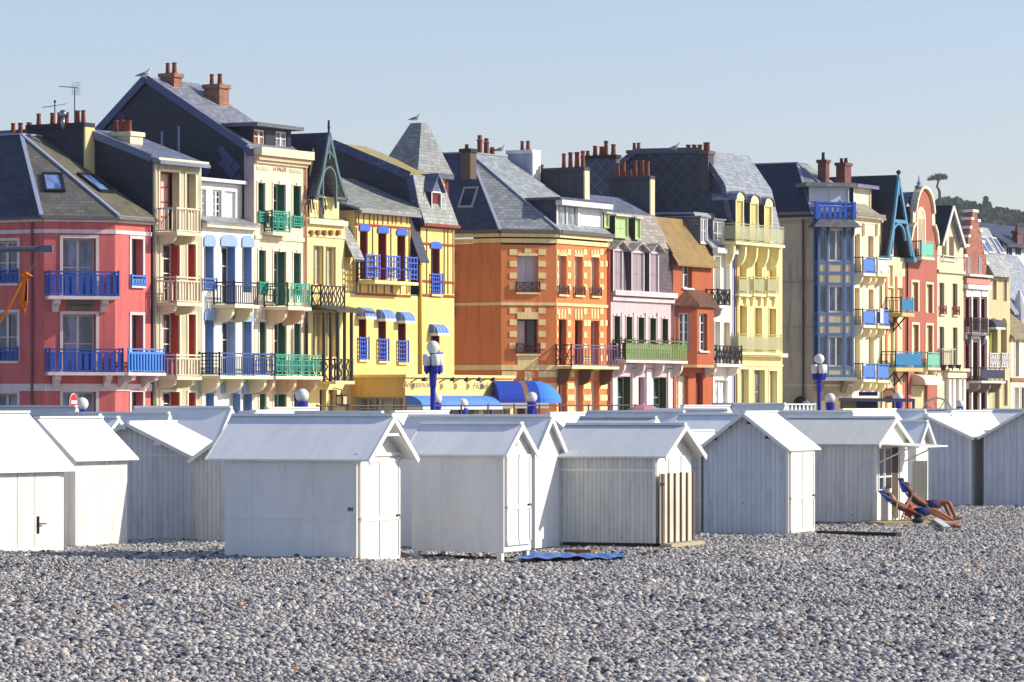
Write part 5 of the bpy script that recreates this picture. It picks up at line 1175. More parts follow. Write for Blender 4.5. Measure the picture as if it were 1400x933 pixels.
# ================================================================== ground, promenade, hill
def stone_mat():
    m,nt,b=_new('shingle'); tc=_n(nt,'ShaderNodeTexCoord')
    v=_n(nt,'ShaderNodeTexVoronoi'); v.inputs['Scale'].default_value=16; nt.links.new(tc.outputs['Object'],v.inputs['Vector'])
    sp=_n(nt,'ShaderNodeSeparateColor'); nt.links.new(v.outputs['Color'],sp.inputs[0])
    c=_ramp(nt,sp.outputs[0],[(0,lin((70,72,84))),(0.35,lin((120,120,128))),(0.7,lin((150,148,150))),(0.95,lin((190,184,176)))])
    c=_mix(nt,_ramp(nt,v.outputs['Distance'],[(0.3,(0,0,0)),(0.75,(1,1,1))]),c,lin((52,50,54)))
    nt.links.new(c,b.inputs['Base Color']); b.inputs['Roughness'].default_value=0.8; _bump(nt,b,v.outputs['Distance'],-1.0,0.05); return m
SHN=stone_mat()
def hgt(x,y):
    """height of the shingle: a low berm in front of the left-hand huts, small undulations"""
    px=CX+F*x/np.maximum(y,1.0)
    left=1/(1+np.exp((px-520)/22.0)); far=np.clip((y-60)/3.5,0,1)
    b=0.13*left*np.clip((y-60.5)/3.0,0,1)*np.clip((76-y)/4,0,1)
    u=0.03*np.sin(x*0.9+y*0.35)+0.028*np.sin(x*0.37-y*0.8+1.0)+0.018*np.sin(x*2.3+y*1.1)+0.02*np.sin(x*4.1-y*2.3)*np.sin(x*0.6+y*0.5)
    return b+u*(1-0.6*far)-0.015
def grid_mesh(name,xs,ys,fn,mat,kind='structure'):
    X,Y=np.meshgrid(xs,ys); Z=fn(X,Y); n,m_=X.shape
    co=np.stack([X,Y,Z],-1).reshape(-1,3); i=np.arange((n-1)*(m_-1)); r=i//(m_-1); c=i%(m_-1); a=r*m_+c
    fs=np.stack([a,a+1,a+m_+1,a+m_],-1); me=bpy.data.meshes.new(name); me.from_pydata(co.tolist(),[],fs.tolist()); me.materials.append(mat)
    o=bpy.data.objects.new(name,me); COL.objects.link(o); tag(o,kind=kind); 
    for p in me.polygons: p.use_smooth=True
    return o
grid_mesh('beach',np.concatenate([[-3000,-400,-60],np.linspace(-30,45,151),[80,400,3000]]),np.concatenate([[-300,-20],np.linspace(10,125,231),[180,400,1500,5000]]),lambda X,Y:np.where((Y<10)|(Y>125),-0.05,hgt(X,Y)),SHN)
PV=sheet((150,148,146),name='asphalt',seam=3.0)
pf=Face(ROW.P(0,17.5,0).xy,RD)     # seaward edge of the promenade
m=MB(); pf.box(m,-160,260,-4.5,0,-0.1,ZG+0.32); m.build('promenade',plaster((196,190,180)),None)['kind']='structure'
m=MB(); pf.box(m,-160,260,-60,-4.503,-0.1,ZG-0.02); m.build('street',PV,None)['kind']='structure'
m=MB(); pf.box(m,-160,260,-17.5,-14.5,ZG-0.1,ZG+0.1); m.build('pavement',plaster((180,176,168)),None)['kind']='structure'
# ------------------------------------------------------------------ pebbles
def pebble_mat():
    m,nt,b=_new('pebbles'); oi=_n(nt,'ShaderNodeObjectInfo')
    c=_ramp(nt,oi.outputs['Random'],[(0,lin((56,54,62))),(0.12,lin((78,78,88))),(0.24,lin((134,131,134))),(0.45,lin((156,153,151))),(0.66,lin((180,177,171))),(0.84,lin((206,201,193))),(0.95,lin((208,201,190))),(0.978,lin((176,146,112))),(0.99,lin((150,100,66))),(0.996,lin((232,226,214)))])
    n=_noise(nt,None,22,4,0.7); c=_mix(nt,_ramp(nt,n,[(0.4,(0,0,0)),(0.7,(0.35,0.35,0.35))]),c,lin((110,108,112)))
    nt.links.new(c,b.inputs['Base Color']); b.inputs['Roughness'].default_value=0.7; b.inputs['Specular IOR Level'].default_value=0.25; return m
PEB=pebble_mat(); pcol=bpy.data.collections.new('pebble_shapes')
for k in range(7):
    bm=bmesh.new(); bmesh.ops.create_icosphere(bm,subdivisions=2,radius=0.5); r=random.Random(k)
    ax=V((1.0,0.68+0.2*r.random(),0.42+0.25*r.random())); ph=[r.uniform(0,6) for _ in range(6)]
    for v in bm.verts:
        p=v.co; q=1+0.13*math.sin(3.1*p.x*2+ph[0])+0.11*math.sin(2.7*p.y*2+ph[1])+0.1*math.sin(4*p.z+ph[2]+3*p.x); v.co=V((p.x*ax.x,p.y*ax.y,p.z*ax.z))*q
    me=bpy.data.meshes.new('pebble'); bm.to_mesh(me); bm.free(); me.materials.append(PEB)
    for p in me.polygons: p.use_smooth=True
    pcol.objects.link(bpy.data.objects.new('pebble',me))
def scatter(name,pts,scale,coll,mat_dummy=None,tilt=0.5,seed=1):
    me=bpy.data.meshes.new(name); me.vertices.add(len(pts)); me.vertices.foreach_set('co',np.asarray(pts,dtype=np.float32).ravel())
    a=me.attributes.new('psize','FLOAT','POINT'); a.data.foreach_set('value',np.asarray(scale,dtype=np.float32))
    o=bpy.data.objects.new(name,me); COL.objects.link(o)
    ng=bpy.data.node_groups.new(name,'GeometryNodeTree'); ng.interface.new_socket('Geometry',in_out='INPUT',socket_type='NodeSocketGeometry'); ng.interface.new_socket('Geometry',in_out='OUTPUT',socket_type='NodeSocketGeometry')
    N=ng.nodes.new; gi=N('NodeGroupInput'); go=N('NodeGroupOutput'); mp=N('GeometryNodeMeshToPoints'); ip=N('GeometryNodeInstanceOnPoints'); ci=N('GeometryNodeCollectionInfo')
    ci.inputs['Collection'].default_value=coll; ci.inputs['Separate Children'].default_value=True; ci.inputs['Reset Children'].default_value=True
    rv=N('FunctionNodeRandomValue'); rv.data_type='FLOAT_VECTOR'; rv.inputs[0].default_value=(-tilt,-tilt,0); rv.inputs[1].default_value=(tilt,tilt,6.283); rv.inputs['Seed'].default_value=seed
    na=N('GeometryNodeInputNamedAttribute'); na.data_type='FLOAT'; na.inputs[0].default_value='psize'
    L=ng.links.new; L(gi.outputs[0],mp.inputs[0]); L(mp.outputs[0],ip.inputs['Points']); L(ci.outputs[0],ip.inputs['Instance']); ip.inputs['Pick Instance'].default_value=True
    L(rv.outputs[0],ip.inputs['Rotation']); L(na.outputs[0],ip.inputs['Scale']); L(ip.outputs[0],go.inputs[0])
    md=o.modifiers.new('scatter','NODES'); md.node_group=ng; return o
def pebble_points():
    P=[];S=[]
    def zone(y0,y1,dens,smin,smax,mode,zlift=0.0):
        y=y0
        while y<y1:
            dy=1.0; hw=0.15*(y+dy)+2.2; n=int(dens*dy*2*hw)
            Y=rng.uniform(y,y+dy,n); X=rng.uniform(-hw,hw,n); s=smin+(smax-smin)*rng.power(mode,n); s=s*(1+0.28*np.sin(X*0.5+1.7*np.sin(Y*0.33))*np.sin(Y*0.55+X*0.2))
            P.append(np.stack([X,Y,hgt(X,Y)+s*0.12+zlift],-1)); S.append(s); y+=dy
    zone(34,50,480,0.034,0.102,0.5); zone(50,70,410,0.036,0.092,0.45); zone(70,104,190,0.05,0.11,0.6)
    zone(34,70,5,0.10,0.145,0.4,0.01)
    return np.concatenate(P),np.concatenate(S)
pp,ss=pebble_points(); print('pebbles',len(pp))
o=scatter('pebbles',pp,ss,pcol,tilt=0.55); tag(o,'grey beach pebbles covering the foreground','pebbles',kind='stuff')
# ================================================================== beach huts
HW=(234,233,227); SHT=sheet((236,236,232),seam=1.2); SHT2=sheet((230,228,220),seam=0.6); HUTB=boards(HW); HUTB2=boards((222,223,216),pitch=0.09,groove=0.45); HUTH=boards((212,208,200),pitch=0.16,horiz=True,groove=0.6)
RF=sheet((236,238,238),name='roof_sheet',seam=0.35); RFG=sheet((212,216,218),name='roof_felt',seam=1.0); HTR=paint((236,235,228),'painted_trim',0.5,0.08); HDARK=paint((70,52,44)); 
def hut(label,pl,pc,pr,by,ye,yr,ridge='side',psi=22,D=None,zb=-0.08,front=None,end=None,roofm=None,oe=0.14,orr=0.2,door=None,Ls=None,cap=True,detail=True,group='white beach huts on the shingle',gable_lit=True):
    D=D or F*ZC/(by-HY); ps=math.radians(psi); e=V((math.cos(ps),-math.sin(ps))); b=V((math.sin(ps),math.cos(ps)))
    C=V((kx(pc)*D,D)); t=Face(C,e); Lf=-t.u(pl); fS=t.shift(-Lf); fE=Face(C,b); Ls=Ls or fE.u(pr)
    ze=ZC+(HY-ye)/F*D; front=front or HUTB; end=end or HUTB; roofm=roofm or RF
    if ridge=='side': Dm=D+Ls/2*math.cos(ps); 
    else: Dm=D+Lf/2*math.sin(ps)
    zr=ZC+(HY-yr)/F*Dm; t_=0.035
    root=empty('beach_hut',V((C.x,C.y,0)),label,'beach hut',group)
    B=fS; q=lambda u,w,z: B.P(u,w,z)   # u along the shaded front, w negative going back
    sd=0.012
    def wall(pts,m_,nm): m=MB(); m.poly(pts); return m.build(nm,m_,root)
    if ridge=='side':
        wall([q(0,0,zb),q(Lf,0,zb),q(Lf,0,ze),q(0,0,ze)],front,'side_wall'); wall([q(0,-Ls,zb),q(Lf,-Ls,zb),q(Lf,-Ls,ze),q(0,-Ls,ze)],front,'side_wall')
        for u,mm in ((Lf,end),(0,front)): wall([q(u,0,zb),q(u,-Ls,zb),q(u,-Ls,ze),q(u,-Ls/2,zr),q(u,0,ze)],mm,'gable_wall')
        k=(zr-ze)/(Ls/2)
        for s_ in (0,1):
            w0=oe if s_==0 else -Ls-oe; z0=ze-k*oe
            m=MB(); m.prism([q(-orr,w0,z0),q(Lf+orr,w0,z0),q(Lf+orr,-Ls/2,zr),q(-orr,-Ls/2,zr)],(0,0,t_)); m.build('roof',roofm,root)
            for u in (Lf+orr+0.012,-orr-0.012):
                m=MB(); m.beam(q(u,w0,z0-0.02),q(u,-Ls/2,zr-0.02),0.024,0.1); m.build('barge_board',HTR,root)
        if cap: m=MB(); m.beam(q(-orr,-Ls/2,zr+0.045),q(Lf+orr,-Ls/2,zr+0.045),0.16,0.05); m.build('ridge_cap',RFG if roofm is RFG else RF,root)
    else:
        wall([q(Lf,0,zb),q(Lf,-Ls,zb),q(Lf,-Ls,ze),q(Lf,0,ze)],end,'side_wall'); wall([q(0,0,zb),q(0,-Ls,zb),q(0,-Ls,ze),q(0,0,ze)],end,'side_wall')
        for w in (0,-Ls): wall([q(0,w,zb),q(Lf,w,zb),q(Lf,w,ze),q(Lf/2,w,zr),q(0,w,ze)],front,'gable_wall')
        k=(zr-ze)/(Lf/2)
        for s_ in (0,1):
            u0=-oe if s_==0 else Lf+oe; z0=ze-k*oe
            m=MB(); m.prism([q(u0,orr,z0),q(Lf/2,orr,zr),q(Lf/2,-Ls-orr,zr),q(u0,-Ls-orr,z0)],(0,0,t_)); m.build('roof',roofm,root)
            m=MB(); m.beam(q(u0,orr+0.012,z0-0.01),q(Lf/2,orr+0.012,zr-0.01),0.024,0.07); m.build('barge_board',HTR,root)
        if cap: m=MB(); m.beam(q(Lf/2,orr,zr+0.045),q(Lf/2,-Ls-orr,zr+0.045),0.14,0.04); m.build('ridge_cap',RF,root)
    # floor and corner boards
    m=MB(); m.poly([q(0.02,-0.02,zb+0.02),q(Lf-.02,-0.02,zb+0.02),q(Lf-.02,-Ls+.02,zb+0.02),q(0.02,-Ls+.02,zb+0.02)]); m.build('floor',HDARK,root)
    if detail:
        m=MB(); m.prism([q(Lf-0.05,0.002,zb),q(Lf+0.014,0.002,zb),q(Lf+0.014,0.016,zb),q(Lf-0.05,0.016,zb)],(0,0,ze-zb-0.03)); m.build('corner_board',HTR,root)
    H=dict(root=root,fS=fS,fE=fE,Lf=Lf,Ls=Ls,ze=ze,zr=zr,zb=zb,q=q)
    if door=='panel' or door=='split':
        g=fE; m=MB(); u0,u1=0.08,Ls-0.1
        z0=zb+0.12; z1=ze-0.06; zm=z0+(z1-z0)*0.42
        g.box(m,u0,u1,0.003,0.03,z0,zm-0.01); g.box(m,u0,u1,0.003,0.034,zm+0.01,z1); o=m.build('door',HTR,root)
        m=MB()
        for (a,b_,c,d) in ((u0,u1,zm-0.04,zm+0.04),(u0,u1,z0,z0+0.07),(u0,u1,z1-0.06,z1),(u0,u0+0.06,z0,z1),(u1-0.06,u1,z0,z1),((u0+u1)/2-0.03,(u0+u1)/2+0.03,z0,z1)): g.box(m,a,b_,0.036,0.05,c,d)
        m.build('door_frame',HTR,o); m=MB(); g.box(m,u1-0.2,u1-0.08,0.051,0.08,zm+0.02,zm+0.05); m.build('bolt',plain((60,50,44),0.5,0.6),o)
    return H
# ---- front row, left to right
h0=hut('white hut at the left edge of the picture, only its eave in view',-260,-100,2,768,652,600,'end',33,D=66.5,Ls=1.9)
h1=hut('white hut with sunlit double doors and black handle, leftmost of the front row',-150,-32,87,755,637,567,'end',33,D=66.6,end=SHT,oe=0.16,Ls=None)
g=h1['fE']; Ls=h1['Ls']; zb=h1['zb']; ze=h1['ze']; m=MB()
us=[Ls*0.05,g.u(22),g.u(46),g.u(80)]
for a,b_ in zip(us,us[1:]): 
    m=MB(); g.box(m,a+0.012,b_-0.012,0.003,0.03,zb+0.2,ze-0.07); o=m.build('door',SHT2,h1['root'])
a=g.u(50); m=MB(); z=g.z(50,720); g.box(m,a-0.025,a+0.025,0.031,0.05,z-0.13,z+0.19); m.tube([g.P(a,0.05,z+0.05),g.P(a,0.09,z+0.05),g.P(a+0.16,0.09,z+0.05)],0.014,6); m.build('door_handle',plain((20,20,24),0.4,0.5),o)
m=MB(); g.box(m,g.u(0),g.u(46),0.04,0.075,zb+0.2,zb+0.27); m.build('kick_board',SHT2,h1['root'])
h2=hut('white hut with a plain sunlit boarded side, second from the left',15,103,174,757,622,574,'end',27,D=70)
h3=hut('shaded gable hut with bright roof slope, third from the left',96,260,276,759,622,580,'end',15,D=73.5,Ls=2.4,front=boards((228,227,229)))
for px,py in ((172,585),(220,607)):
    m=MB(); u,z=h3['fS'].hit(px,py); h3['fS'].box(m,u-0.08,u+0.08,0.0,0.24,z-0.03,z+0.03); m.build('purlin_end',HTR,h3['root'])
m=MB(); fS=h3['fS']; fS.box(m,0,h3['Lf'],0.0,0.012,fS.z(220,624),fS.z(220,621)); m.build('trim_strip',HTR,h3['root'])
h4=hut('narrow strip of a shaded boarded hut squeezed behind the big flat sided hut',271,430,445,762,625,565,'end',15,D=71.6,Ls=2.0,front=HUTB2)
h5=hut('largest white hut with flat sheet side and open timber gable, front row left of centre',307,487,547,766,624,571,'side',22,D=64.6,front=SHT,end=SHT2,orr=0.3,oe=0.13,door='split')
q=h5['q'];Lf=h5['Lf'];Ls=h5['Ls'];ze=h5['ze'];zr=h5['zr']
m=MB(); m.beam(q(Lf+0.02,0,ze+0.02),q(Lf+0.02,-Ls,ze+0.02),0.06,0.06); m.beam(q(Lf+0.27,-Ls*0.3,ze+(zr-ze)*0.55),q(Lf+0.27,-Ls*0.7,ze+(zr-ze)*0.55),0.03,0.05); m.build('gable_tie',HTR,h5['root'])
m=MB(); fS=h5['fS']; fS.box(m,0.0,Lf,0.0,0.014,fS.z(400,710.5),fS.z(400,708)); m.build('trim_strip',SHT,h5['root'])
m=MB(); fS.box(m,Lf-0.16,Lf-0.06,0.0,0.02,fS.z(480,699),fS.z(480,694)); m.build('lock_plate',plain((120,110,110),0.5),h5['root'])
h6=hut('small white hut raised on short legs with split stable door, front centre',563,688,726,766,618,582,'side',22,D=66.8,zb=0.14,front=SHT,end=SHT2,orr=0.1,oe=0.12,door='split')
q=h6['q'];Lf=h6['Lf'];Ls=h6['Ls']
for u,w in ((0.08,-0.06),(Lf-0.08,-0.06),(0.08,-Ls+0.06),(Lf-0.08,-Ls+0.06)): m=MB(); m.beam(q(u,w,-0.1),q(u,w,0.139),0.1); m.build('leg',HTR,h6['root'])
m=MB(); g=h6['fE']; u,z=g.hit(705,603); m.v+=[]; ring=[(u+0.05*math.cos(t*math.pi/6),z+0.09*math.sin(t*math.pi/6)) for t in range(12)]; g.flat(m,ring,0.0,0.025); m.build('oval_ornament',paint((170,160,140)),h6['root'])
h7=hut('tall white hut with bright blank gable directly behind the small raised hut',547,731,765,752,613,571.5,'side',22,D=71.6,zb=0.02,front=SHT,end=SHT,orr=0.1)
h8=hut('grey boarded hut with weathered felt roof and a slatted gate leaning on its gable',765,896,945,750,621,583,'side',22,zb=0.1,front=HUTB2,end=SHT2,roofm=RFG,orr=0.26,oe=0.16)
q=h8['q'];Lf=h8['Lf'];Ls=h8['Ls']; fS=h8['fS']
m=MB(); fS.box(m,0.0,Lf,0.0,0.02,fS.z(830,644.5),fS.z(830,641.5)); m.build('trim_strip',HTR,h8['root'])
m=MB(); m.prism([q(0.05,-0.05,-0.1),q(Lf-0.05,-0.05,-0.1),q(Lf-0.05,-Ls+.05,-0.1),q(0.05,-Ls+.05,-0.1)],(0,0,0.19)); m.build('base_frame',HDARK,h8['root'])
g=h8['fE']
for a,b_ in ((0.03,0.32),(0.36,0.66),(0.7,0.97)): m=MB(); g.box(m,Ls*a,Ls*b_,0.003,0.02,h8['zb']+0.1,h8['ze']-0.05); m.build('door_leaf',SHT2,h8['root'])
# slatted gate
G=Face(g.P(-0.06,0.1,0).xy,g.d.xy); Lg=G.u(948); z1=G.z(920,647); z0=0.1
gt=empty('slatted_gate',G.P(0,0,z0),'brown and white striped timber gate standing against the grey boarded hut','gate')
m=MB(); G.box(m,0,Lg,0,0.03,z0,z1); m.build('backing_board',plaster((224,216,196)),gt)
for i in range(6):
    u=Lg*(0.02+i*0.178); m=MB(); G.box(m,u,u+(0.07 if 0<i<5 else 0.13),0.031,0.06,z0,z1+0.01*(i%2)); m.build('slat',plaster((112,98,90),var=0.3),gt)
m=MB(); G.box(m,-0.1,0.12,0.062,0.08,z1-0.22,z1-0.18); m.build('hinge',plain((50,36,28),0.6,0.4),gt)
st=MB(); G.box(st,0.0,Lg-0.05,0.02,0.26,0.02,z0-0.01); o=st.build('wooden_step',plaster((186,174,148)),None); tag(o,'pale weathered wooden step below the striped gate','step')
h8b=hut('brown shaded hut seen edge on between the striped gate and the tall gable hut',900,958,966,733,614,592,'end',22,D=80.5,Ls=2.0,front=HUTH,end=HUTH)
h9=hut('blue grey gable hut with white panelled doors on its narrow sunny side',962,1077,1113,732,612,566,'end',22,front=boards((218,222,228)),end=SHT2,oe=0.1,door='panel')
for px,py in ((978,600),(998,583),(1027,578),(1052,598)):
    m=MB(); fS=h9['fS']; u,z=fS.hit(px,py); fS.box(m,u-0.035,u+0.035,0.0,0.2,z-0.03,z+0.03); m.build('purlin_end',HDARK,h9['root'])
h10=hut('worn boarded hut with open shop-style flap beside the two sunbathers',1060,1198,1241,716,606,573,'side',22,zb=0.03,front=boards((228,224,218),dirt=(150,140,124)),end=SHT2,roofm=sheet((206,210,204),name='roof_felt',seam=1.1),orr=0.1,oe=0.14,detail=True)
g=h10['fE']; Ls=h10['Ls']; ze=h10['ze']
for a,b_ in ((1200,1207),(1208.5,1218)):
    m=MB(); x0,x1=g.u(a),g.u(b_); z0=g.z(1208,672); z1=g.z(1208,611)
    g.box(m,x0,x1,0.002,0.03,z0,z1); wn=m.build('window',HTR,h10['root'])
    m=MB(); zz=(z0+z1)/2-0.18
    g.box(m,x0+0.05,x1-0.05,0.031,0.036,z0+0.06,zz-0.02); g.box(m,x0+0.05,x1-0.05,0.031,0.036,zz+0.02,z1-0.05); m.build('pane',glass((60,66,80)) if a<1205 else glass((50,40,36)),wn)
m=MB(); g.box(m,g.u(1219.5),g.u(1227),0.002,0.02,h10['zb']+0.05,g.z(1222,612)); m.build('doorway',plaster((90,74,64)),h10['root'])
m=MB(); za=g.z(1220,608); m.prism([g.P(0.02,0.02,za),g.P(Ls*0.95,0.02,za),g.P(Ls*0.95,1.05,za-0.06),g.P(0.02,1.05,za-0.06)],(0,0,0.03)); m.build('open_flap',SHT2,h10['root'])
for u in (0.1,Ls*0.85): m=MB(); m.tube([g.P(u,0.03,za-0.42),g.P(u,0.85,za-0.04)],0.018,6); m.build('flap_stay',HTR,h10['root'])
m=MB(); g.box(m,g.u(1229),g.u(1236),0.0,0.03,0.0,g.z(1230,620)); m.build('hut_post',HTR,h10['root'])
h11=hut('small white hut with pointed gable just behind the sunbathers hut',1205,1252,1269,700,603,578,'side',24,D=93,orr=0.15,front=SHT)
# corrugated screen next to it
cs=Face(V((kx(1246)*92,92)),V((0.93,0.1))); Lc=cs.u(1268.5); m=MB(); n=12
pts=[]; zt_=cs.z(1257,630)
for i in range(n*2+1): pts.append((Lc*i/(2*n),0.03*(i%2)))
for (a,wa),(b_,wb) in zip(pts,pts[1:]): m.poly([cs.P(a,wa,0),cs.P(b_,wb,0),cs.P(b_,wb,zt_),cs.P(a,wa,zt_)])
o=m.build('corrugated_screen',plaster((236,230,212)),None); tag(o,'cream corrugated windbreak panel behind the sunbathers','windbreak')
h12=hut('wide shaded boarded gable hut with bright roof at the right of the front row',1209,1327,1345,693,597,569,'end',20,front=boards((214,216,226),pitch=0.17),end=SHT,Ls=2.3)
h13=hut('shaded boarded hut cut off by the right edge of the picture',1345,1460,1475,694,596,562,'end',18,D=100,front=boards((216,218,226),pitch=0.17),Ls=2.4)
# ---- rows behind (only roofs and gables in view)
BK=[('blue grey roofed hut below the left windows of the pink house',-40,88,102,580,558,'side',95),
('long hut roof below the middle of the pink house',95,214,228,592,567,'side',90),
('little hut whose cream gable peeks out under the long roof left of centre',100,134,170,597,573,'side',86),
('big hut roof with sunlit gable below the olive house',178,290,322,598,559,'side',90),
('hut with brilliant white roof slope below the tall cream house',352,385,445,574,560,'end',100),
('low hut ridge running behind the largest hut',330,505,520,590,566,'side',84),
('hut with a broad white sunlit slope left of the tall lamp post',520,560,628,590,565,'end',94),
('hut with white lit roof slope below the orange corner house',735,772,822,583,567,'end',92),
('hut roof with small cream gable under the mauve house',790,872,900,596,573,'side',84),
('long hut roof with sharp white gable under the mauve house',800,912,938,595,565,'side',90),
('hut roof with tall lit gable under the orange brown house',880,968,1003,590,562,'side',93),
('hut with short bright roof slope under the narrow white house',920,950,1012,576,557,'end',104),
('far hut roof under the pale yellow house',975,1058,1072,573,554,'side',108),
('long hut ridge left of the second tall lamp post',1040,1150,1162,590,565,'side',92),
('hut with bright slope right of the second tall lamp post',1140,1165,1232,578,562,'end',100),
('long hut roof behind the open flap hut',1150,1250,1262,582,563,'side',104),
('hut roof under the salmon red house',1190,1296,1312,578,562,'side',108),
('hut with bright slope and small gable left of the right edge hut',1290,1312,1362,580,564,'end',106),
('hut roof below the ochre house at the right edge',1345,1430,1445,585,562,'side',112),
('small hut ridge between the brown hut and the blue grey gable hut',930,1010,1030,588,569,'side',88),
('hut roof wedge at the far left behind the two sunlit huts',20,118,135,590,570,'side',82)]
for i,(lb,a,b_,c,ye_,yr_,rd,D) in enumerate(BK):
    hut(lb,a,b_,c,0,ye_,yr_,rd,[22,18,26,20,24][i%5],D=D,detail=False,zb=0.0,front=[HUTB,SHT,HUTB2][i%3],end=SHT2,roofm=RF if i%4 else RFG,group='white beach huts on the shingle')
# ------------------------------------------------------------------ things on the shingle
def Gp(px,py,z=0.0):
    D=F*(ZC-z)/(py-HY); return V((kx(px)*D,D,z))
m=MB(); A_,B_=Gp(700,768.5),Gp(858,765.5); A2,B2=Gp(722,761),Gp(846,759.5); nu,nv=40,10; gp=[]
for j in range(nv+1):
    for i in range(nu+1):
        a=A_.lerp(B_,i/nu); b_=A2.lerp(B2,i/nu); p=a.lerp(b_,j/nv); z=0.045+0.016*math.sin(i*0.9+j*0.5)+0.012*math.sin(i*0.37-j*1.3)+0.02*math.sin(j*0.8+i*.1); p.y+=0.05*math.sin(i*0.7); gp.append((p.x,p.y,z))
m.add(gp,[(j*(nu+1)+i,j*(nu+1)+i+1,(j+1)*(nu+1)+i+1,(j+1)*(nu+1)+i) for j in range(nv) for i in range(nu)]); o=m.build('beach_mat',canvas((84,124,196),(50,80,160)),None,smooth=True); tag(o,'bright blue mat lying on the pebbles beside the small raised hut','beach mat')
for a,b_,lb in (((775,757),(812,758),'short pale plank on the pebbles behind the blue mat'),((1120,731),(1229,734),'long dark plank lying on the shingle below the open flap hut')):
    m=MB(); p,q_=Gp(*a),Gp(*b_); p.z=q_.z=0.05; m.beam(p,q_,0.22,0.07); o=m.build('plank',plaster((150,110,70) if a[0]<900 else (66,60,58),var=0.3),None); tag(o,lb,'plank')
# ================================================================== two sunbathers on deck chairs
SKIN=plain((176,112,82),0.5,name='skin'); SKIN2=plain((156,94,66),0.55,name='skin')
def figure(label,D,J,skin,hairc,parts,dy=0.14):
    """J: joints as photo points at depth D; a single skinned surface grown from the pelvis"""
    sc=D/F; P=lambda k,y=0.0: V((kx(J[k][0])*D,D+y,ZC+(HY-J[k][1])*sc))
    vs=[];es=[];rs=[]; roots=[]
    def add(p,r,par=None):
        vs.append(tuple(p)); rs.append(r)
        if par is not None: es.append((par,len(vs)-1))
        return len(vs)-1
    pel=add(P('hip'),(0.145,0.105)); mid=add((P('hip')+P('sho'))/2,(0.13,0.095),pel); ch=add(P('hip').lerp(P('sho'),0.82),(0.15,0.11),mid)
    nk=add(P('sho').lerp(P('head'),0.45),(0.055,0.055),ch); hd=add(P('head'),(0.092,0.105),nk); tp=add(P('head')+(P('head')-P('sho')).normalized()*0.09,(0.07,0.08),hd)
    face=(P('head')-P('sho')).normalized(); fwd=V((face.z,0,-face.x)); fwd=fwd if fwd.z>0 else -fwd
    for s in (-1,1):
        y=s*dy
        a=add(P('sho',y*1.25),(0.052,0.052),ch); b=add(P('elb',y*1.7),(0.036,0.036),a); c=add(P('wri',y*1.1),(0.026,0.026),b)
        d=(P('wri',y*1.1)-P('elb',y*1.7)).normalized(); pm=add(P('wri',y*1.1)+d*0.06,(0.034,0.016),c)
        side=d.cross(fwd).normalized()
        for k in range(4):
            o=P('wri',y*1.1)+d*0.09+side*(k-1.5)*0.019; L=(0.07,0.082,0.076,0.06)[k]
            f0=add(o,(0.0085,0.0085)); roots.append(f0); f1=add(o+d*L*0.55+fwd*0.004,(0.008,0.008),f0); add(o+d*L*0.85-fwd*0.02,(0.0065,0.0065),f1)
        o=P('wri',y*1.1)+d*0.035+side*0.035; f0=add(o,(0.01,0.01)); roots.append(f0); f1=add(o+side*0.03+d*0.03,(0.009,0.009),f0); add(o+side*0.035+d*0.06-fwd*0.01,(0.008,0.008),f1)
        k_='knee' if s<0 else 'knee2'; an='ank' if s<0 else 'ank2'
        h=add(P('hip',y*0.75)+(P(k_)-P('hip')).normalized()*0.07,(0.095,0.095),pel); kn=add(P(k_,y),(0.06,0.06),h); cf=add(P(k_,y).lerp(P(an,y),0.35),(0.056,0.056),kn); ak=add(P(an,y),(0.036,0.036),cf)
        ft=(P(an,y)-P(k_,y)).normalized(); toe=V((0.12,0,0.06)) if ft.z<-0.2 else V((0.06,0,0.15)); h2=add(P(an,y)+toe*0.5,(0.036,0.03),ak); add(P(an,y)+toe*1.25,(0.03,0.016),h2)
    root=empty('person',V((vs[0][0],vs[0][1],0.1)),label,'person'); me=bpy.data.meshes.new('body'); org=root.location
    me.from_pydata([(x-org.x,y-org.y,z-org.z) for x,y,z in vs],es,[]); o=bpy.data.objects.new('body',me); COL.objects.link(o); o.parent=root
    sk=o.modifiers.new('skin','SKIN'); sk.use_smooth_shade=True; ss_=o.modifiers.new('sub','SUBSURF'); ss_.levels=2; ss_.render_levels=2
    if not me.skin_vertices: 
        bpy.context.view_layer.objects.active=o; bpy.ops.mesh.customdata_skin_add()
    for i,r in enumerate(rs): me.skin_vertices[0].data[i].radius=r
    for i in [0]+roots: me.skin_vertices[0].data[i].use_root=True
    me.materials.append(skin)
    # face: nose, brow and ears, then hair
    hp=P('head'); 
    m=MB(); m.tube([hp+fwd*0.085-face*0.0,hp+fwd*0.112-face*0.015],[0.012,0.014],6); m.build('nose',skin,root,smooth=True)
    m=MB()
    for s in (-1,1): m.ball(hp+fwd*0.082+V((0,s*0.03,0))+face*0.02,0.012,8)
    m.build('eyes',plain((50,36,30),0.3),root,smooth=True)
    m=MB(); m.tube([hp+fwd*0.084-face*0.045+V((0,-0.022,0)),hp+fwd*0.09-face*0.046,hp+fwd*0.084-face*0.045+V((0,0.022,0))],0.007,6); m.build('mouth',plain((150,70,66)),root,smooth=True)
    for s in (-1,1): m=MB(); m.ball(hp+V((0,s*0.085,0)),0.026,8,(0.6,0.5,1)); m.build('ear',skin,root,smooth=True)
    m=MB(); m.ball(hp+face*0.05-fwd*0.025,0.108,16,(1,0.92,1)); m.build('hair',plain(hairc,0.7,name='hair'),root,smooth=True)
    for nm,mt,segs in parts:
        m=MB()
        for pts,r in segs: m.tube([P(k,y) if isinstance(k,str) else P(k[0],y).lerp(P(k[1],y),k[2]) for k,y in pts],r,12)
        m.build(nm,mt,root,smooth=True)
    return root
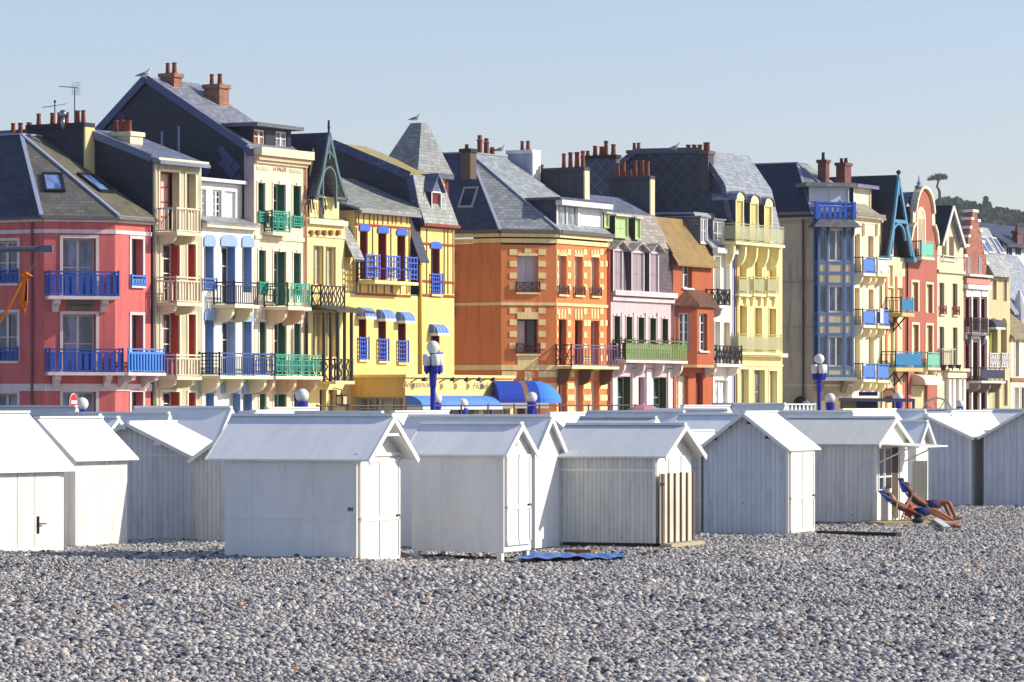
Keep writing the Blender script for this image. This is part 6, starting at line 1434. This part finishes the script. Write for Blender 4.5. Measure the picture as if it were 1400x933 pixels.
figure('sunbather reclining on the low near deck chair in red top and blue shorts, arms folded',86.6,
 dict(hip=(1251,702),sho=(1226,690),head=(1218.5,680.5),elb=(1236,695),wri=(1240,688),knee=(1277,697),ank=(1302,711),knee2=(1273,700),ank2=(1299,713)),SKIN,(110,78,60),
 [('red_top',plain((206,62,30),0.8,name='cloth'),[([(('hip','sho',0.12),0),(('hip','sho',0.45),0)],[0.15,0.15])]),
  ('blue_shorts',plain((28,32,100),0.8,name='cloth'),[([('hip',-0.09),(('hip','knee',0.72),-0.13)],[0.13,0.095]),([('hip',0.09),(('hip','knee2',0.72),0.13)],[0.13,0.095])])])
figure('bare chested sunbather with sunglasses upright on the far deck chair, knees raised',87.5,
 dict(hip=(1264,693),sho=(1246,677),head=(1241,667),elb=(1257,686),wri=(1270,690),knee=(1296,686),ank=(1307,711),knee2=(1290,685),ank2=(1302,710)),SKIN2,(40,28,24),
 [('sunglasses',plain((16,14,18),0.2),[([(('head','sho',-0.12),-0.07),(('head','sho',-0.12),0.07)],[0.02,0.02])]),
  ('swim_trunks',plain((56,54,92),0.8,name='cloth'),[([('hip',-0.09),(('hip','knee',0.65),-0.13)],[0.135,0.1]),([('hip',0.09),(('hip','knee2',0.65),0.13)],[0.135,0.1])])])
WD=plain((214,196,160),0.6,name='beech_frame'); CVB=canvas((28,62,150))
def deckchair(D,top,seat,front,label):
    p=lambda x,y,dy: V((kx(x)*(D),D+dy,ZC+(HY-y)*D/F)); rt=empty('deck_chair',p(seat[0],716,0),label,'deck chair','deck chairs by the open flap hut'); zf=0.06
    for s in (-0.28,0.28):
        m=MB(); m.beam(p(*top,s),p(front[0]+8,713,s),0.022); m.build('side_rail',WD,rt)
        m=MB(); a=p(*top,s).lerp(p(*front,s),0.35); q=V((p(seat[0]-14,700,s).x,D+s,zf)); m.beam(a,q,0.03); m.beam(p(seat[0]-2,seat[1],s),V((p(seat[0]+16,700,s).x,D+s,zf)),0.03); m.build('leg',WD,rt)
    m=MB(); A,B_,C_=p(*top,0),p(*seat,0),p(*front,0); pts=[]
    for t in range(9):
        t/=8; q=(A*(1-t)**2+B_*2*t*(1-t)+C_*t*t); q.z-=0.03*math.sin(math.pi*t)*1.5; pts.append(q)
    for a,b in zip(pts,pts[1:]): m.prism([a+V((0,-0.26,0)),b+V((0,-0.26,0)),b+V((0,0.26,0)),a+V((0,0.26,0))],(0,0,-0.012))
    m.build('sling',CVB,rt)
    m=MB(); A2=A.lerp(B_,0.38); m.prism([A+V((-0.03,-0.28,0.04)),A2+V((-0.05,-0.28,0)),A2+V((-0.05,0.28,0)),A+V((-0.03,0.28,0.04))],V((0.075,0,0.02))); m.build('headrest_cloth',canvas((28,74,190)),rt)
deckchair(86.6,(1204,674),(1236,706),(1266,700),'low deck chair with blue sling and pale frame under the nearer sunbather')
deckchair(87.5,(1231,657),(1248,700),(1280,690),'upright deck chair with bright blue backrest under the farther sunbather')
# platform, towel and sandals
m=MB(); a=Gp(1208,719); b=Gp(1312,718); f_=Face(a.xy,(b-a).xy); L=(b-a).length
pt_=empty('wooden_platform',a,'low pale timber platform under the two deck chairs','platform')
for i in range(7): m=MB(); f_.box(m,0,L,-1.5+i*0.22,-1.5+i*0.22+0.19,0.02,0.075); m.build('plank',plaster((206,180,130),var=0.3),pt_)
m=MB(); p_=[Gp(1275,711,0.09),Gp(1291,722,0.09),Gp(1300,722,0.09),Gp(1282,709,0.09)]; m.prism(p_,(0,0,0.03)); o=m.build('white_towel',canvas((226,228,232)),None); tag(o,'crumpled white towel on the platform in front of the sunbathers feet','towel')
for i,(x,y) in enumerate(((1301,719),(1308,720))):
    m=MB(); c=Gp(x,y,0.08); m.ball(c,0.1,10,(1.2,0.45,0.35)); m.tube([c+V((-0.03,-0.05,0.0)),c+V((0.0,0,0.06)),c+V((-0.03,0.05,0.0))],0.012,6); o=m.build('sandal',plain((150,30,34),0.6),None); tag(o,('red beach sandal nearer the white towel' if i==0 else 'red beach sandal at the outer end of the platform'),'sandal','red sandals by the platform')
m=MB(); c=Gp(1258,716,0.1); c=c+V((0,0.5,0)); m.ball(c+V((0,0,0.05)),0.11,12,(1.3,0.7,0.6)); m.tube([c+V((-0.1,0,0.14)),c+V((0,0,0.24)),c+V((0.1,0,0.14))],0.012,6); o=m.build('beach_bag',canvas((24,30,60)),None,smooth=True); tag(o,'soft dark blue beach bag under the nearer deck chair','bag')
# ================================================================== promenade furniture
BLP=paint((26,44,170),'enamel',0.35); GLB=plain((240,238,230),0.35,name='opal_glass')
zp=ZG+0.32
def tall_lamp(px,D,ytop,label):
    base=V((kx(px)*D,D,zp)); zt=ZC+(HY-ytop)/F*D; r=0.22
    root=empty('street_lamp',base,label,'street lamp','tall blue promenade lamps'); P=lambda x,y,z: V((base.x+x,base.y+y,z))
    m=MB(); m.lathe(V((base.x,base.y,0)),[(0.17,zp),(0.17,zp+0.5),(0.09,zp+0.6),(0.075,zt-1.75),(0.12,zt-1.6),(0.15,zt-1.05),(0.16,zt-0.95),(0.1,zt-0.9),(0.1,zt-0.4)],12)
    for k in range(4):
        a=k*math.pi/2+0.4; m.beam(P(0.08*math.cos(a),0.08*math.sin(a),zp),P(0.08*math.cos(a),0.08*math.sin(a),zt-1.2),0.035)
    m.build('post',BLP,root)
    for k in range(4):
        a=k*math.pi/2+0.4; m=MB(); m.lathe(P(0.24*math.cos(a),0.24*math.sin(a),zt-0.9),[(0.1,0),(0.145,0.04),(0.15,0.36),(0.12,0.42)],14); m.build('side_globe',GLB,root,smooth=True)
        m=MB(); m.lathe(P(0.24*math.cos(a),0.24*math.sin(a),zt-1.2),[(0.03,0),(0.1,0.12),(0.11,0.3)],10); m.build('bracket',BLP,root)
    m=MB(); m.ball(P(0,0,zt-0.235),0.235,20); m.build('globe',GLB,root,smooth=True)
    return root
tall_lamp(592,130,466,'tall cobalt blue lamp post with five white globes before the yellow restaurant')
tall_lamp(1120,166,484,'tall cobalt blue lamp post with five white globes before the blue glazed bay')
def short_lamp(px,yc,dia,label,post=True):
    D=0.46*F/dia; z=ZC+(HY-yc)/F*D; base=V((kx(px)*D,D,0.0 if D<95 else zp)); root=empty('globe_lamp',base,label,'globe lamp','low globe lamps along the promenade')
    m=MB(); m.lathe(V((base.x,base.y,0)),[(0.13,base.z),(0.13,z-0.55),(0.2,z-0.4),(0.2,z-0.2)],12)
    for k in range(4): a=k*math.pi/2+0.3; m.beam(V((base.x+0.15*math.cos(a),base.y+0.15*math.sin(a),base.z)),V((base.x+0.15*math.cos(a),base.y+0.15*math.sin(a),z-0.2)),0.06)
    m.build('post',BLP,root); m=MB(); m.ball(V((base.x,base.y,z)),0.23,18); m.build('globe',GLB,root,smooth=True)
for a in ((112,552.5,18,'globe lamp beside the no entry sign under the pink house'),(375,550.5,13,'small globe lamp under the tall cream house, without visible post'),(413,541,19,'large globe lamp on blue cap beside the narrow pointed house'),
(597,545,15,'globe lamp right against the first tall lamp post'),(551,551.5,12,'small globe lamp at the left corner of the restaurant'),(633,552,14,'globe lamp under the middle of the light blue awning'),(727,543.5,15,'globe lamp in front of the big blue barrel awning'),(750,552,11.5,'small globe lamp at the right end of the barrel awning'),
(929,553,11,'small globe lamp under the burnt orange house'),(1047,552,11,'small globe lamp under the pale yellow house'),(1102,552,11,'small globe lamp left of the second tall lamp post'),(1135,544.5,14,'globe lamp right of the second tall lamp post'),(1228,543,14,'globe lamp under the blue truss house'),(1312,552,11,'small globe lamp under the brick stepped gable')):
    short_lamp(*a)
# railing
rt=empty('promenade_railing',pf.P(pf.u(440),-0.2,zp),'thin grey metal railing along the promenade in front of the restaurant','railing')
RG=plain((96,92,100),0.4,0.6); u0,u1=pf.u(440),pf.u(905); n=int((u1-u0)/2.0); zt=zp+1.12
m=MB(); 
for z in (zt,zp+0.62,zp+0.2): m.tube([pf.P(u0,-0.2,z),pf.P(u1,-0.2,z)],0.03,6)
m.build('rail',RG,rt)
for i in range(n+1):
    m=MB(); u=u0+(u1-u0)*i/n; m.tube([pf.P(u,-0.2,zp),pf.P(u,-0.2,zt+0.06)],0.04,6); m.build('post',RG,rt)
# no entry sign
D=112; b=V((kx(100)*D,D,zp)); rt=empty('no_entry_sign',b,'round red no entry sign turned almost edge on by the pink house','road sign')
m=MB(); m.tube([V((b.x,b.y+0.05,0.5)),V((b.x,b.y+0.05,ZC+0.1))],0.035,8); m.build('pole',plain((150,150,155),0.4,0.5),rt)
sgf=Face((b.x,b.y),(math.sin(math.radians(20)),math.cos(math.radians(20)))); z=ZC+(HY-550)/F*D; R_=0.27
disc=lambda r,w0,w1: (lambda m:(sgf.flat(m,[(r*math.cos(t*math.pi/12),z+r*math.sin(t*math.pi/12)) for t in range(24)],w0,w1),m)[1])(MB())
disc(R_,0,0.02).build('rim',plain((230,230,230)),rt); disc(R_*0.92,0.021,0.027).build('disc',plain((206,20,24)),rt)
m=MB(); sgf.box(m,-R_*0.66,R_*0.66,0.028,0.034,z-0.05,z+0.05); m.build('bar',plain((245,245,240)),rt)
# hoist arm with orange rope at the far left
rt=empty('hoist_arm',V((-12.5,58,0)),'grey metal hoist arm reaching in from the left with an orange rope knotted to it','hoist'); GMt=plain((110,112,130),0.4,0.4); D=58
p=lambda x,y,dd=0: at(x,y,D+dd)
m=MB(); m.tube([p(-45,342),p(64,340.5)],0.045,8); m.beam(p(54,340.8),p(72,340.6),0.11); m.tube([p(-45,342),V((p(-45,342).x,D,0))],0.06,8); m.build('arm',GMt,rt)
m=MB(); m.tube([p(56,342),p(50,358),p(38,374)],0.008,5); m.build('cord',plain((150,120,100)),rt)
OR_=plain((240,130,20),0.7); rope=empty('orange_rope',p(34,410),'bright orange rope coiled and hanging from the grey hoist arm','rope')
m=MB(); r=random.Random(3)
for k in range(7):
    dx=r.uniform(-4,4); m.tube([p(36,378),p(33+dx*0.6,392),p(30+dx,412),p(33+dx*1.1,430-abs(dx)),p(36+dx*0.5,412),p(37,380)],0.013,5)
m.tube([p(35,376),p(24,398),p(10,425),p(-12,455)],0.022,6); m.tube([p(36,377),p(22,401),p(6,428),p(-12,450)],0.016,6); m.build('rope_coil',OR_,rope)
m=MB(); m.tube([p(29,377),p(36,374),p(43,378),p(37,381),p(30,378)],0.03,6); m.build('knot',OR_,rope)
# kiosk frame and bunting at the right
rt=empty('kiosk',at(1150,560,150)*1,'grey flat-topped kiosk frame with dark blue boards right of the second lamp post','kiosk'); Dk=150
k=lambda x,y,dd=0: at(x,y,Dk+dd)
m=MB(); m.beam(k(1147,546.5),k(1250,547.5),0.5,0.14); m.beam(k(1147,546.5,2),k(1250,547.5,2),0.5,0.14); m.build('roof_beam',plain((120,120,140),0.5),rt)
m=MB(); m.prism([k(1152,549),k(1170,549),k(1170,565),k(1152,565)],(0,0.1,0)); m.build('panel',plaster((150,140,70)),rt)
m=MB(); m.prism([k(1171,549,0.2),k(1198,549,0.2),k(1198,565,0.2),k(1171,565,0.2)],(0,0.1,0)); m.build('panel',paint((44,46,84)),rt)
m=MB(); m.prism([k(1174,536,0.3),k(1200,536,0.3),k(1200,541.5,0.3),k(1174,541.5,0.3)],(0,0.06,0)); m.build('signboard',paint((34,36,130)),rt)
for x in (1151,1170.5,1199,1222,1249): m=MB(); m.beam(k(x,547,1),V((k(x,547,1).x,Dk+1,zp)),0.1); m.build('post',plain((90,84,90),0.5),rt)
# low white lattice fence and parasol on the promenade
Fw=Face(at(1066,555,158).xy,RD); rt=empty('white_fence',Fw.P(0,0,zp),'low white lattice fence seen above the hut roofs below the beige corner house','fence')
m=MB(); railing(m,Fw,0,3.6,0,0,zp,ZC-0.1,'cross',0.2,0.06); m.build('lattice',WHITE,rt)
rt=empty('parasol',at(880,560,145),'faded pink parasol showing just above the hut roofs under the mauve house','parasol'); c=at(880,553,145)
m=MB(); m.lathe(c,[(0.95,-0.35),(0.6,-0.16),(0.3,-0.05),(0.03,0)],8); m.build('canopy',canvas((206,140,150)),rt); m=MB(); m.tube([c+V((0,0,0.05)),V((c.x,c.y,zp))],0.025,6); m.build('pole',WHITE,rt)
# white half wheel
rt=empty('spoked_wheel',at(1281,562,140),'cream spoked wheel rising behind the hut roofs under the grey green house','wheel')
m=MB(); c=at(1281,564,140); R_=0.55; cir=[c+V((R_*math.cos(t*math.pi/12),0,R_*math.sin(t*math.pi/12))) for t in range(25)]
for a,b_ in zip(cir,cir[1:]): m.beam(a,b_,0.06)
m.build('rim',CREAMP,rt); m=MB()
for t in range(8): m.beam(c,c+V((R_*math.cos(t*math.pi/4+.2),0,R_*math.sin(t*math.pi/4+.2))),0.035)
m.build('spokes',CREAMP,rt)
# gulls
def gull(px,py,D,label,s=1.0,flip=1):
    c=at(px,py,D); root=empty('gull',c,label,'gull','gulls resting on the rooftops')
    m=MB(); m.tube([c+V((flip*x*s,0,z*s)) for x,z in ((0.22,0.34),(0.17,0.37),(0.13,0.36),(0.09,0.28),(0.0,0.2),(-0.12,0.16),(-0.22,0.13),(-0.32,0.12))],[0.01*s,0.035*s,0.045*s,0.06*s,0.09*s,0.08*s,0.045*s,0.01*s],10); m.build('body',plain((226,226,230),0.6),root,smooth=True)
    m=MB(); 
    for y in (-0.075,0.075): m.tube([c+V((flip*x*s,y*s,z*s)) for x,z in ((0.05,0.22),(-0.08,0.2),(-0.24,0.15),(-0.4,0.12))],[0.02*s,0.055*s,0.035*s,0.006*s],8)
    m.build('wings',plain((120,124,136),0.6),root,smooth=True)
    m=MB()
    for y in (-0.03,0.03): m.tube([c+V((0,y,0.14*s)),c+V((0,y,0.0))],0.008,5)
    m.build('legs',plain((200,150,90),0.6),root)
    m=MB(); m.tube([c+V((flip*0.2*s,0,0.345*s)),c+V((flip*0.29*s,0,0.325*s))],[0.016*s,0.004],6); m.build('beak',plain((220,180,60)),root)
gull(200,108.5,151.5,'gull perched on the high ridge of the chimneyed slate gable',1.15); gull(570,167.5,164,'gull on the tip of the pyramid tower roof',1.0); gull(686,210,178,'gull on the ridge of the orange corner house roof',1.1); gull(925,207,196,'gull standing on the diamond slated ridge by the four chimney pots',1.2)
# aerials
def aerial(px,y0,y1,D,label,kind):
    b=at(px,y1,D); t=at(px,y0,D); rt=empty('tv_aerial',b,label,'aerial','rooftop aerials'); mt=plain((70,72,80),0.4,0.6)
    m=MB(); m.tube([b,t],0.025,6); m.build('mast',mt,rt); m=MB()
    if kind==0:
        m.beam(t+V((-0.65,0,0.08)),t+V((0.15,0,0.02)),0.03)
        for i in range(7): m.beam(t+V((-0.6+i*0.09,-0.15,0.07)),t+V((-0.6+i*0.09,0.15,0.07)),0.012)
        for i in range(5): m.beam(t+V((0.12,-0.3,-0.25+i*0.12)),t+V((0.12,0.3,-0.25+i*0.12)),0.012); m.beam(t+V((-0.1+i*.08,0,-0.3)),t+V((-0.1+i*.08,0,0.28)),0.01)
    else:
        m.beam(t+V((-0.55,0,-0.25)),t+V((0.0,0,-0.18)),0.03); m.beam(t+V((0,0,-0.18)),t+V((0.5,0,-0.1)),0.02); m.ball(t,0.06,8)
    m.build('antenna',mt,rt)
aerial(102,121,168,155,'tall rooftop aerial with comb reflector above the pink house','x' and 0); aerial(75,139,168,155,'short rooftop aerial with whip arms left of the tall one',1)
# ventilator and low stack behind pink house
m=MB(); c=at(86,160,150.5); m.tube([c+V((0,0,-0.5)),c],0.09,10); m.ball(c+V((0,0,0.12)),0.17,14); o=m.build('chimney_cowl',plain((150,156,166),0.25,0.9),None,smooth=True); tag(o,'silver ball-shaped chimney cowl on the dark stack behind the pink house','chimney cowl')
# ------------------------------------------------------------------ hill with woods
def hz(X,Y):
    t=np.clip((X-60)/95,0,1); s=t*t*(3-2*t)
    return (62*s+0.1*np.clip(X-144,0,60)+5*np.sin(X*0.02)+4*np.sin(X*0.05+1))*np.clip((Y-1000)/260,0,1)-1
HG=plaster((52,64,44)); grid_mesh('hill',np.linspace(60,900,60),np.linspace(900,1700,40),hz,HG)
tcol=bpy.data.collections.new('tree_shapes')
def leaf_mat(c,name='foliage'):
    m,nt,b=_new(name); oi=_n(nt,'ShaderNodeObjectInfo'); a=_mix(nt,oi.outputs['Random'],lin(c),tuple(x*0.55 for x in lin(c))); a=_mix(nt,_noise(nt,None,0.8,3),a,tuple(x*1.5 for x in lin(c)))
    nt.links.new(a,b.inputs['Base Color']); b.inputs['Roughness'].default_value=0.9; b.inputs['Specular IOR Level'].default_value=0.1; return m
LF=leaf_mat((58,80,56))
def crown_mesh(seed,n=420,conif=False):
    r=random.Random(seed); m=MB(); blobs=[(V((r.uniform(-1.6,1.6),r.uniform(-1.6,1.6),r.uniform(1.5,5.2))),r.uniform(1.1,2.0)) for _ in range(8)]
    if conif: blobs=[(V((0,0,1+i*0.9)),1.9-0.22*i) for i in range(8)]
    for _ in range(n):
        c,R=r.choice(blobs); d=V((r.gauss(0,1),r.gauss(0,1),r.gauss(0,1))).normalized(); p=c+d*R*r.uniform(0.75,1.05)
        a=V((r.gauss(0,1),r.gauss(0,1),r.gauss(0,1))).normalized(); b_=d.cross(a).normalized(); s=r.uniform(0.25,0.5); a=(d+a*0.8).cross(b_).normalized()
        m.poly([p-a*s-b_*s,p+a*s-b_*s,p+a*s+b_*s,p-a*s+b_*s])
    m.tube([V((0,0,-1)),V((0,0,3))],[0.3,0.15],5); return m
for k in range(6):
    m=crown_mesh(k,conif=(k==5)); me=bpy.data.meshes.new('tree_crown'); me.from_pydata(m.v,[],m.f); me.materials.append(LF); tcol.objects.link(bpy.data.objects.new('tree_crown',me))
P=[];S=[]
for i in range(4200):
    x=rng.uniform(128,330); y=rng.uniform(1010,1420); P.append((x,y,float(hz(np.array(x),np.array(y))))); S.append(rng.uniform(0.6,1.35))
o=scatter('hillside_wood',P,S,tcol,tilt=0.08,seed=4); tag(o,'dark green wood covering the distant hillside','wood',kind='stuff')
# lone umbrella pine
D=1230.0; xb=kx(1285)*D; zb_=float(hz(np.array(xb),np.array(D))); root=empty('umbrella_pine',V((xb,D,zb_)),'lone flat crowned pine leaning on the skyline of the wooded hill','tree')
m=MB(); sc=D/F; pt=lambda x,y: V((kx(x)*D,D,ZC+(HY-y)*sc)); m.tube([V((xb,D,zb_)),pt(1284.5,262),pt(1281,255),pt(1283,248),pt(1281,243)],[0.8,0.5,0.4,0.35,0.2],7); m.tube([pt(1283,248),pt(1276,243)],[0.25,0.12],5); m.tube([pt(1283,248),pt(1289,242)],[0.25,0.12],5); m.build('trunk',plaster((70,60,50)),root)
m=MB(); r=random.Random(9)
bl=[(1272,245.5,4,1.2),(1276,243,6,2.6),(1282,240.5,7,3.2),(1288,241,6,3.2),(1291,243,4,2.6),(1280,244,6,2)]
for _ in range(1500):
    x,y,rx,ry=r.choice(bl); p=pt(x+r.gauss(0,0.45)*rx,y+r.gauss(0,0.45)*ry)+V((0,r.gauss(0,1.0)*1.3,0)); s=r.uniform(0.14,0.34)
    a=V((r.gauss(0,1),r.gauss(0,1),r.gauss(0,.5))).normalized()*s; b_=V((r.gauss(0,1),r.gauss(0,1),r.gauss(0,.5))).normalized()*s; m.poly([p-a,p-b_,p+a,p+b_])
m.build('crown',leaf_mat((46,66,44)),root)
# ------------------------------------------------------------------ camera, light, sky
cam=bpy.data.cameras.new('camera'); co=bpy.data.objects.new('camera',cam); COL.objects.link(co); SC.camera=co
co.location=(0,0,ZC); co.rotation_euler=(math.pi/2,0,0); cam.sensor_width=36; cam.lens=36*F/1400; cam.shift_y=(HY-466.5)/1400; cam.clip_start=0.5; cam.clip_end=8000
EL=math.radians(29); AZ=math.radians(2)      # sun elevation; azimuth measured from +X towards +Y
sun=bpy.data.lights.new('sun','SUN'); so=bpy.data.objects.new('sun',sun); COL.objects.link(so)
sd=V((math.cos(EL)*math.cos(AZ),math.cos(EL)*math.sin(AZ),math.sin(EL))); so.rotation_euler=sd.to_track_quat('Z','Y').to_euler(); so.location=(60,0,60)
sun.energy=4.5; sun.angle=math.radians(0.5); sun.color=(1.0,0.91,0.74)
wd=bpy.data.worlds.new('World'); SC.world=wd; wd.use_nodes=True; nt=wd.node_tree; bg=nt.nodes['Background']
sky=nt.nodes.new('ShaderNodeTexSky'); sky.sky_type='NISHITA'; sky.sun_disc=False; sky.sun_elevation=EL; sky.sun_rotation=math.pi/2-AZ
sky.air_density=1.0; sky.dust_density=0.6; sky.ozone_density=3.0; sky.altitude=0
tint=_mix(nt,1.0,sky.outputs[0],(1.085,0.96,1.02),'MULTIPLY'); nt.links.new(tint,bg.inputs[0]); bg.inputs[1].default_value=0.125
hb=MB(); hb.prism([V((-450,-30,-3)),V((1000,-30,-3)),V((1000,1800,-3)),V((-450,1800,-3))],(0,0,120)); hz_=hb.build('haze',None); hz_['kind']='stuff'
hm=bpy.data.materials.new('haze'); hm.use_nodes=True; hn=hm.node_tree; hn.nodes.remove(hn.nodes['Principled BSDF']); pv=hn.nodes.new('ShaderNodeVolumePrincipled'); pv.inputs['Color'].default_value=(0.86,0.92,1,1); pv.inputs['Density'].default_value=0.00013; pv.inputs['Anisotropy'].default_value=0.2
hn.links.new(pv.outputs[0],hn.nodes['Material Output'].inputs['Volume']); hz_.data.materials.clear(); hz_.data.materials.append(hm)
SC.view_settings.view_transform='Standard'; SC.view_settings.look='None'; SC.view_settings.exposure=0.36; SC.view_settings.gamma=1
SC.cycles.max_bounces=6; SC.cycles.diffuse_bounces=3; SC.cycles.glossy_bounces=3; SC.cycles.use_adaptive_sampling=True
SC.cycles.use_denoising=True
